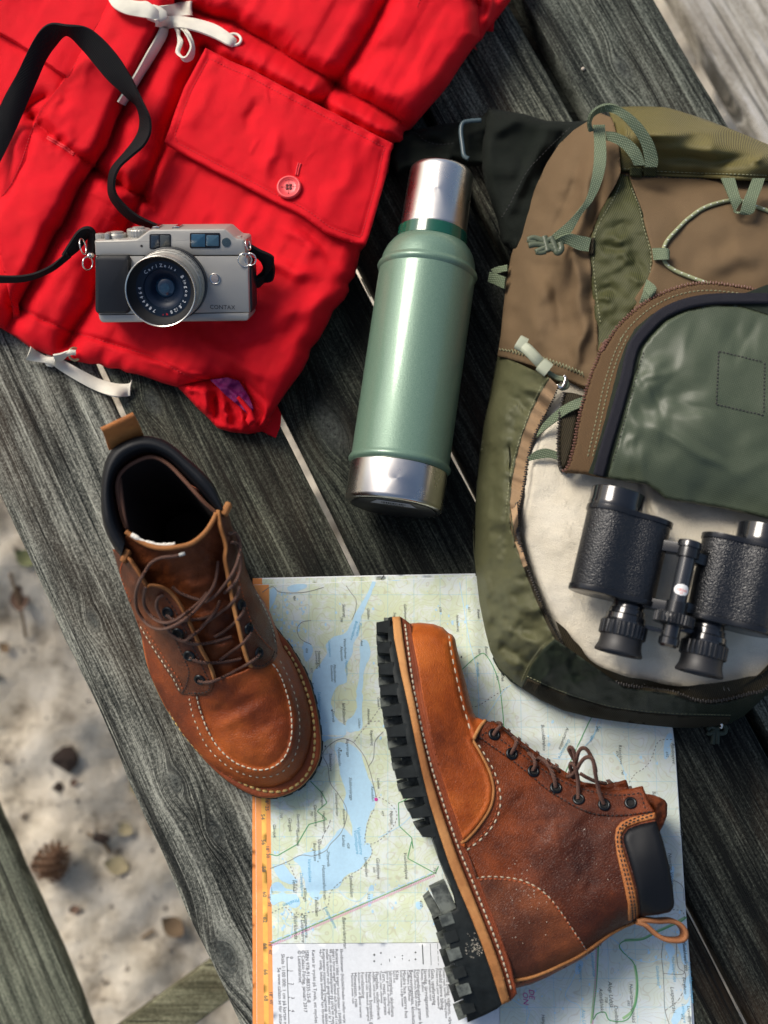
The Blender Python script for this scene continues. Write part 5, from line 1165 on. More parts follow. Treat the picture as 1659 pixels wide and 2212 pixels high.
for i in range(10):
    s = .05+i*.098; lug(s, .058, .008, .030, .02, rub)
# tread plate behind the lugs, arch and heel block
sheet('tread_plate', B1([(112, 92), (120, 400), (150, 600), (185, 760), (225, 900), (270, 1030), (330, 1150), (372, 1262), (420, 1400), (470, 1520), (520, 1640), (560, 1500), (400, 1100), (250, 600), (170, 200), (150, 92)]), lambda X, Y, d: zs(X, Y)-.024+0*X, lugm, sole, 8, skirt=[(0, 'a', .006)], angle=40)
def block(name, pts, zt, zb, mat, parent, bev=1.0):
    q = np.array(B1(pts)); V = [P(x_, y_, zt) for x_, y_ in q]; n_ = len(V); c_ = sum(V)/n_
    hi = [c_+(v-c_)*.95 for v in V]; md = [v-np.array([0, 0, .0012]) for v in V]; lo = [np.array([v[0], v[1], zb]) for v in V]
    F = [tuple(range(2*n_, 3*n_)), tuple(range(n_))[::-1]]
    for r_ in (0, n_):
        for k in range(n_): l_ = (k+1) % n_; F.append((r_+k, r_+l_, r_+n_+l_, r_+n_+k))
    return link(name, lo+md+hi, F, mat, parent, angle=30, fix=True)
hb = block('heel_block', [(352, 1506), (432, 1468), (494, 1610), (414, 1646)], .078, .045, lugm, sole)
block('heel_block', [(320, 1562), (352, 1532), (412, 1640), (372, 1666)], .048, .010, lugm, sole)
for i, (x_, y_) in enumerate(((405, 1650), (428, 1740), (445, 1830), (470, 1925), (494, 2015), (515, 2110))):
    zt = float(zs(0, B1((0, y_))[0][1])); block('lug', [(x_-8, y_), (x_+60, y_-22), (x_+78, y_+36), (x_+12, y_+58)], zt-.0005, zt-.016, rub if i % 2 else lugm, sole)
    block('lug', [(x_-34, y_+30), (x_+20, y_+8), (x_+40, y_+62), (x_-14, y_+86)], zt-.024, .012, lugm if i % 2 else rub, sole)
# midsole edge, welt and rand
def strip(name, A, B, hz, mat, parent, sp=4, **k): return sheet(name, B1(list(A)+list(B)[::-1]), hz, mat, parent, sp, **k)
mid_s = strip('midsole', S0, S1, lambda X, Y, d: zs(X, Y)+.0006+rimround(d, 4, .0014), L_tan, bt, 3.4, skirt=[(.0003, 'd', .003), (.002, 'd', .02)])
welt = strip('welt', S1, [(x+2, y) for x, y in S4], lambda X, Y, d: zs(X, Y)-.0046+0*X, L_rand, bt, 4, skirt=[(0, 'd', .02)])
S3 = [(p[0]*.42+q[0]*.58, p[1]*.5+q[1]*.5) for p, q in zip(S2, S4)]
strip('rand', S3, [(x+8, y) for x, y in S4], lambda X, Y, d: zs(X, Y)-.0018+rimround(d, 4, .0016), L_rand, bt, 3, skirt=[(.0002, 'd', .003)])
WS = Surf(welt, mid_s); mb = MB(); along(WS, S2, B1, mb, .0042, .0007, .0007, .0007); mb.link('welt_stitching', th_w, bt, kind='stuff')
# upper
b21 = lambda *a: B2(*a)
top_edge = B1([(640, 630), (690, 640)])+B2([(200, 225), (248, 258), (310, 320), (400, 402), (500, 490), (600, 558), (700, 608), (780, 642), (860, 662), (950, 682), (1050, 684), (1120, 670), (1196, 652)])
back = B2([(1170, 1546), (1090, 1580), (1010, 1630), (940, 1685), (870, 1748), (780, 1808), (660, 1872), (560, 1925), (450, 1972), (344, 1998)])
toe_top = B1([(250, 122), (300, 118), (370, 126), (420, 143), (448, 172), (470, 182), (484, 204), (492, 250), (512, 330), (538, 430), (562, 520), (580, 590), (596, 612)])
UPO = toe_top+top_edge+B2([(1240, 770), (1284, 882), (1330, 1020), (1370, 1180), (1395, 1330), (1404, 1430), (1398, 1462), (1374, 1490), (1300, 1508), (1185, 1522)])+back+B1([(800, 2050)])+B1(S4[::-1][1:])
ub = TPS(tpsz(B1, [(250, 130, .066), (262, 210, .079), (290, 350, .086), (352, 700, .0945), (440, 1005, .092), (540, 1295, .086), (660, 1600, .083), (768, 1905, .078), (800, 2060, .068),
                   (330, 250, .080), (350, 500, .089), (420, 800, .091), (430, 350, .078), (480, 500, .078), (500, 700, .084), (560, 640, .074), (560, 1000, .088), (620, 900, .082), (620, 1250, .084), (740, 1150, .080)])
         + tpsz(B2, [(150, 250, .070), (320, 340, .068), (500, 500, .067), (700, 620, .068), (950, 690, .071), (1190, 660, .074), (250, 600, .078), (400, 800, .080), (600, 800, .080), (800, 900, .084), (950, 800, .080), (1100, 900, .083), (1280, 880, .084), (1000, 1100, .087), (700, 1150, .082), (500, 1000, .079),
                     (1250, 1150, .090), (1370, 1200, .090), (1200, 1350, .088), (1100, 1450, .080), (1180, 1520, .074), (1390, 1450, .080), (900, 1400, .083), (600, 1400, .083), (400, 1600, .082), (700, 1650, .076), (400, 1850, .074), (300, 1500, .083)]), .01)
def uz(X, Y, d=None):
    z = ub(X, Y)
    dt = pdist(X, Y, toe_top)[0]; db = pdist(X, Y, back)[0]
    f = np.sqrt(np.clip(1-np.clip(1-dt/30, 0, 1)**2, 0, 1)); z = .046+(z-.046)*(.25+.75*f)
    f = np.sqrt(np.clip(1-np.clip(1-db/46, 0, 1)**2, 0, 1)); z = .044+(z-.044)*(.22+.78*f)
    z = z+.0010*fbm(X, Y, 60, 1, 5)*sstep(1400, 1650, Y)
    for p0, p1, w_, h in (((820, 830), (950, 980), 60, -.0055), ((420, 640), (560, 1000), 50, -.004), ((560, 1000), (800, 1000), 30, .004), ((760, 1210), (940, 1290), 40, -.004), ((500, 1000), (720, 1220), 28, .004), ((640, 1120), (560, 1330), 26, -.003), ((980, 700), (900, 900), 50, .002), ((300, 750), (420, 900), 34, -.003), ((920, 1150), (700, 1080), 30, -.003)):
        z = z+fold(X, Y, B2(p0)[0], B2(p1)[0], w_*.85, h*.45)
    return z
quarter = sheet('quarter', UPO, uz, L_br, bt, 4.2, skirt=[(.0008, 'd', .006), (.003, 'f', .6), (.004, 'a', .040), (.0, 'a', .022), (.010, 'a', .004)])
# vamp: the orange front piece, ending at a light rolled edge
PIP = B1([(575, 735), (602, 780), (640, 850), (668, 915), (682, 985), (676, 1050), (655, 1105), (615, 1165), (575, 1215), (512, 1278)])
MOC = B1([(450, 186), (462, 270), (478, 350), (500, 450), (525, 555), (548, 630), (572, 712)])
VO = toe_top+B1([(640, 632), (600, 690), (575, 735)])+PIP[1:]+B1(S4[:9][::-1])
def vz(X, Y, d):
    z = uz(X, Y)+.0013; dm, t_, s_ = pdist(X, Y, MOC); inn = -s_*dm
    z = z+.0016*sstep(-1, 3, inn)*np.exp(-np.maximum(inn-8, 0)/8)*(Y < MOC[-1][1]+4)-.0014*np.exp(-((inn)/2.4)**2)*(dm < 20)
    dp = pdist(X, Y, PIP)[0]; return z+rimround(dp, 6, .0018)+.0012*np.exp(-((dp-7)/5)**2)
vamp = sheet('vamp', VO, vz, L_or, bt, 3.6, skirt=[(.0003, 'd', .0016), (.002, 'd', .004)])
HC = [(85, 1265), (140, 1257), (200, 1255), (300, 1262), (400, 1282), (500, 1330), (580, 1398), (660, 1500), (740, 1620), (795, 1700), (835, 1772)]
hc = sheet('heel_counter', B2(HC)+B2([(780, 1806), (660, 1870), (560, 1922), (450, 1970), (344, 1996)])+B1([(800, 2052)])+B1(S4[8:13][::-1])+B1([(556, 1340)]), lambda X, Y, d: uz(X, Y)+.0011+rimround(pdist(X, Y, B2(HC))[0], 3, .0008), L_dk, bt, 4, skirt=[(.0002, 'd', .0014), (.001, 'd', .003)])
FAC = [(95, 325), (200, 402), (330, 492), (440, 580), (560, 682), (700, 772), (800, 822), (900, 850), (1050, 857), (1200, 838), (1278, 828)]
fc = sheet('eyelet_facing', B2([(78, 345)]+[(p[0], p[1]) for p in FAC]+[(1240, 770), (1194, 656)])+top_edge[::-1][1:]+B1([(600, 690)]), lambda X, Y, d: uz(X, Y)+.0014+rimround(d, 3, .0010), L_br, bt, 4, skirt=[(.0002, 'd', .0018), (.001, 'd', .003)])
bnd = B2([(1285, 870), (1180, 895), (1090, 930), (1058, 975), (1056, 1025), (1080, 1110), (1118, 1235), (1148, 1350), (1164, 1445), (1168, 1530), (1100, 1552), (1098, 1440), (1078, 1340), (1050, 1220), (1024, 1100), (1012, 1000), (1020, 935), (1050, 895), (1120, 862), (1278, 828)])
cb = sheet('collar_binding', bnd, lambda X, Y, d: uz(X, Y)+.0016+rimround(d, 3, .0010), leather('worn_orange_binding', (.16, .045, .014), (.32, .105, .03), (.48, .19, .06), .52, 520, .5, 3), bt, 3.6, skirt=[(.0002, 'd', .002)])
PADO = B2([(1286, 886), (1180, 906), (1102, 936), (1072, 975), (1069, 1020), (1092, 1100), (1130, 1230), (1160, 1350), (1175, 1440), (1180, 1521), (1300, 1509), (1376, 1492), (1401, 1462), (1406, 1430), (1397, 1330), (1372, 1180), (1332, 1020)])
pad = sheet('collar_pad', PADO, lambda X, Y, d: uz(X, Y)+.0006+.0030*np.sqrt(np.clip(1-np.clip(1-d/16, 0, 1)**2, 0, 1)), L_pad, bt, 4, skirt=[(.0006, 'd', .006), (.004, 'd', .03)])
bs_l = B2([(1160, 1548), (1080, 1580), (1000, 1622), (930, 1668), (850, 1728), (760, 1786), (640, 1845), (540, 1890), (440, 1925), (328, 1944)])
bks = sheet('backstay', bs_l+B2([(344, 1999)])+back[::-1][1:], lambda X, Y, d: uz(X, Y)+.0012+rimround(d, 3, .0008), L_rand, bt, 3.2, skirt=[(.0003, 'd', .002)])
US = Surf(quarter, vamp, hc, fc, cb, bks)
idn = lambda p: [tuple(p)]
L, N = US.path(bs_l, 3, .0003); V, F = tube(L, .0016, 8, N); link('piping', V, F, L_tan, bt)
L, N = US.path(PIP, 3, .0006); V, F = tube(L, .0013, 8, N); link('piping', V, F, L_tan, bt)
L, N = US.path(B1([(640, 630), (612, 665), (592, 700), (575, 738)]), 3, .0003); V, F = tube(L, .0016, 8, N); link('piping', V, F, L_tan, bt)
mbw_ = MB(); mbb = MB(); mbo = MB()
along(US, MOC, idn, mbw_, .0058, .0024, .0006)
along(US, [(560+0, 720), ], B1, mbw_, .003, .001, .0005) if False else None
off = [(604, 755), (640, 810), (680, 880), (706, 950), (720, 1020), (716, 1090), (695, 1150), (660, 1205), (610, 1255), (540, 1308)]
along(US, off, B1, mbw_, .0038, .0026, .00060)
along(US, HC, B2, mbw_, .0036, .0016, .0005)
along(US, [(x+6, y+16) for x, y in HC], B2, mbo, .0030, .0010, .0005)
along(US, [(x-14, y-2) for x, y in off], B1, mbo, .0030, .0012, .0004)
along(US, [(x+2, y-8) for x, y in FAC], B2, mbb, .0026, .0011, .0005)
along(US, [(110, 345), (165, 300), (300, 380), (400, 450), (560, 565), (700, 640), (850, 690), (1000, 715), (1100, 712), (1180, 700)], B2, mbb, .0026, .0011, .0005)
along(US, [(1180, 700), (1200, 760), (1218, 820)], B2, mbb, .0026, .0011, .0005)
for o_ in (0, 20): along(US, [(1262, 828+o_), (1150, 868+o_*.9), (1072, 905+o_*.9), (1032+o_, 960), (1030+o_, 1040), (1052+o_, 1140), (1082+o_, 1250), (1108+o_, 1360), (1124+o_, 1460), (1130+o_, 1548)], B2, mbb, .0028, .0009, .0006)
along(US, [(1090, 1598), (960, 1676), (850, 1748), (700, 1826), (540, 1904), (360, 1962)], B2, mbb, .0026, .0010, .00045)
mbw_.link('stitching', th_w, bt, kind='stuff'); mbb.link('black_stitching', th_b, bt, kind='stuff'); mbo.link('rust_stitching', th_o, bt, kind='stuff')
# tongue and the far facing, lower down
tg = sheet('tongue', B2([(1215, 705), (1260, 712), (1310, 728), (1345, 748), (1360, 775), (1358, 850), (1335, 910), (1305, 965), (1270, 1000), (1200, 900)]), lambda X, Y, d: .052+.003*fbm(X, Y, 20, 2, 3)+rimround(d, 5, .003)+fold(X, Y, B2((1300, 740))[0], B2((1270, 950))[0], 8, .005), leather('tongue_leather', (.09, .02, .006), (.17, .04, .01), (.30, .08, .02), .5, 500, .55, 7), bt, 3.4, skirt=[(.0004, 'd', .003), (.003, 'a', .02)])
sheet('far_facing', B2([(120, 240), (250, 240), (420, 380), (560, 480), (700, 570), (800, 628), (880, 640), (960, 640), (1040, 624), (1086, 610), (1102, 655), (1108, 700), (900, 720), (600, 620), (300, 400)]), lambda X, Y, d: .050+.002*fbm(X, Y, 20, 2, 6)+rimround(d, 4, .002), L_br, bt, 4.2, skirt=[(.0004, 'd', .003), (.003, 'a', .03)])
eyes = [(210, 312), (327, 440), (470, 556), (620, 666), (771, 743), (940, 778), (1116, 767)]
ep = [put_eyelet(bt, US, B2(e)[0]) for e in eyes]
FSb = Surf(quarter, fc, vamp)
LZ = .072
for pts in ([(205, 318, -.001), (225, 285, .002), (246, 262, .003), (258, 248, .001), (245, 236, -.006), (225, 240, -.02)],
            [(325, 440, -.001), (340, 410, .003), (356, 375, .004), (356, 348, .002), (340, 332, -.004), (322, 338, -.02)],
            [(465, 552, -.001), (482, 520, .003), (478, 480, .004), (455, 445, .002), (430, 438, -.006), (415, 450, -.02)],
            [(620, 664, -.001), (612, 610, .003), (590, 550, .004), (560, 500, .004), (525, 470, .0), (500, 472, -.006), (485, 490, -.02)],
            [(768, 742, -.001), (768, 660, .004), (765, 600, .008), (752, 545, .012), (735, 510, .012), (718, 505, .010), (715, 530, .006), (725, 560, .002), (745, 590, -.006)],
            [(940, 776, -.001), (915, 720, .004), (895, 640, .010), (880, 560, .016), (868, 490, .018), (845, 462, .018), (810, 470, .016), (780, 505, .012), (755, 550, .006), (720, 585, .0), (695, 592, -.008)],
            [(735, 600, .0), (745, 540, .008), (748, 470, .014), (735, 415, .016), (715, 396, .016), (706, 410, .014), (720, 440, .012), (745, 490, .008), (752, 550, .004), (748, 600, -.002)],
            [(742, 560, .004), (755, 490, .012), (770, 430, .018), (795, 402, .020), (825, 412, .020), (850, 450, .019), (872, 500, .018), (885, 560, .014)]):
    lace(bt, FSb, B2, pts, .0008, .00150, .066)
for pts in ([(520, 470, -.016), (580, 515, -.012), (625, 535, -.010), (642, 560, -.012)], [(780, 570, -.006), (830, 600, -.004), (890, 625, -.002), (955, 638, -.004)], [(385, 395, -.014), (420, 400, -.012), (428, 425, -.012)], [(270, 290, -.014), (310, 310, -.012), (320, 335, -.012)]):
    lace(bt, FSb, B2, pts, .0, .00135, .060)
# pull loop at the heel
q = smoothline([(*B2((x_, y_))[0],) for x_, y_ in [(1150, 1545), (1200, 1540), (1290, 1548), (1370, 1545), (1425, 1562), (1462, 1600), (1472, 1640), (1455, 1668), (1410, 1676), (1340, 1668), (1285, 1640), (1245, 1605), (1205, 1572), (1150, 1555)]], 2.5)
L = P(q[:, 0], q[:, 1], np.full(len(q), .060)); T_ = np.gradient(L, axis=0); N_ = np.stack([-T_[:, 1], T_[:, 0], 0*T_[:, 0]], 1)
V, F = sweep(L, strap_prof(.020, .0036, .0012), N_); link('pull_loop', V, F, leather('pull_loop_leather', (.16, .06, .025), (.27, .11, .045), (.38, .18, .08), .5, 900, .6, 5, .3), bt, fix=True, angle=50)
# grains of sand caught on the leather
mb = MB(); r_ = random.Random(21); BS_ = Surf(quarter, vamp, hc, sole)
for (x0, y0, x1, y1), c_ in (((300, 1150, 560, 1700), 26), ((350, 1300, 480, 1420), 14), ((20, 1620, 150, 1800), 46), ((600, 900, 1050, 1300), 12), ((60, 1700, 120, 1760), 30)):
    for _ in range(c_):
        l, n = BS_.at(*B2((r_.uniform(x0, x1), r_.uniform(y0, y1)))[0])
        if l is None: continue
        s_ = r_.uniform(.00025, .0006); mb.add([l+np.array(v)*s_ for v in ((1, 0, 0), (-.5, .9, 0), (-.5, -.9, 0), (0, 0, 1.2))], [(0, 1, 3), (1, 2, 3), (2, 0, 3)])
mb.link('sand_grain', simple('sand_speck', (.68, .62, .50), .8), bt, smooth=False, kind='stuff')

# ------------------------------------------------------------------ boot standing upright
L_vm = leather('red_brown_vamp', (.09, .017, .005), (.20, .037, .007), (.36, .080, .012), .50, seed=12)
bs = thing('lace_up_boot', 'brown leather boot standing upright, laces loose, toe on the orange edge of the map', 'boot', tuple(P(560, 1450, 0)), 'pair of brown leather boots')
WO = [(1020, 1240), (1060, 1285), (1110, 1360), (1172, 1472), (1212, 1592), (1237, 1720), (1249, 1840), (1240, 1930), (1200, 2010), (1130, 2082), (1030, 2126), (930, 2130), (830, 2092), (740, 2034), (650, 1952), (560, 1850), (482, 1740), (420, 1650), (372, 1552), (338, 1470), (310, 1380), (292, 1260), (290, 1120), (298, 950), (310, 780), (330, 640), (370, 520), (440, 440), (530, 420), (610, 460), (680, 560), (740, 700), (820, 880), (890, 1020), (950, 1130)]
w_o = smoothline(A8(WO), 6, True)
wlt = sheet('welt', w_o, lambda X, Y, d: .0285+rimround(d, 3, .0012)+0*X, L_rand, bs, 6, skirt=[(.0002, 'd', .0030), (.0010, 'd', .0034)])
Vw = GEO[wlt.name][0]
sole2 = sheet('sole', w_o, lambda X, Y, d: .0246+0*X, rub, bs, 9, skirt=[(-.0006, 'd', .001), (-.0010, 'a', .008), (.0030, 'a', .0072), (.0036, 'a', .0008)], angle=50)
sheet('midsole', w_o, lambda X, Y, d: .0268+0*X, L_tan, bs, 9, skirt=[(-.0004, 'd', .0010), (-.0004, 'd', .0024), (.001, 'd', .0026)], angle=60)
# tread lugs round the rim
o3 = resample(P(w_o[:, 0], w_o[:, 1], .0246)[:, :2], .0135, True)
c3 = o3.mean(0)
for i in range(len(o3)):
    t_ = o3[(i+1) % len(o3)]-o3[i-1]; t_ /= np.linalg.norm(t_); nn = np.array([-t_[1], t_[0]]); nn = nn if (c3-o3[i])@nn > 0 else -nn
    R_ = np.array([[t_[0], t_[1], 0], [-nn[0], -nn[1], 0], [0, 0, 1]]); V, F = box((*(o3[i]+nn*.0055), .0044), (.0088, .014, .0086), R_, .0008); link('lug', V, F, rub, sole2, angle=35, fix=True)
sb = TPS(tpsz(A8, [(215, 840, .158), (320, 1000, .146), (450, 1040, .136), (560, 1230, .118), (650, 1420, .099), (670, 1540, .088), (130, 790, .140), (180, 960, .116), (250, 1150, .088), (300, 1300, .062), (335, 1470, .038), (250, 1000, .140), (400, 1250, .114), (480, 1430, .092), (420, 1500, .066), (200, 830, .156),
                   (380, 1570, .033), (440, 1660, .036), (510, 1790, .033), (600, 1885, .034), (700, 1985, .033), (800, 2045, .033), (900, 2075, .033), (1000, 2078, .033), (1090, 2040, .033), (1150, 1975, .033), (1190, 1880, .033), (1205, 1780, .033), (1195, 1680, .033), (1170, 1570, .033), (1130, 1470, .034), (1050, 1330, .036),
                   (540, 1640, .062), (600, 1780, .054), (700, 1890, .053), (800, 1975, .051), (920, 2005, .050), (1030, 1985, .050), (1105, 1890, .053), (1120, 1740, .056), (1090, 1560, .060), (1030, 1420, .070), (860, 1900, .062), (950, 1860, .063), (850, 1750, .069), (840, 1600, .078), (780, 1520, .085), (900, 1450, .086), (960, 1650, .071), (1000, 1780, .065), (700, 1700, .069), (640, 1600, .078),
                   (900, 1390, .092), (860, 1300, .102), (820, 1150, .116), (790, 1000, .128), (750, 800, .146), (725, 620, .158), (835, 830, .124), (910, 1030, .096), (985, 1150, .072), (1030, 1280, .045), (970, 1290, .078), (900, 1180, .104)]), .004)
M1 = [(585, 1588), (600, 1650), (640, 1762), (700, 1862), (780, 1937), (855, 1972), (935, 1985), (1010, 1962), (1062, 1908), (1090, 1830), (1097, 1750), (1086, 1640), (1056, 1535), (1022, 1455), (985, 1408)]
M2 = [(548, 1600), (570, 1700), (638, 1850), (738, 1952), (830, 2002), (920, 2022), (1010, 2010), (1082, 1958), (1126, 1860), (1136, 1740), (1120, 1620), (1080, 1500), (1028, 1395)]
MM = A8([(566, 1594), (586, 1680), (640, 1806), (720, 1908), (805, 1970), (890, 1998), (975, 1998), (1045, 1955), (1096, 1880), (1116, 1780), (1112, 1680), (1086, 1570), (1045, 1475), (1005, 1402)])
WL = A8([(335, 1470), (380, 1570), (440, 1680), (510, 1790), (600, 1900), (700, 1985), (800, 2045), (900, 2075), (1000, 2078), (1090, 2040), (1150, 1972), (1190, 1880), (1207, 1780), (1197, 1680), (1172, 1570), (1132, 1470), (1090, 1390), (1050, 1330), (1030, 1280)])
SLh = A8([(205, 838), (165, 812), (132, 796), (158, 880), (180, 960), (214, 1060), (250, 1150), (280, 1230), (302, 1310), (320, 1400), (335, 1470)])
SRh = A8([(1030, 1280), (1010, 1220), (985, 1150), (950, 1085), (910, 1030), (872, 960), (848, 900), (836, 830), (802, 740), (778, 690), (762, 625), (745, 585), (722, 578)])
INR = A8([(702, 592), (716, 680), (744, 780), (740, 850), (752, 920), (770, 1020), (792, 1130), (816, 1230), (840, 1330), (862, 1400), (880, 1432)])
INL = A8([(682, 1505), (652, 1420), (604, 1330), (560, 1230), (502, 1112), (452, 1042), (400, 1005), (342, 992), (318, 998), (268, 918), (216, 842)])
def sz(X, Y, d=None):
    z = sb(X, Y); dm, t_, s_ = pdist(X, Y, MM)
    z = z+.0030*np.exp(-(dm/8.5)**4)
    dw = pdist(X, Y, WL)[0]; z = z-.004*np.clip(1-dw/12, 0, 1)**2
    dl = np.minimum(pdist(X, Y, SLh)[0], pdist(X, Y, SRh)[0]); z = z-.010*np.clip(1-dl/16, 0, 1)**2
    z = z+fold(X, Y, A8((650, 1700))[0], A8((980, 1560))[0], 13, -.0018)+fold(X, Y, A8((680, 1760))[0], A8((960, 1640))[0], 11, .0016)+fold(X, Y, A8((760, 1800))[0], A8((1030, 1740))[0], 14, -.0012)+.0008*fbm(X, Y, 34, 2, 5)
    return z
SBO = SLh+WL[1:]+SRh[1:]+INR+A8([(842, 1452), (760, 1484), (684, 1502)])+INL[1:]
upv = sheet('vamp', SBO, sz, L_vm, bs, 3.8, skirt=[(.0003, 'd', .003), (.003, 'd', .012)])
QL = A8([(204, 838), (165, 812), (132, 796), (158, 880), (180, 960), (214, 1060), (250, 1150), (278, 1215), (300, 1262), (350, 1342), (402, 1422), (450, 1492), (478, 1548), (500, 1580), (560, 1587), (632, 1586), (665, 1566), (680, 1535)])+INL
ql = sheet('quarter', QL, lambda X, Y, d: sz(X, Y)+.0022+rimround(d, 4, .0014), L_dk, bs, 3.6, skirt=[(.0002, 'd', .0022), (.001, 'd', .004)])
QR = INR+A8([(892, 1442), (920, 1446), (960, 1432), (1000, 1402), (1018, 1370), (1020, 1330), (1008, 1262), (985, 1180), (948, 1100), (910, 1032), (872, 960), (848, 900), (836, 830), (802, 740), (778, 690), (762, 625), (745, 585), (722, 578)])
qr = sheet('quarter', QR, lambda X, Y, d: sz(X, Y)+.0022+rimround(d, 4, .0014), L_dk, bs, 3.6, skirt=[(.0002, 'd', .0022), (.001, 'd', .004)])
SS = Surf(upv, ql, qr, wlt)
# raw double edge along both facings
for ln_, in ((INL,), (INR,)):
    q = smoothline(ln_, 3); z0 = sz(q[:, 0], q[:, 1])
    for o_, dz in ((0.4, .0022), (-2.6, -.0008)):
        sg_ = 1 if ln_ is INL else -1
        L = P(q[:, 0]+o_*sg_*-1, q[:, 1], z0+dz); V, F = tube(L, .0012, 7); link('facing_edge', V, F, L_tan, bs)
for c_ in ((748, 590), (210, 842)):
    l, n = SS.at(*A8(c_)[0], default=.155); V, F = box(l+np.array([0, 0, .003]), (.005, .011, .010), np.array([[.9, -.4, 0], [.4, .9, 0], [0, 0, 1]]), .0015); link('facing_tab', V, F, L_tan, bs, angle=50)
# tongue, lower than the facings
TGO = A8([(214, 706), (270, 752), (340, 786), (400, 798), (480, 792), (560, 772), (640, 705), (682, 640), (694, 608), (730, 640), (760, 800), (790, 1000), (850, 1250), (900, 1420), (850, 1470), (700, 1520), (640, 1500), (560, 1350), (470, 1150), (330, 1020), (230, 860), (196, 760)])
tb_ = TPS(tpsz(A8, [(214, 706, .158), (400, 798, .164), (560, 772, .164), (690, 610, .160), (500, 880, .146), (300, 900, .138), (720, 800, .136), (420, 1020, .122), (600, 1050, .124), (760, 1000, .114), (520, 1200, .104), (680, 1250, .106), (820, 1250, .096), (620, 1400, .090), (780, 1450, .086), (700, 1500, .083), (880, 1420, .080)]), .004)
tgs = sheet('tongue', TGO, lambda X, Y, d: tb_(X, Y)-.0015+.0012*fbm(X, Y, 22, 2, 4)+fold(X, Y, A8((560, 1180))[0], A8((800, 1120))[0], 10, .003)+fold(X, Y, A8((620, 1330))[0], A8((820, 1290))[0], 9, .003)+fold(X, Y, A8((480, 1010))[0], A8((740, 960))[0], 10, .003), leather('tongue_leather', (.045, .011, .004), (.10, .025, .007), (.20, .050, .012), .5, 460, .55, 7), bs, 4.2, skirt=[(.0004, 'd', .0025)])  # shadow between the facings is put into this darker leather
q = smoothline(A8([(206, 706), (240, 732), (280, 758), (340, 784), (400, 795), (480, 789), (560, 768), (630, 712), (675, 645), (692, 606)]), 3); L = P(q[:, 0], q[:, 1], tb_(q[:, 0], q[:, 1])+.001); V, F = tube(L, .0021, 8); link('tongue_edge', V, F, L_tan, tgs)
q = smoothline(A8([(236, 722), (290, 752), (350, 772), (420, 778), (470, 772)]), 3); L = P(q[:, 0], q[:, 1], np.full(len(q), .1605)); V, F = tube(L, .0016, 7, scale=[1+.3*sin(i*.55+sin(i)) for i in range(len(q))]); link('fleece_label', V, F, fleece_w, tgs)
# padded collar, lining and the back of the shaft
CI = [(216, 704), (190, 640), (166, 540), (158, 450), (183, 386), (255, 332), (345, 305), (430, 342), (520, 432), (618, 540), (692, 606)]
COo = [(180, 838), (118, 745), (84, 645), (74, 540), (78, 440), (94, 345), (134, 268), (205, 220), (290, 196), (372, 206), (452, 243), (532, 312), (612, 384), (682, 466), (730, 578)]
ci = resample(smoothline(A8(CI), 4), 1, n=70); co = resample(smoothline(A8(COo), 4), 1, n=70)
zc = np.interp(np.linspace(0, 1, 71), [0, .15, .5, .85, 1], [.158, .163, .168, .165, .160])
def ring_between(fr_, z): q = co*(1-fr_)+ci*fr_; return P(q[:, 0], q[:, 1], z)
rows = []
for fr_, dz in ((-.02, -.012), (-.03, -.006), (0, -.001), (.10, .003), (.24, .0046), (.42, .0040), (.58, .0010), (.70, -.005), (.78, -.012), (.80, -.018)): rows.append(ring_between(fr_, zc+dz))
G = np.array(rows); m_ = G.shape[1]; F = [(i*m_+j, (i+1)*m_+j, (i+1)*m_+j+1, i*m_+j+1) for i in range(len(rows)-1) for j in range(m_-1)]
link('collar_pad', G.reshape(-1, 3), F, L_pad, bs)
q = ring_between(1.0, zc-.010); V, F = tube(q, .0017, 7); link('collar_edge', V, F, simple('brown_suede_edge', (.12, .05, .028), .85, bs=.5, bscale=900, bd=.0004), bs)
# shaft back: from the collar down to the heel
hl = resample(smoothline(A8([(335, 1300), (310, 1100), (305, 900), (320, 720), (350, 580), (400, 490), (470, 450), (540, 450), (620, 500), (690, 620), (760, 780), (830, 940), (900, 1080), (960, 1190)]), 4), 1, n=70)
rows = []
base_ = P(hl[:, 0], hl[:, 1], .030); top_ = ring_between(.02, zc-.010)
for f_ in np.linspace(0, 1, 9):
    r = top_*(1-f_)+base_*f_; rows.append(r+np.array([0, 0, 0]))
G = np.array(rows); F = [(i*m_+j, i*m_+j+1, (i+1)*m_+j+1, (i+1)*m_+j) for i in range(8) for j in range(m_-1)]
link('shaft_back', G.reshape(-1, 3), F, L_br, bs, fix=True)
# inside lining: closes round the opening and runs down to the insole
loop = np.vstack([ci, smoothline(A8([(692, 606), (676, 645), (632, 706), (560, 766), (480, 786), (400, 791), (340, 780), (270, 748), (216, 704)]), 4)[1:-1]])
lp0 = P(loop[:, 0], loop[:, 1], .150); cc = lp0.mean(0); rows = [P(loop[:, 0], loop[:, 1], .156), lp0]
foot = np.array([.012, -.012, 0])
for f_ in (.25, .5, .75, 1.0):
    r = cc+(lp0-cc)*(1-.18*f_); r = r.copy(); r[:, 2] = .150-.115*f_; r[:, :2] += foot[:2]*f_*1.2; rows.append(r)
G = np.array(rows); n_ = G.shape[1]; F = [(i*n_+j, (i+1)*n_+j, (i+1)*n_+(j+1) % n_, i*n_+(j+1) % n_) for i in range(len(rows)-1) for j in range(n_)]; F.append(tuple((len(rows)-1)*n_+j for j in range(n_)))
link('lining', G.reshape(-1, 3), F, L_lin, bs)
V, F = sweep(P(*np.array(A8([(172, 420), (182, 520), (196, 620), (212, 690)])).T, np.array([.152, .152, .152, .152])), strap_prof(.004, .003), np.array([1., 0, .3])); link('lining_flap', V, F, simple('brown_lining_flap', (.11, .048, .028), .85), bs)
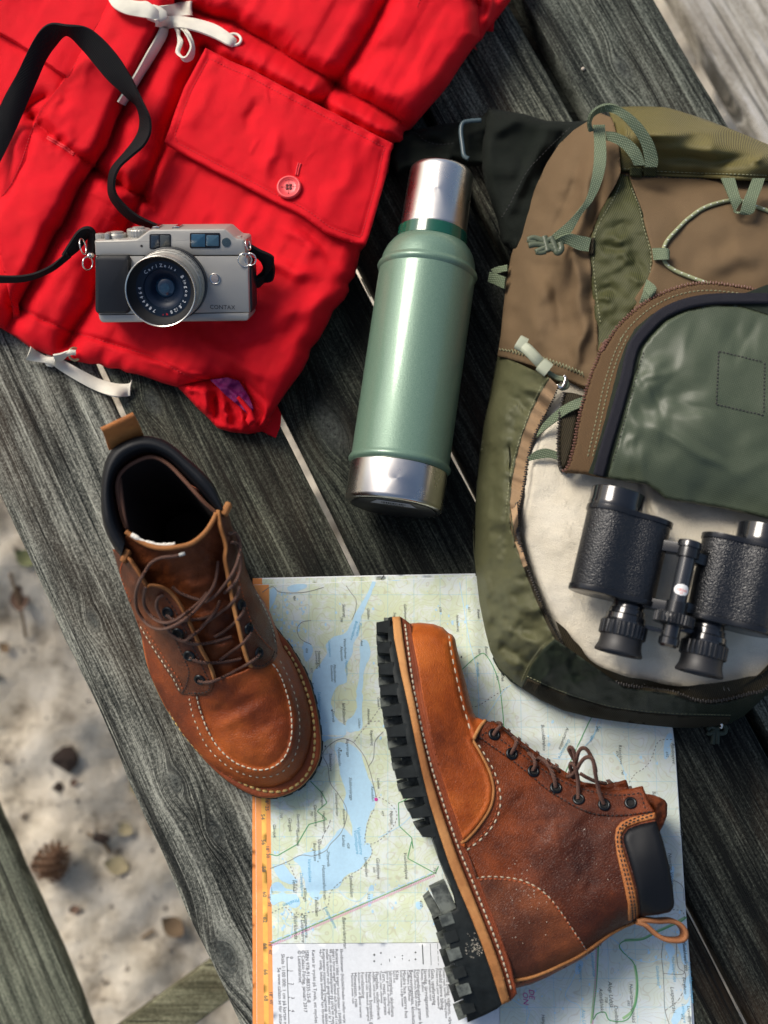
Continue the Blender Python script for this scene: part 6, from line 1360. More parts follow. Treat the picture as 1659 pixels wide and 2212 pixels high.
band('pull_loop', A8([(140, 285, .150), (128, 262, .160), (104, 215, .172), (82, 172, .181), (74, 158, .182), (80, 168, .176), (98, 215, .160), (112, 262, .140)]), A8([(306, 200, .150), (298, 178, .160), (278, 130, .172), (256, 88, .181), (246, 76, .182), (256, 90, .176), (276, 140, .160), (290, 185, .140)]), .0032, leather('pull_loop_leather', (.22, .07, .018), (.38, .14, .035), (.52, .22, .06), .52, 700, .5, 8), bs, n=6)
# stitching
mbw_ = MB(); mby = MB(); mbo = MB(); mbb = MB()
along(SS, M1, A8, mbw_, .0042, .0008, .00065); along(SS, M2, A8, mbw_, .0030, .0028, .0006)
WST = [(440, 1662), (478, 1735), (540, 1818), (620, 1906), (700, 1972), (780, 2026), (860, 2068), (950, 2098), (1050, 2098), (1130, 2058), (1188, 1990), (1214, 1900), (1218, 1780), (1202, 1655), (1170, 1550), (1130, 1445), (1082, 1358), (1042, 1296)]
along(Surf(wlt), WST, A8, mby, .0050, .0007, .0011, .0006)
along(SS, [(285, 1212), (318, 1270), (366, 1346), (416, 1422), (462, 1492), (500, 1568)], A8, mbw_, .0034, .0014, .0006)
along(SS, [(308, 1218), (345, 1278), (392, 1352), (440, 1425), (486, 1492), (515, 1560)], A8, mbo, .003, .001, .0005)
along(SS, [(906, 1042), (944, 1112), (978, 1190), (998, 1262), (1008, 1330)], A8, mbw_, .0034, .0016, .0006)
along(SS, [(190, 870), (178, 920), (200, 1000), (240, 1090)], A8, mbo, .003, .001, .0005)
along(SS, [(540, 1572), (620, 1570), (655, 1548), (648, 1500), (620, 1440), (580, 1350), (520, 1230), (470, 1130), (420, 1060)], A8, mbb, .0026, .001, .0005)
along(SS, [(440, 1200), (480, 1300), (525, 1400), (545, 1460), (530, 1530), (510, 1572)], A8, mbb, .0026, .001, .0005)
along(SS, [(790, 900), (820, 1000), (850, 1110), (890, 1220), (950, 1300), (1000, 1350)], A8, mbo, .0026, .001, .0005)
along(SS, [(895, 1425), (940, 1425), (985, 1392), (1004, 1345)], A8, mbb, .0026, .001, .0005)
mbw_.link('stitching', th_w, bs, kind='stuff'); mby.link('welt_stitching', th_y, bs, kind='stuff'); mbo.link('rust_stitching', th_o, bs, kind='stuff'); mbb.link('black_stitching', th_b, bs, kind='stuff')
for e in ((430, 1140), (485, 1252), (545, 1372), (602, 1500), (825, 1100), (865, 1227), (920, 1357)): put_eyelet(bs, SS, A8(e)[0], .0050)
LS = Surf(upv, ql, qr, tgs)
for pts, lf in (([(870, 1712, -.002), (960, 1722, .0), (1060, 1692, .003), (1180, 1632, .004), (1290, 1572, .003), (1380, 1512, .001), (1412, 1470, -.002)], .0016),
                ([(795, 1500, -.002), (860, 1536), (960, 1552), (1080, 1545), (1180, 1530), (1255, 1514)], .0016), ([(1060, 1528), (1160, 1452), (1250, 1390), (1320, 1312), (1335, 1275, -.002)], .0022),
                ([(700, 1318, -.002), (760, 1366), (860, 1386), (960, 1376), (1060, 1350), (1165, 1318)], .0016), ([(1010, 1322), (1100, 1270), (1200, 1190), (1262, 1110), (1270, 1068, -.002)], .0022),
                ([(742, 588, .006), (650, 610, .007), (540, 622, .008), (460, 662, .010), (400, 742, .010), (342, 850, .010), (316, 960, .010), (330, 1080, .009), (400, 1190, .008), (480, 1242, .008), (560, 1252, .009), (650, 1225, .011), (760, 1160, .014), (850, 1080, .014), (940, 970, .013), (1000, 880, .012), (1032, 780, .008), (1046, 650, .003)], .002),
                ([(400, 890, .006), (386, 1000, .007), (412, 1082, .007), (480, 1160, .007), (570, 1196, .008), (660, 1180, .009), (760, 1112, .011), (870, 1022, .010), (950, 930, .008)], .002),
                ([(560, 950, .0), (512, 985, .003), (500, 1050, .004), (530, 1130, .004), (600, 1260, .004), (660, 1320, .004), (740, 1358, .004), (800, 1322, .006), (880, 1260, .008), (960, 1170, .006), (1030, 1080, .004), (1060, 1000, .002)], .0016),
                ([(1142, 412, .0), (1192, 402, .004), (1226, 450, .008), (1240, 540, .010), (1215, 660, .012), (1160, 780, .014), (1080, 890, .014), (1000, 970, .012), (930, 1015, .008)], .002),
                ([(1160, 486, .001), (1215, 496, .004), (1238, 560, .006), (1245, 680, .007), (1222, 790, .008), (1180, 860, .009), (1100, 935, .009)], .0016),
                ([(640, 878), (700, 930, .001), (800, 972, .002), (900, 1000, .004)], .0016), ([(590, 1128, -.001), (640, 1168), (720, 1178), (820, 1170, .001), (900, 1160), (975, 1138)], .0016),
                ([(1232, 880, .002), (1212, 960, .004), (1150, 1040, .006), (1070, 1100, .004), (960, 1180, .002), (900, 1230)], .0016)):
    lace(bs, LS, C2, pts, lf, .00125)
l0 = SS.at(*C2((742, 588))[0], default=.16)
q = P(*np.array(C2([(752, 584), (700, 598)])).T, np.array([.165, .165])); V, F = tube(np.array([q[0], (q[0]+q[1])/2, q[1]]), .0014, 8); link('lace_tip', V, F, simple('clear_lace_tip', (.35, .36, .34), .3), bs)

# ================================================================== BACKPACK
def nylon(name, a, b, rough=.5, weave=1500, kind='twill', sheen=.15, bd=.0004, spec=.4, bs=.8, soft=1.0):
    t = NT(name); f = t.noise(22, 4, .6)
    v = t.mapv((1, 1, 1), rot=(0, 0, .35))
    if kind == 'twill': wv = t.wave(weave/6.28, vec=v, dirn='DIAGONAL', dist=1.5, detail=1, dscale=60)
    elif kind == 'rib': wv = t.wave(weave/6.28, vec=v, dirn='X')
    else: wv = t.math('MULTIPLY', t.wave(weave/6.28, vec=v, dirn='X'), t.wave(weave/6.28, vec=v, dirn='Y'))
    c = t.mix(t.rng(wv, .2, .9), a, b); c = t.mix(t.rng(f, .35, .65, .25, 0), c, a)
    n = t.bump(t.noise(80, 3, .5), .25*soft, .0014); n = t.bump(wv, bs, bd, n)
    return t.out(c, t.rng(f, .3, .7, rough-.05, rough+.08), n, sheen=(sheen*.4, .4, tuple(min(1, q*2) for q in b)), spec=spec*.7)
N_side = nylon('olive_nylon', (.040, .044, .020), (.150, .148, .075), .38, 2400, 'twill', bs=.5)
N_top = nylon('khaki_twill', (.060, .052, .016), (.205, .172, .058), .40, 2300, 'twill', bs=.5)
N_dia = nylon('dark_olive_twill', (.022, .026, .008), (.105, .105, .036), .42, 1900, 'twill', bs=.6)
N_brown = nylon('brown_stretch_cloth', (.118, .078, .042), (.190, .128, .070), .85, 2600, 'plain', .3, .0002, .2, .4)
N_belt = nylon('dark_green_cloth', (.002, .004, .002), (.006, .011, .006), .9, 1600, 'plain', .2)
N_lin = nylon('green_lining_nylon', (.046, .060, .036), (.125, .148, .096), .40, 1400, 'plain', .0, .0002, .5, .3, .4)
N_tape = nylon('brown_zip_tape', (.075, .042, .018), (.15, .09, .042), .8, 1900, 'rib', .1)
N_dtape = nylon('dark_zip_tape', (.010, .008, .004), (.042, .032, .014), .8, 1300, 'rib', .1)
N_tan = nylon('tan_zip_tape', (.30, .19, .10), (.46, .31, .18), .8, 2100, 'rib', .1)
N_navy = nylon('navy_piping', (.005, .005, .009), (.014, .014, .024), .7, 1900, 'rib', .2)
N_web = nylon('sage_webbing', (.10, .13, .075), (.27, .32, .21), .6, 1250, 'plain', .1, .0006)
N_bot = nylon('bottom_green_nylon', (.005, .009, .005), (.020, .032, .016), .5, 2200, 'twill', .1)
tooth_m = simple('brown_zip_teeth', (.13, .055, .035), .35)
tooth_d = simple('dark_zip_teeth', (.03, .024, .018), .35)
sage_pl = simple('olive_plastic', (.085, .10, .06), .35)
sage_rub = simple('sage_rubber', (.36, .38, .27), .5)
th_g = simple('olive_thread', (.20, .20, .11), .7); th_k = simple('dark_thread', (.02, .02, .018), .7)

pk = thing('backpack', 'large olive and brown hiking backpack lying open, its zipped flap folded back', 'backpack', tuple(P(1350, 900, 0)))
OUTL = [(1076, 764), (1066, 820), (1058, 860), (1045, 920), (1034, 1000), (1028, 1090), (1025, 1200)]+A7([(58, 330), (60, 480), (74, 600), (92, 760), (120, 900), (150, 1020), (200, 1120), (260, 1190), (322, 1226), (420, 1290), (550, 1348), (700, 1385), (850, 1408), (1000, 1426), (1150, 1440), (1260, 1441), (1360, 1434), (1450, 1420), (1530, 1376), (1600, 1312), (1659, 1252)])+[(1720, 1430), (1790, 1320)]
EDGE = A6([(425, 300), (372, 385), (320, 490), (270, 620), (232, 760), (210, 880), (198, 1000), (197, 1080), (205, 1160), (232, 1268)])+A7([(262, 250), (262, 320), (282, 420), (330, 570), (388, 720), (440, 840), (490, 940), (545, 1030), (620, 1108), (740, 1176), (880, 1222), (1020, 1242), (1150, 1262), (1250, 1300), (1350, 1312), (1450, 1298), (1560, 1268), (1659, 1232)])+[(1740, 1400), (1800, 1330)]
TEETH = A6([(470, 345), (440, 415), (385, 530), (330, 650), (300, 760), (285, 860), (268, 960), (245, 1060), (236, 1140), (250, 1240)])+A7([(296, 220), (290, 320), (310, 420), (352, 560), (404, 700), (452, 820), (505, 925), (560, 1012), (640, 1092), (750, 1160), (880, 1205), (1020, 1226), (1150, 1246), (1250, 1284), (1350, 1296), (1450, 1282), (1560, 1252), (1659, 1216)])+[(1735, 1385), (1790, 1310)]
INNR = [tuple(p) for p in EDGE]
hb_ = TPS([(*p, .012) for p in OUTL[::2]]+[(*p, .098) for p in EDGE[2::3]]+[(1110, 1000, .075), (1080, 1150, .066), (1095, 1300, .066), (1150, 1430, .062), (1250, 1500, .058), (1400, 1540, .050), (1550, 1535, .05), (1095, 880, .080), (1150, 800, .098), (1045, 1150, .030), (1060, 1330, .030)], .01)
def shz(X, Y, d):
    z = hb_(X, Y); do = pdist(X, Y, OUTL)[0]; de, t_, s_ = pdist(X, Y, EDGE)
    z = np.maximum(z, .006)+.0058*fbm(X, Y, 44, 3, 3)*sstep(0, 25, do)+.0040*vnoise(t_, de*.3, 17, 40, 6)*np.exp(-de/26)
    for p0, p1, w_, h in (((1090, 860), (1075, 1150), 13, .006), ((1110, 900), (1090, 1250), 9, -.006), ((1060, 1000), (1050, 1300), 10, .005), ((1045, 1330), (1180, 1400), 10, .007), ((1060, 1380), (1160, 1440), 9, -.006), ((1090, 1290), (1150, 1330), 9, .005), ((1120, 830), (1180, 850), 10, .006), ((1100, 850), (1160, 900), 9, -.005), ((1150, 1500), (1190, 1440), 7, .006)): z = z+fold(X, Y, p0, p1, w_, h)
    return z
shell = sheet('shell', OUTL+INNR[::-1], shz, N_side, pk, 5, skirt=[(.0004, 'd', .004)])
# underside: closes the pack down to the table
ob = resample(smoothline(OUTL, 6), 1, n=110); t0_ = P(ob[:, 0], ob[:, 1], .011); rows = [t0_, t0_*[1, 1, 0]+[0, 0, .004]]
rg = np.vstack([t0_[:, :2], P(np.array([1780, 1760, 1600, 1420, 1280, 1210, 1160, 1120]), np.array([1250, 520, 430, 370, 360, 420, 520, 660]), .004)[:, :2]])
link('base', [(*p, .003) for p in rg], [tuple(range(len(rg)))], N_bot, pk, smooth=False)
# bottom green panel, its shading put into the darker cloth, and ribbed cover strip
def overlay(name, pts, surf_f, off, mat, sp=4.5, rim=3, rh=.0010, sk=.002, parent=pk, **k):
    return sheet(name, pts, lambda X, Y, d: surf_f(X, Y, d*0+99)+off+rimround(d, rim, rh), mat, parent, sp, skirt=[(.0002, 'd', sk)], **k)
botp = A7([(318, 1224), (345, 1165), (375, 1100), (440, 1010), (500, 958)])+[tuple(p) for p in EDGE if p[1] > 1448 and p[0] < 1900][1:]+[(1700, 1440)]+[tuple(p) for p in OUTL[::-1] if p[1] > 1420 and p[0] > 1075][1:]
bot_panel = overlay('bottom_panel', botp, shz, .0012, N_bot)
stp = A7([(322, 1226), (352, 1170), (470, 1222), (600, 1272), (800, 1330), (1000, 1358), (1200, 1374), (1460, 1380), (1440, 1422), (1360, 1434), (1260, 1440), (1150, 1439), (1000, 1425), (850, 1407), (700, 1384), (550, 1347), (420, 1288)])
strip_b = overlay('ribbed_cover', stp, shz, .0026, N_dtape)
SHS = Surf(shell, bot_panel, strip_b)
def tape_between(name, A, B, z, mat, na=4, lift=0):
    a = resample(smoothline(A, 4), 1, n=130); b = resample(smoothline(B, 4), 1, n=130)
    za = shz(a[:, 0], a[:, 1], 0*a[:, 0]+9) if z is None else np.full(len(a), z)
    rows = [P(*(a*(1-f)+b*f).T, za*(1-f)+(za+lift)*f) for f in np.linspace(0, 1, na)]
    G = np.array(rows); m = G.shape[1]; F = [(i*m+j, (i+1)*m+j, (i+1)*m+j+1, i*m+j+1) for i in range(na-1) for j in range(m-1)]
    return link(name, G.reshape(-1, 3), F, mat, pk)
cut = 16
tz = lambda L, a, b: [tuple(p) for p in L[a:b]]
tape1 = tape_between('zip_tape', tz(EDGE, 0, 14), tz(TEETH, 0, 14), None, N_tan)
tape2 = tape_between('zip_tape', tz(EDGE, 13, 99), tz(TEETH, 13, 99), None, N_dtape)
INN = A7([(505, 860), (560, 905), (600, 960), (640, 1000), (680, 1060), (740, 1105), (800, 1130), (900, 1165), (1000, 1180), (1100, 1205), (1200, 1215), (1300, 1205), (1420, 1190), (1540, 1165), (1659, 1120)])+[(1730, 1330)]
tape3 = tape_between('zip_tape', [p for p in TEETH if p[1] > 1395], INN, .098, N_dtape, lift=.006)
def zip_teeth(name, pts, zf, mat, step=.0021, r=.0011, surf=None, off=.001):
    q = smoothline(pts, 2); L = P(q[:, 0], q[:, 1], zf(q[:, 0], q[:, 1])+off); L = resample(L, step); T_ = np.gradient(L, axis=0); mb = MB()
    for i in range(len(L)):
        t_ = T_[i]/np.linalg.norm(T_[i]); u_ = np.cross([0, 0, 1.], t_); u_ /= np.linalg.norm(u_); V, F = box(L[i]+u_*(.0003 if i % 2 else -.0003), (step*.6, .0027, .0016), np.array([t_, u_, np.cross(t_, u_)]), .0004); mb.add(V, F)
    return mb.link(name, mat, pk, kind='stuff')
zip_teeth('zip_teeth', [tuple(p) for p in TEETH], lambda X, Y: shz(*[np.array(c) for c in zip(*[EDGE[int(np.argmin([(e[0]-x)**2+(e[1]-y)**2 for e in EDGE]))] for x, y in zip(X, Y)])], 9+0*X)*0+.0985, tooth_d)
# side stretch pocket
SP = A5([(700, 140), (640, 190), (560, 240), (475, 322), (404, 432), (345, 560), (292, 700), (245, 830), (205, 950), (178, 1100), (160, 1250), (146, 1400), (130, 1500)])+A6([(125, 175), (170, 184), (240, 204), (330, 232), (420, 268), (520, 308), (600, 342), (640, 352), (700, 200), (690, 100)])+A5([(700, 1500), (690, 1300), (660, 1050), (650, 940), (656, 850), (706, 712), (800, 545), (826, 480), (815, 300), (775, 170)])
sp_t = TPS(tpsz(A5, [(640, 190, .085), (475, 322, .055), (345, 560, .040), (245, 830, .034), (178, 1100, .030), (130, 1500, .028), (700, 300, .118), (560, 420, .100), (480, 600, .090), (600, 700, .112), (380, 850, .082), (520, 1000, .108), (640, 1000, .122), (300, 1150, .075), (450, 1250, .104), (600, 1350, .118), (250, 1450, .066), (400, 1480, .098), (660, 1500, .120), (800, 450, .126), (770, 180, .100)]), .01)
def spz(X, Y, d):
    z = sp_t(X, Y)+.003*fbm(X, Y, 50, 2, 3)
    K4 = crop(1760, 320, .7256)
    for p0, p1, w_, h in (((400, 150), (230, 520), 15, .009), ((430, 190), (290, 570), 9, -.007), ((455, 205), (365, 570), 11, .011), ((492, 250), (430, 520), 12, -.013), ((375, 470), (425, 745), 12, .012), ((335, 520), (352, 770), 11, -.009), ((290, 550), (278, 790), 17, .009), ((432, 690), (385, 850), 9, .008), ((240, 560), (215, 790), 14, -.006), ((330, 250), (240, 440), 10, .004), ((350, 430), (320, 640), 10, .006), ((440, 560), (448, 740), 8, -.008)):
        z = z+fold(X, Y, K4(p0)[0], K4(p1)[0], w_*1.35, h*.85)
    return z
side_p = sheet('side_pocket', SP, spz, N_brown, pk, 4.5, skirt=[(.001, 'd', .004), (.004, 'f', .6), (.006, 'a', .004)])
# dark hip belt cloth, behind and to the left
BL = A5([(75, 120), (150, 128), (280, 150), (400, 188), (540, 194), (660, 186), (700, 260), (600, 500), (420, 700), (300, 900), (230, 950), (205, 925), (155, 880), (130, 760), (95, 660), (60, 560), (38, 450), (38, 300), (52, 200)])
def blz(X, Y, d):
    z = .040+.010*sstep(1050, 1200, X)+.004*fbm(X, Y, 50, 2, 7)+fold(X, Y, A5((430, 200))[0], A5((180, 700))[0], 12, .008)+fold(X, Y, A5((300, 160))[0], A5((70, 300))[0], 16, .006)+fold(X, Y, A5((520, 220))[0], A5((330, 560))[0], 10, -.008)
    return z*(.35+.65*np.sqrt(np.clip(1-np.clip(1-d/22, 0, 1)**2, 0, 1)))
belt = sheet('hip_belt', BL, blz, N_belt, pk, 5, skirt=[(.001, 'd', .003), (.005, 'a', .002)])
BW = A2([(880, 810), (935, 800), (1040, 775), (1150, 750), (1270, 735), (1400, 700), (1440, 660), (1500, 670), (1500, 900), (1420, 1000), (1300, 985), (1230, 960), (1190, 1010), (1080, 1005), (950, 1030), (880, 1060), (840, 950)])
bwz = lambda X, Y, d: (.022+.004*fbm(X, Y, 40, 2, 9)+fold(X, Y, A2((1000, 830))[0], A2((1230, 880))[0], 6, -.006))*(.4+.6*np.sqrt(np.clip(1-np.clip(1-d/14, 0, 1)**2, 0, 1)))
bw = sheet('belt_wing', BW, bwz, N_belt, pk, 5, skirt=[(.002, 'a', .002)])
q = smoothline(A2([(1395, 725), (1330, 730), (1285, 742), (1272, 790), (1282, 880), (1292, 940), (1320, 958)]), 3); V, F = tube(P(q[:, 0], q[:, 1], np.full(len(q), .036)), .0022, 8); link('belt_buckle', V, F, simple('slate_plastic', (.05, .08, .09), .35), pk)
L, N = Surf(bw).path(A2([(960, 800), (1010, 808), (1060, 850), (1120, 872), (1180, 872), (1240, 862)]), 3, .0003); mbx = MB(); stitches(mbx, L, N, .003, .001, .0005)
BSf = Surf(belt)
along(BSf, [(540, 230), (460, 300), (370, 390), (300, 470), (250, 560), (200, 660), (150, 740)], A5, mbx, .003, .0012, .0005)
mbx.link('belt_stitching', th_k, pk, kind='stuff')
# diamond shaped twill panel and the brown front
DIA = A5([(822, 490), (800, 545), (706, 712), (656, 850), (648, 940), (654, 1050), (676, 1250), (690, 1420), (700, 1530), (760, 1440), (850, 1320), (930, 1225), (960, 1180), (990, 1095), (1008, 1030), (1018, 990), (1005, 900), (985, 860), (955, 720), (915, 620), (885, 540), (870, 495)])
ft = TPS(tpsz(A5, [(820, 500, .118), (700, 720, .128), (650, 940, .124), (680, 1300, .122), (850, 900, .134), (850, 1150, .134), (1000, 950, .138), (1040, 500, .107), (1300, 510, .109), (1650, 525, .111), (2000, 530, .12), (1000, 620, .128), (1300, 640, .134), (1600, 660, .138), (1300, 900, .144), (1600, 900, .148), (1150, 1050, .142), (1000, 1200, .140), (1400, 1080, .146), (1700, 1100, .148)]), .01)
def dz(X, Y, d):
    z = ft(X, Y)+.0016*fbm(X, Y, 30, 2, 4)
    for p0, p1, w_, h in (((740, 830), (880, 870), 14, .005), ((700, 880), (860, 920), 12, -.005), ((800, 930), (900, 1000), 14, .006), ((900, 930), (960, 1090), 12, -.004), ((700, 1050), (850, 1000), 13, .004), ((690, 1120), (850, 1170), 14, -.005), ((860, 1050), (960, 1110), 12, .005), ((700, 1250), (800, 1250), 14, .004), ((780, 760), (900, 800), 14, -.003), ((690, 1180), (790, 1210), 9, .004)): z = z+fold(X, Y, A5(p0)[0], A5(p1)[0], w_*.75, h*.7)
    return z
dia = sheet('twill_panel', DIA, lambda X, Y, d: dz(X, Y, d)+rimround(d, 4, .0015), N_dia, pk, 4.2, skirt=[(.0003, 'd', .003)])
FR = A5([(830, 478), (1040, 486), (1300, 497), (1500, 508), (1700, 514), (2100, 530), (2100, 1200), (1700, 1200), (1450, 1150), (1300, 1140), (1150, 1160), (1000, 1230), (900, 1330), (900, 1200), (980, 1080), (1010, 990), (1000, 900), (950, 730), (905, 610), (870, 520)])
def frz(X, Y, d):
    z = ft(X, Y)-.0012+.0024*fbm(X, Y, 80, 2, 8)
    for p0, p1, w_, h in (((1250, 1020), (1650, 900), 30, .006), ((1200, 960), (1600, 800), 26, -.004), ((1350, 1060), (1660, 1000), 22, -.004), ((1100, 560), (1080, 800), 36, -.003), ((1150, 700), (1400, 720), 30, .003)): z = z+fold(X, Y, A5(p0)[0], A5(p1)[0], w_*.95, h*.7)
    return z
front = sheet('front_panel', FR, frz, N_brown, pk, 5.5, skirt=[(0, 'd', .006)])
TP = A5([(760, 140), (800, 112), (900, 106), (1010, 108), (1080, 112), (1150, 130), (1300, 178), (1450, 235), (1560, 280), (1659, 322), (1850, 400), (2100, 470), (2100, 540), (1700, 512), (1500, 506), (1300, 495), (1040, 484), (830, 468), (815, 380), (800, 240)])
tt = TPS(tpsz(A5, [(800, 112, .060), (1000, 108, .066), (1300, 178, .070), (1659, 322, .072), (2100, 470, .07), (900, 230, .132), (1100, 250, .142), (1350, 310, .147), (1650, 410, .149), (830, 468, .116), (1040, 484, .108), (1300, 495, .110), (1650, 510, .112), (2100, 540, .120), (1000, 350, .132), (1250, 390, .134), (1500, 450, .136)]), .005)
def tpz(X, Y, d):
    z = tt(X, Y)+.0025*fbm(X, Y, 60, 2, 5)
    for p0, p1, w_, h in (((900, 250), (1500, 260), 34, .012), ((1000, 390), (1659, 420), 34, -.010), ((1560, 420), (1700, 360), 22, .008), ((850, 200), (860, 330), 16, .006), ((1150, 140), (1600, 300), 20, .004)): z = z+fold(X, Y, A5(p0)[0], A5(p1)[0], w_*.38, h)
    return z
topp = sheet('top_panel', TP, tpz, N_top, pk, 5, skirt=[(.002, 'd', .006), (.008, 'd', .03), (.010, 'a', .003)])
FSS = Surf(dia, front, topp, side_p)
L, N = FSS.path(A5([(830, 474), (1040, 486), (1300, 496), (1500, 507), (1700, 514), (1900, 522)]), 3, .0008); V, F = tube(L, .0019, 8, N); link('piping', V, F, N_top, pk)
# right part of the pack beyond the frame: a plain closing wall
# folded back flap
ZT = [(1900, 700), (1760, 640)]+A5([(1659, 1168), (1560, 1135), (1450, 1118), (1380, 1108), (1300, 1105), (1220, 1112), (1150, 1130), (1080, 1155), (1000, 1192), (930, 1240), (870, 1290), (820, 1340), (780, 1390), (750, 1440), (720, 1490)])+A6([(745, 80), (715, 140), (690, 200), (668, 250), (650, 300), (634, 350), (620, 400), (604, 460), (590, 520), (578, 580), (568, 640), (556, 700), (540, 760), (524, 805), (500, 828)])
LB = A6([(540, 838), (620, 842), (690, 858), (780, 872), (880, 886), (970, 898), (1030, 940), (1080, 984), (1160, 998), (1250, 1010), (1400, 1036), (1560, 1070), (1659, 1096)])+[(1760, 1160), (1900, 1190)]
lt = TPS(tpsz(A6, [(500, 828, .126), (620, 500, .136), (700, 200, .142), (850, 0, .146), (700, 858, .134), (970, 898, .138), (1080, 984, .132), (1400, 1036, .134), (1659, 1096, .134), (900, 500, .150), (1200, 300, .156), (1500, 200, .156), (1500, 700, .152), (1100, 800, .146), (1000, 150, .152), (1659, 900, .146)])+[(1900, 700, .15), (1900, 1190, .14)], .01)
LF = [((900, 380), (1060, 300), 40, .008), ((880, 460), (1100, 420), 34, -.009), ((880, 540), (1100, 560), 36, .007), ((1000, 560), (1500, 860), 12, .006), ((950, 200), (990, 340), 20, -.006), ((1000, 180), (1080, 330), 26, .007), ((1180, 520), (1200, 300), 40, -.007), ((1120, 100), (1350, 200), 40, .005), ((820, 680), (1000, 600), 30, -.005), ((830, 760), (1000, 720), 28, .006), ((1200, 950), (1600, 1000), 40, -.007), ((1250, 650), (1400, 500), 50, .005), ((1560, 600), (1600, 900), 36, .005), ((1400, 40), (1600, 110), 34, -.006), ((900, 280), (960, 330), 18, .005), ((850, 640), (920, 660), 14, .004)]
def lz_(X, Y, d):
    z = lt(X, Y)+.0020*fbm(X, Y, 90, 1, 4)+.0003*fbm(X, Y, 30, 1, 6)
    for p0, p1, w_, h in LF: z = z+fold(X, Y, A6(p0)[0], A6(p1)[0], w_*.95, h*.42)
    return z
lid = sheet('flap_edge', ZT+LB, lambda X, Y, d: lt(X, Y)-.002-.020*sstep(78, 110, pdist(X, Y, ZT)[0])+rimround(d, 5, .003), N_tape, pk, 5, skirt=[(.0005, 'd', .004), (.003, 'd', .008)])
zq = smoothline(ZT, 3)
zip_teeth('flap_zip_teeth', ZT, lambda X, Y: lt(X, Y)-.0035, tooth_m, .0023, off=.0012)
DKG = A6([(1659, -230), (1500, -170), (1300, -160), (1150, -130), (1000, -60), (905, 20), (850, 120), (815, 220), (790, 320), (765, 420), (735, 540), (700, 660), (670, 760), (640, 838)])
LIN = A6([(1659, -60), (1500, -110), (1350, -120), (1200, -85), (1080, -20), (1000, 60), (945, 130), (925, 200), (905, 280), (885, 370), (860, 460), (830, 570), (800, 680), (770, 780), (745, 862)])
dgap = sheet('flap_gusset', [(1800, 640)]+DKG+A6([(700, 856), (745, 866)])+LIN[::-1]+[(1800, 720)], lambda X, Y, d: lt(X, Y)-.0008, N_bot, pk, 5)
PPL = A6([(1659, -150), (1500, -150), (1330, -145), (1180, -115), (1060, -60), (975, 20), (905, 110), (875, 200), (858, 290), (835, 370), (805, 480), (772, 590), (742, 690), (716, 790), (700, 852)])
ql_ = smoothline(PPL, 3); V, F = sweep(P(ql_[:, 0], ql_[:, 1], lt(ql_[:, 0], ql_[:, 1])+.0020), strap_prof(.0092, .0040, .0016), np.array([0, 0, 1.])); link('navy_binding', V, F, N_navy, pk)
lin = sheet('flap_lining', LIN+A6([(780, 873), (880, 888), (970, 899), (1030, 941), (1080, 985), (1160, 999), (1250, 1011), (1400, 1037), (1560, 1071), (1659, 1097)])+[(1760, 1161), (1900, 1191), (1900, 760)], lambda X, Y, d: lz_(X, Y, d)+.0012+rimround(d, 5, .0022), N_lin, pk, 4.4, skirt=[(.0004, 'd', .003), (.003, 'd', .006)])
# curled inside of the flap edge hanging into the opening
CRL = A6([(505, 380), (560, 385), (612, 400), (600, 460), (586, 520), (574, 580), (564, 640), (552, 700), (536, 760), (520, 800), (500, 826), (484, 815), (472, 780), (468, 650), (474, 560), (484, 470)])
sheet('curled_edge', CRL, lambda X, Y, d: .1185+.006*sstep(470, 600, (X/.54-1900)*1.4155)-.003*np.clip(1-d/6, 0, 1), N_dtape, pk, 4, skirt=[(.001, 'd', .012)])
zip_teeth('curl_zip_teeth', A6([(506, 385), (486, 470), (476, 560), (470, 650), (472, 760), (486, 812), (500, 828)]), lambda X, Y: .119+0*X, tooth_d, .0022)
LS2 = Surf(lin, lid)
mbg_ = MB(); mbk = MB()
for a, b in (((1380, 150), (1640, 212)), ((1640, 212), (1634, 512)), ((1634, 512), (1366, 450)), ((1366, 450), (1380, 150))): along(LS2, [a, ((a[0]+b[0])/2, (a[1]+b[1])/2), b], A6, mbk, .0024, .0006, .0006)
along(LS2, [(x+16, y+4) for x, y in [(940, 150), (918, 220), (898, 290), (876, 380), (850, 470), (822, 575), (792, 685), (765, 780)]], A6, mbk, .0024, .0010, .00045)
for o_ in (50, 78): along(LS2, [(790+o_, 60), (745+o_, 150), (712+o_, 240), (684+o_, 330), (660+o_, 430), (636+o_, 540), (612+o_, 650), (585+o_, 760)], A6, mbg_, .0026, .0009, .0005)
along(LS2, [(1640, 1185), (1450, 1160), (1300, 1150), (1150, 1175), (1010, 1240), (900, 1330), (820, 1430)], A5, mbg_, .0026, .0009, .0005)
along(FSS, [(822, 550), (780, 640), (718, 745), (676, 850), (672, 1000), (690, 1180), (712, 1340)], A5, mbg_, .0026, .0009, .0005)
along(FSS, [(885, 570), (930, 680), (955, 790), (985, 890), (998, 960), (990, 1060)], A5, mbg_, .0026, .0009, .0005)
along(FSS, [(840, 500), (1040, 510), (1300, 520), (1659, 536)], A5, mbk, .0026, .0009, .0005)
along(FSS, [(840, 460), (1040, 474), (1300, 484), (1659, 498)], A5, mbg_, .0026, .0009, .0005)
along(SHS, [(x-14, y) for x, y in [(400, 330), (350, 430), (300, 560), (255, 690), (222, 820), (200, 960), (190, 1080)]], A6, mbg_, .0026, .0010, .00045)
along(SHS, [(352, 1160), (470, 1212), (600, 1262), (800, 1320), (1000, 1348), (1200, 1362), (1460, 1370)], A7, mbg_, .0026, .0012, .00045)
along(SHS, [(320, 1190), (350, 1120), (400, 1040), (460, 970)], A7, mbg_, .0026, .0010, .00045)
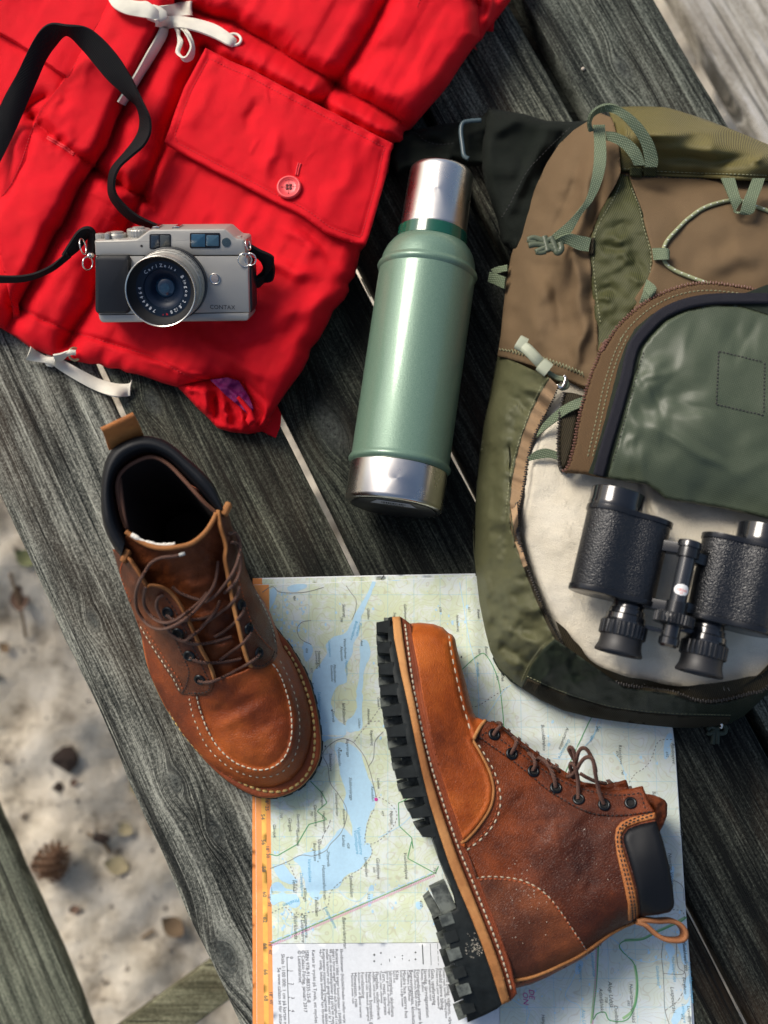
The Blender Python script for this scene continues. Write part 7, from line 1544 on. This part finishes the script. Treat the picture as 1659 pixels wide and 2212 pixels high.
# zigzag hem on the side pocket
zz = [(140+i*9.0, 138+i*1.2+i*i*.028+(13 if i % 2 else -13)*(.5 if i < 8 else 1)) for i in range(54)]
zq_ = A6(zz); 
for a, b in zip(zq_[:-1], zq_[1:]):
    la, na = FSS.at(*a); lb, nb_ = FSS.at(*b)
    if la is None or lb is None: continue
    V, F = tube(np.array([la+na*.0004, (la+lb)/2+na*.0005, lb+nb_*.0004]), .00042, 5); mbg_.add(V, F)
mbg_.link('olive_stitching', th_g, pk, kind='stuff'); mbk.link('dark_stitching', th_k, pk, kind='stuff')
# webbing straps
def zl(pts): return A5([p[:2] for p in pts]) and [(*A5((p[0], p[1]))[0], p[2]) for p in pts]
def zl6(pts): return [(*A6((p[0], p[1]))[0], p[2]) for p in pts]
band('compression_strap', zl([(412, 862, .128), (450, 825, .130), (520, 765, .134), (585, 695, .138), (628, 630, .142), (655, 540, .146), (672, 430, .146), (675, 320, .142), (668, 215, .138)]), zl([(468, 885, .128), (500, 850, .130), (545, 820, .132), (606, 715, .136), (668, 640, .142), (715, 540, .146), (742, 430, .148), (742, 310, .144), (735, 215, .138)]), .0018, N_web, pk, n=8)
band('grab_loop', zl([(645, 250, .140), (640, 195, .150), (660, 140, .158), (720, 100, .162), (790, 98, .162), (870, 140, .160), (950, 215, .156), (1010, 310, .150), (1036, 400, .142), (1030, 450, .138)]), zl([(668, 245, .138), (655, 200, .144), (672, 160, .148), (715, 138, .152), (765, 138, .156), (830, 175, .158), (890, 240, .154), (935, 310, .148), (958, 390, .142), (962, 450, .138)]), .0018, N_web, pk, n=8)
band('grab_loop', zl([(742, 248, .142), (800, 255, .146), (870, 290, .146), (930, 350, .144), (965, 440, .139)]), zl([(745, 300, .140), (790, 315, .142), (840, 350, .142), (880, 400, .141), (900, 440, .138)]), .0018, N_web, pk, n=8)
for x0, x1 in ((876, 948), (955, 1030)):
    overlay('strap_end', A5([(x0, 448), (x1, 452), (x1-2, 506), (x0+2, 500)]), lambda X, Y, d: tpz(X, Y, d), .0035, N_dia, 3)
band('buckle_strap', zl([(655, 852, .132), (590, 838, .134), (530, 828, .136), (470, 850, .134), (430, 885, .130)]), zl([(642, 930, .130), (580, 918, .130), (515, 885, .130), (490, 900, .128), (470, 935, .124)]), .0018, N_web, pk, n=8)
overlay('bar_tack', A5([(652, 850), (678, 850), (674, 948), (645, 948)]), dz, .003, N_dtape, 3)
bm = MB()
bz = .136
def bt_(pts, r, sc=None, z=bz):
    q = smoothline([(*A5((p[0], p[1]))[0],) for p in pts], 1.5); V, F = tube(P(q[:, 0], q[:, 1], np.full(len(q), z)), r, 8); bm.add(V, F)
bt_([(300, 862), (330, 852), (360, 858), (392, 870), (430, 860)], .0026); bt_([(305, 895), (350, 888), (400, 895), (450, 900)], .0026); bt_([(345, 932), (380, 915), (410, 905), (450, 918), (480, 925)], .0026); bt_([(392, 845), (400, 880), (412, 930)], .0030); bt_([(428, 848), (445, 885), (465, 935), (488, 915), (480, 880)], .0028); bt_([(300, 862), (318, 874), (345, 880)], .0022); bt_([(345, 932), (370, 936), (400, 930)], .0022)
bm.link('side_release_buckle', sage_pl, pk, kind='stuff')
band('side_strap', zl([(92, 1030, .030), (130, 1015, .034), (185, 1005, .040)]), zl([(110, 1060, .03), (140, 1050, .034), (185, 1040, .04)]), .002, N_web, pk, n=6)
band('side_strap', zl([(85, 1045, .034), (120, 1055, .038), (175, 1075, .044)]), zl([(75, 1100, .030), (115, 1115, .034), (168, 1140, .040)]), .002, N_web, pk, n=6)
# elastic cord with flecks, and its loops
CP = A5([(1900, 830), (1760, 760), (1659, 712), (1600, 690), (1500, 652), (1420, 655), (1300, 690), (1200, 760), (1110, 845), (1070, 905), (1062, 960), (1080, 1005), (1130, 1042), (1200, 1072), (1290, 1102), (1330, 1116)])
L, N = FSS.path(CP, 2.5, .0022); V, F = tube(L, .0017, 10, N); cord = link('elastic_cord', V, F, simple('cord_green', (.26, .28, .15), .7, bs=.9, bscale=1800, bd=.0005), pk)
mbf = MB(); Lr = resample(L, .0062)
for i, p in enumerate(Lr[1:-1]): V, F = box(p+np.array([0, 0, .0014]), (.0014, .0008, .0008), None, .0002); mbf.add(V, F)
mbf.link('cord_fleck', simple('white_fleck', (.75, .76, .72), .6), pk, kind='stuff')
def wb(name, A, B, **k): return band(name, zl(A), zl(B), .0018, N_web, pk, n=6, **k)
wb('cord_loop', [(1394, 516, .145), (1420, 580, .149), (1445, 640, .152), (1470, 705, .150)], [(1470, 516, .145), (1485, 570, .149), (1500, 620, .152), (1512, 640, .152)])
wb('cord_loop', [(1570, 518, .147), (1545, 580, .151), (1520, 640, .155), (1500, 705, .153), (1465, 700, .150)], [(1640, 518, .147), (1620, 580, .151), (1595, 640, .155), (1572, 712, .153), (1480, 712, .150)])
wb('cord_loop', [(1005, 912, .142), (1050, 910, .147), (1090, 914, .149), (1098, 930, .146)], [(1015, 978, .142), (1050, 976, .147), (1090, 976, .149), (1096, 976, .146)])
wb('cord_loop', [(975, 1088, .145), (1000, 1105, .148), (1028, 1136, .150), (1005, 1175, .147)], [(955, 1150, .144), (970, 1160, .146), (985, 1180, .148), (995, 1190, .147)])
wb('cord_loop', [(955, 1150, .144), (940, 1190, .144), (930, 1220, .142)], [(1000, 1180, .146), (985, 1195, .145), (968, 1210, .143)])
# zip pull: rubber grip, cord and slider
q = P(*np.array(A6([(252, 102), (300, 140), (345, 188), (390, 235)])).T, np.array([.126, .130, .130, .124])); V, F = sweep(resample(q, .003), strap_prof(.0095, .0052, .002), np.array([0, 0, 1.]), scale=None); link('zip_grip', V, F, sage_rub, pk, angle=60)
for a, b in (((243, 96), (285, 118)), ((372, 222), (418, 258))):
    q = P(*np.array(A6([a, ((a[0]+b[0])/2, (a[1]+b[1])/2), b])).T, np.array([.127, .1275, .127])); V, F = sweep(q, strap_prof(.0125, .0066, .002), np.array([0, 0, 1.])); link('grip_end', V, F, sage_rub, pk, angle=60)
for o_ in (0, 12):
    q = smoothline([(*A6((x_+o_*.4, y_+o_))[0],) for x_, y_ in [(412, 262), (440, 282), (470, 296), (500, 302), (520, 318), (515, 340), (490, 350), (470, 340)]], 2); V, F = tube(P(q[:, 0], q[:, 1], np.full(len(q), .120)), .0016, 8); link('pull_cord', V, F, simple('sage_cord', (.17, .20, .12), .7, bs=.8, bscale=1500, bd=.0005), pk)
q = smoothline(A6([(500, 292), (512, 296), (506, 330), (492, 352), (474, 350), (466, 338)]), 1.5); V, F = tube(P(q[:, 0], q[:, 1], np.full(len(q), .1235)), .0013, 8); link('zip_slider', V, F, chrome, pk)
# small pull at the lower zip
q = smoothline(A7([(1336, 1428), (1344, 1412), (1368, 1408), (1398, 1414), (1408, 1428), (1400, 1444)]), 1.5); V, F = tube(P(q[:, 0], q[:, 1], np.full(len(q), .016)), .0014, 8); link('zip_slider', V, F, chrome, pk)
for pts in ([(1330, 1452), (1350, 1436), (1380, 1446), (1408, 1432), (1428, 1440), (1424, 1466), (1396, 1470), (1374, 1456), (1345, 1472), (1328, 1466)], [(1366, 1462), (1362, 1500), (1358, 1530)], [(1382, 1462), (1384, 1500), (1382, 1528)]):
    q = smoothline(A7(pts), 1.5); V, F = tube(P(q[:, 0], q[:, 1], np.full(len(q), .0085)), .0021, 8); link('pull_cord', V, F, simple('dark_green_cord', (.03, .045, .03), .7, bs=.8, bscale=1500, bd=.0005), pk)

# ================================================================== BLANKET IN THE PACK
bk = thing('wool_blanket', 'cream fleece blanket filling the open backpack beneath the black binoculars', 'blanket', tuple(P(1450, 1250, .05)))
t = NT('cream_fleece'); a = t.noise(30, 3); wv = t.math('MULTIPLY', t.wave(110, vec=t.mapv(rot=(0, 0, .25)), dirn='X', dist=1.5, detail=2, dscale=6), t.wave(80, vec=t.mapv(rot=(0, 0, .25)), dirn='Y', dist=1.5, detail=2, dscale=6)); f = t.noise(900, 4, .8)
c = t.mix(t.rng(a, .3, .7), (.66, .595, .46), (.78, .72, .585)); c = t.mix(t.rng(f, .3, .6, .25, 0), c, (.52, .48, .40))
t.out(c, .95, t.bump(f, .9, .0016, t.bump(wv, .15, .0010)), sheen=(.35, .5, (1, .97, .9)), spec=.1); m_fl = t.m
BO = A6([(480, 330), (400, 400), (340, 500), (290, 640), (255, 780), (235, 900), (215, 1020), (205, 1120), (220, 1260)])+A7([(275, 300), (300, 450), (350, 600), (410, 740), (470, 870), (540, 980), (640, 1070), (760, 1120), (900, 1180), (1050, 1215), (1200, 1232), (1350, 1225), (1500, 1200), (1659, 1150)])+[(1760, 1350), (1800, 1000), (1500, 850), (1300, 700)]
bt2 = TPS([(1130, 1100, .094), (1150, 1300, .093), (1200, 1400, .093), (1350, 1470, .094), (1500, 1495, .094), (1680, 1450, .095), (1180, 900, .098), (1250, 1150, .110), (1400, 1300, .113), (1550, 1300, .114), (1300, 1350, .107), (1450, 1420, .106), (1300, 1020, .108), (1500, 1100, .108), (1750, 1250, .112), (1500, 900, .1)], .005)
def blz2(X, Y, d):
    z = bt2(X, Y)+.0014*fbm(X, Y, 60, 3, 8)-.016*np.clip(1-pdist(X, Y, TEETH)[0]/22, 0, 1)**1.5-.03*(inside(X, Y, np.vstack([EDGE, TEETH[::-1]])))
    z = z+fold(X, Y, A7((970, 90))[0], A7((1090, 560))[0], 7, -.007)+fold(X, Y, A7((930, 110))[0], A7((1040, 480))[0], 14, .004)+fold(X, Y, A7((1010, 100))[0], A7((1150, 560))[0], 16, .004)
    return z
blk_s = sheet('fleece', BO, blz2, m_fl, bk, 4.5, skirt=[(.002, 'd', .01), (.004, 'd', .03)])
FLS = Surf(blk_s)
# stray wool fibres along the lower edge
fib = simple('wool_fibre', (.62, .58, .50), .9); mb = MB(); r_ = random.Random(12)
def hairs(x0, y0, x1, y1, cnt, ln, drift):
    for _ in range(cnt):
        s = r_.random(); c = A7((x0+(x1-x0)*s+r_.uniform(-14, 14), y0+(y1-y0)*s+r_.uniform(-10, 10)))[0]
        l, n = FLS.at(*c, default=.10); a = r_.uniform(0, 2*pi); p = l+np.array([0, 0, .0008]); pts = [p]; L_ = ln*r_.uniform(.4, 1.2); k_ = r_.uniform(-1.4, 1.4)
        for j in range(5): a += k_*r_.uniform(.2, 1); p = p+np.array([cos(a)*L_/5+drift[0], sin(a)*L_/5+drift[1], r_.uniform(-.0006, .0012)]); pts.append(p)
        V, F = tube(cr(pts, 3), .00009, 3); mb.add(V, F)
hairs(1170, 1214, 1420, 1206, 60, .004, (.0002, -.0006)); hairs(1420, 1210, 1655, 1135, 40, .004, (.0001, -.0003)); hairs(600, 640, 640, 760, 40, .009, (-.0008, 0)); hairs(800, 1120, 1170, 1210, 60, .006, (0, -.0006)); hairs(560, 200, 620, 600, 30, .006, (-.0006, 0)); pass
mb.link('wool_fibres', fib, bk, kind='stuff')
band_l = lambda A, B, nm: band(nm, zl6(A), zl6(B), .0018, N_web, pk, n=6)
band_l([(365, 602, .100), (400, 545, .108), (480, 472, .120), (560, 426, .130), (625, 404, .134)], [(348, 640, .098), (400, 592, .106), (480, 532, .118), (545, 490, .127), (606, 466, .132)], 'inner_strap')
band_l([(300, 748, .100), (340, 716, .106), (400, 700, .110), (470, 722, .112), (525, 760, .114)], [(302, 770, .098), (360, 758, .104), (430, 752, .108), (490, 776, .110), (515, 795, .112)], 'inner_strap')

# ================================================================== BINOCULARS
bx = np.array([cos(radians(14.0)), -sin(radians(14.0)), 0]); bn_ = np.array([0, -.05, 1.]); bfr = Frame(P(*A7((845, 165))[0], .140), bn_, bx)   # x across, y up the picture
bino = thing('binoculars', 'black leatherette porro prism binoculars lying on the cream fleece in the backpack', 'binoculars', tuple(bfr.w((.061, -.06, -.026))))
pb = NT('pebbled_leatherette'); v = pb.voro(900, feat='SMOOTH_F1'); vn = pb.rng(v, 0, .7, 1, 0)
peb = pb.out((.008, .009, .011), pb.rng(pb.noise(200, 3), .3, .7, .30, .45), pb.bump(vn, .6, .0007), spec=.55)
gloss = simple('black_lacquer', (.008, .009, .011), .16, coat=(.6, .05)); gloss2 = simple('black_enamel', (.010, .011, .013), .24)
gl_b = simple('dark_lens_glass', (.01, .015, .02), .03, coat=(1, .02))
down = -bfr.y; Mx = np.array([bfr.x, bfr.n, np.cross(bfr.x, bfr.n)])    # prism z = down the picture
CXB = .0605
def hull(r1, c1, r2, c2, n=44):
    """outline of two overlapping barrels with a shallow waist"""
    out = []
    for k in range(n):
        th = 2*pi*k/n; d = np.array([cos(th), sin(th)]); best = 0
        o_ = (np.array(c1)+np.array(c2))/2
        for s in np.linspace(0, 1, 15):
            c = np.array(c1)*(1-s)+np.array(c2)*s-o_; r = r1*(1-s)+r2*s-.0018*sin(pi*s)
            b = d@c; disc_ = b*b-(c@c-r*r)
            if disc_ > 0: best = max(best, b+math.sqrt(disc_))
        out.append(o_+d*best)
    return out
def half(m):
    X = lambda x: CXB+m*(x-CXB)                                     # mirrored for the right barrel
    c1 = (X(0.0005), 0); c2 = (X(.0285), -.002)
    pr = lambda nm, o1, o2, t0, t1, mat, bev, parent=bino: link(nm, *prism([tuple(p) for p in hull(.0213+o1, c1, .0188+o2, c2)], t0, t1, Mx, bev, bfr.o), mat, parent, angle=45, fix=True)
    h = pr('prism_housing', 0, 0, .0182, .0800, peb, .0004)
    pr('top_plate', .0012, .0012, .0145, .0184, gloss2, .0012, h) if False else pr('top_plate', .0012, .0012, .0143, .0184, gloss2, .0001)
    V, F = prism([tuple(p) for p in hull(.0213+.0010, c1, .0188+.0010, c2)], .0796, .0842, Mx, .0012, bfr.o); link('bottom_plate', V, F, gloss2, bino, angle=45, fix=True)
    org = bfr.w((c1[0], 0, 0))
    def la(nm, prf, org, mat, parent=bino, seg=56, wob=None): V, F = lathe(prf, org, down, seg, bfr.n, wob=wob); return link(nm, V, F, mat, parent, angle=35)
    ob_ = la('objective_ring', [(.004, .0170), (.0005, .0190), (-.0012, .0204), (-.0006, .0214), (.0012, .0216), (.0100, .0217), (.0112, .0220), (.0145, .0214)], org, gloss)
    la('objective_lens', [(.004, .0171), (.0036, .010), (.0034, .0001)], org, gl_b, ob_)
    oe = bfr.w((X(.0280), 0, -.001))
    ey = la('eyepiece', [(.083, .0115), (.0855, .0125), (.0890, .0125), (.0895, .0140), (.0935, .0145), (.0945, .0158), (.0985, .0162), (.0990, .0172), (.1005, .0178)], oe, gloss)
    la('dioptre_ring', [(.1003, .0176), (.1008, .0184), (.1110, .0184), (.1116, .0178)], oe, gloss2, ey, 120, lambda i, th: .00035*(1 if int(th*60/(2*pi)) % 2 else -1) if i in (1, 2) else 0)
    la('eyecup', [(.1114, .0168), (.1150, .0166), (.1190, .0172), (.1225, .0186), (.1238, .0192), (.1250, .0188), (.1246, .0150), (.1200, .0125)], oe, simple('eyecup_rubber', (.014, .014, .015), .5), ey)
    la('eyepiece_lens', [(.1200, .0126), (.1206, .0001)], oe, gl_b, ey)
    # hinge arms from the housing to the centre shaft
    for t0, t1, nm, zz_ in ((.030 if m > 0 else .034, .0385 if m > 0 else .0425, 'hinge_arm', .010), (.0770 if m > 0 else .0740, .0850 if m > 0 else .0815, 'hinge_arm', .008)):
        a = np.array([X(.040), zz_-.008]); b = np.array([CXB+.0015, zz_+.004]); d_ = (b-a)/np.linalg.norm(b-a); n_ = np.array([-d_[1], d_[0]])
        poly = [a-n_*.0065, b-n_*.0055, b+d_*.004, b+n_*.0055, a+n_*.0075]
        V, F = prism([tuple(p) for p in poly], t0, t1, Mx, .0008, bfr.o); link(nm, V, F, gloss2, bino, angle=40, fix=True)
    a = np.array([X(.030), .000]); b = np.array([CXB, .004]); poly = [(a[0], a[1]-.004), (b[0], b[1]-.005), (b[0], b[1]+.005), (a[0], a[1]+.006)]
    V, F = prism(poly, .0985 if m > 0 else .0935, .1015 if m > 0 else .0965, Mx, .0005, bfr.o); link('eyepiece_bridge', V, F, gloss, bino, angle=40, fix=True)
    V, F = lathe([(.0141, .0016), (.0137, .0015), (.0136, .0001)], bfr.w((X(.036), 0, .008)), down, 14); link('screw', V, F, chrome, bino)
half(1); half(-1)
oc = bfr.w((CXB+.0015, 0, .0145))
def lc_(nm, prf, mat, parent=bino, seg=48, wob=None, org=None): V, F = lathe(prf, oc if org is None else org, down, seg, bfr.n, wob=wob); return link(nm, V, F, mat, parent, angle=35)
lc_('shaft_cap', [(.0262, .0001), (.0262, .0070), (.0270, .0092), (.0290, .0098), (.0320, .0098), (.0325, .0080)], gloss)
lc_('hinge_barrel', [(.0322, .0086), (.0345, .0088), (.0400, .0088), (.0405, .0070)], gloss2)
sh = lc_('centre_shaft', [(.0400, .0068), (.0780, .0068)], simple('shaft_black', (.02, .022, .026), .2, coat=(.6, .05)))
lc_('hinge_barrel', [(.0760, .0085), (.0850, .0085), (.0855, .0070)], gloss2)
lc_('focus_wheel', [(.0850, .010), (.0856, .0150), (.0862, .0156), (.0935, .0156), (.0940, .0150), (.0944, .0095)], gloss2, seg=132, wob=lambda i, th: .0004*(1 if int(th*66/(2*pi)) % 2 else -1) if i in (2, 3) else 0)
lc_('focus_collar', [(.0944, .0098), (.0950, .0102), (.0952, .0090)], chrome)
lc_('focus_spindle', [(.0950, .0072), (.1040, .0072), (.1050, .0082), (.1100, .0082), (.1120, .0060), (.1122, .0001)], gloss)
# inspection sticker wrapped on the shaft
rows = []; ns = 9
for i, u_ in enumerate(np.linspace(-1, 1, 13)):
    row = []
    h_ = .0052*math.sqrt(max(0, 1-u_*u_))
    for v_ in np.linspace(-1, 1, ns):
        th = (v_*h_*1.25)/.0069; row.append(oc+down*(.0665+u_*.0046)+bfr.n*.00695*cos(th)+bfr.x*.00695*sin(th))
    rows.append(row)
G = np.array(rows); F = [(i*ns+j, i*ns+j+1, (i+1)*ns+j+1, (i+1)*ns+j) for i in range(12) for j in range(ns-1)]
stk = link('inspection_sticker', G.reshape(-1, 3), F, simple('white_sticker', (.72, .72, .70), .5), sh, fix=True)
mb = MB()
for s_, sz_, off_ in (('PASSED', .0026, -.0006), ('JTII', .0018, .0020)):
    V, F = text_geo(s_, sz_, 'CENTER'); L = []
    for v in V:
        xx, yy = -v[0], -v[1]; th = xx/.0069; L.append(oc+down*(.0665+off_-yy*1.0)+bfr.n*.00712*cos(th)+bfr.x*.00712*sin(th))
    mb.add(L, F)
mb.link('lettering', simple('red_sticker_print', (.75, .10, .08), .6), stk, smooth=False, kind='stuff')

# ================================================================== THINGS ON THE SAND
def at_ground(px, py, dz=0.0):
    x, y, z = gp(px, py); return np.array([x, y, z+dz])
# pine cone: scales round an egg-shaped core
c0 = at_ground(118, 1862, .022)
cone = thing('pine_cone', 'brown open pine cone lying on the pale sand beside the table', 'pine cone', tuple(c0))
cm = simple('cone_scale', (.16, .085, .045), .8, var=.4, bs=.6, bscale=200, bd=.001); ax = np.array([.5, .85, .15]); ax /= np.linalg.norm(ax); a_, u_, v_ = basis(ax)
V, F = lathe([(-.024, .002), (-.018, .010), (-.005, .015), (.010, .012), (.020, .006), (.026, .001)], c0, ax, 16); link('core', V, F, cm, cone)
mb = MB(); k = 0
for i in range(70):
    tt_ = i/70; th = i*2.39996; t_ = -.022+.046*tt_; r = .0165*math.sqrt(max(.05, 1-((tt_-.42)/.62)**2)); d = u_*cos(th)+v_*sin(th); b = c0+ax*t_+d*r*.8; tip = c0+ax*(t_+.004)+d*(r+.009*(1-.5*tt_)); s = np.cross(ax, d)*.0052*(1-.4*tt_)
    mb.add([b-s*.6, b+s*.6, tip+s*.9+ax*.001, tip+ax*.003+d*.001, tip-s*.9+ax*.001, tip-ax*.002-s*.7, tip-ax*.002+s*.7], [(0, 1, 2, 3, 4), (0, 4, 5), (4, 3, 6, 5), (3, 2, 6), (1, 6, 2), (0, 5, 6, 1)])
mb.link('scale', cm, cone, smooth=False, kind='stuff')
leaf_m = [simple('dry_leaf', c, .8, var=.3) for c in ((.26, .17, .09), (.17, .10, .065), (.42, .35, .20), (.20, .21, .09))]
def dry_leaf(px, py, s, ang, m, label, cat='leaf'):
    s *= .72; c = at_ground(px, py, .006); n = 7; V = []; F = []
    for i in range(n):
        t = i/(n-1); wdt = s*.38*sin(pi*min(1, t*.92+.06)); x = (t-.5)*s
        for j in (-1, 0, 1):
            z = .25*s*(t-.5)**2*2+abs(j)*s*.09+.01*s*sin(i*2); p = np.array([x, j*wdt, z]); V.append(c+np.array([p[0]*cos(ang)-p[1]*sin(ang), p[0]*sin(ang)+p[1]*cos(ang), p[2]]))
    for i in range(n-1):
        for j in range(2): a = i*3+j; F.append((a, a+1, a+4, a+3))
    o = link('fallen_leaf', V, F, m); tag(o, label, cat, 'fallen leaves on the sand'); return o
LV = [(537, 0, 0), ]
for px, py, s, ang, mi, lb in ((292, 1702, .030, 2.0, 2, 'yellow curled leaf on the sand close against the table plank'), (75, 1218, .045, 2.6, 3, 'olive green leaf on the sand at the left by the table corner'), (55, 1300, .050, 1.7, 1, 'long reddish brown leaf standing on the sand left of the plank'), (12, 1400, .026, 2.4, 0, 'brown leaf at the left photo edge halfway down the sand'), (165, 1690, .018, 1.0, 1, 'reddish leaf just under the dark bark flake'),
                               (270, 1790, .034, 2.7, 2, 'straw coloured leaf right of the pine cone by the plank'), (250, 1870, .048, 2.9, 2, 'long straw coloured leaf on the sand between pine cone and plank'), (375, 2000, .050, 2.5, 0, 'large tan leaf on the sand near the cross beam'),
                               (160, 1965, .022, .2, 1, 'small reddish brown leaf on the sand under the pine cone'), ):
    dry_leaf(px, py, s, ang, leaf_m[mi], lb)
# bark flakes
bark = simple('dark_bark', (.045, .028, .020), .9, var=.4, bs=.8, bscale=150, bd=.002)
def flake(px, py, s, lb, sd):
    c = at_ground(px, py, s*.18); r = random.Random(sd); n = 9; top = [np.array([cos(2*pi*k/n)*s*.5*r.uniform(.6, 1.1)*1.3, sin(2*pi*k/n)*s*.5*r.uniform(.6, 1.1), s*r.uniform(.10, .25)]) for k in range(n)]; bot = [p*np.array([1.1, 1.1, -.5]) for p in top]
    V = [c+p for p in top]+[c+p for p in bot]+[c+np.array([0, 0, s*.28])]; F = [(k, (k+1) % n, 2*n) for k in range(n)]+[(k+n, (k+1) % n+n, (k+1) % n, k) for k in range(n)]+[tuple(range(2*n-1, n-1, -1))]
    o = link('bark_flake', V, F, bark, smooth=False, fix=True); tag(o, lb, 'bark', 'bark scraps on the sand'); return o
flake(150, 1640, .034, 'large dark bark flake standing out in the middle of the sand', 1); flake(220, 1810, .018, 'small dark bark scrap above the straw coloured leaves', 2); flake(128, 1700, .014, 'tiny bark scrap below the large dark flake', 4)

# twigs
tw = simple('dry_twig', (.20, .13, .07), .85)
for a, b, lb in (((190, 1800), (235, 1842), 'thin brown twig on the sand pointing down to the right'), ((40, 1250), (60, 1380), 'thin reddish twig along the long brown leaf'), ((300, 2030), (330, 2012), 'short twig on the sand near the cross beam')):
    p = at_ground(*a, .004); q = at_ground(*b, .006); m_ = (p+q)/2+np.array([.004, .003, .004]); V, F = tube(cr([p, m_, q], 6), .0022, 6); o = link('twig', V, F, tw); tag(o, lb, 'twig', 'twigs on the sand')
# grit and needles scattered over the sand
mb = MB(); r_ = random.Random(77)
for _ in range(520):
    x, y = r_.uniform(-.75, .05), r_.uniform(-1.0, .35); z = gz(x, y); s = r_.uniform(.0015, .006)*(1 if r_.random() < .9 else 2); ang = r_.uniform(0, 6.3)
    V = [np.array([x, y, z])+np.array([cos(ang+k*2.09)*s*r_.uniform(.6, 1.2), sin(ang+k*2.09)*s*r_.uniform(.6, 1.2), 0]) for k in range(3)]+[np.array([x, y, z+s*.9])]
    mb.add(V, [(0, 1, 3), (1, 2, 3), (2, 0, 3)])
mb.link('grit', simple('grit_stone', (.24, .20, .16), .9, var=.4), smooth=False, kind='stuff')
# crumb of pale stone on the top board
l, n = TOP.at(*crop(1700, 0, 1.209)((764, 335))[0]); V, F = lathe([(0, .0001), (.0006, .002), (.0016, .0016), (.0022, .0002)], l, (0, 0, 1), 7); o_ = link('pebble', V, F, simple('pale_crumb', (.5, .44, .36), .8)); tag(o_, 'tiny pale pebble on the dark plank above the backpack', 'pebble')
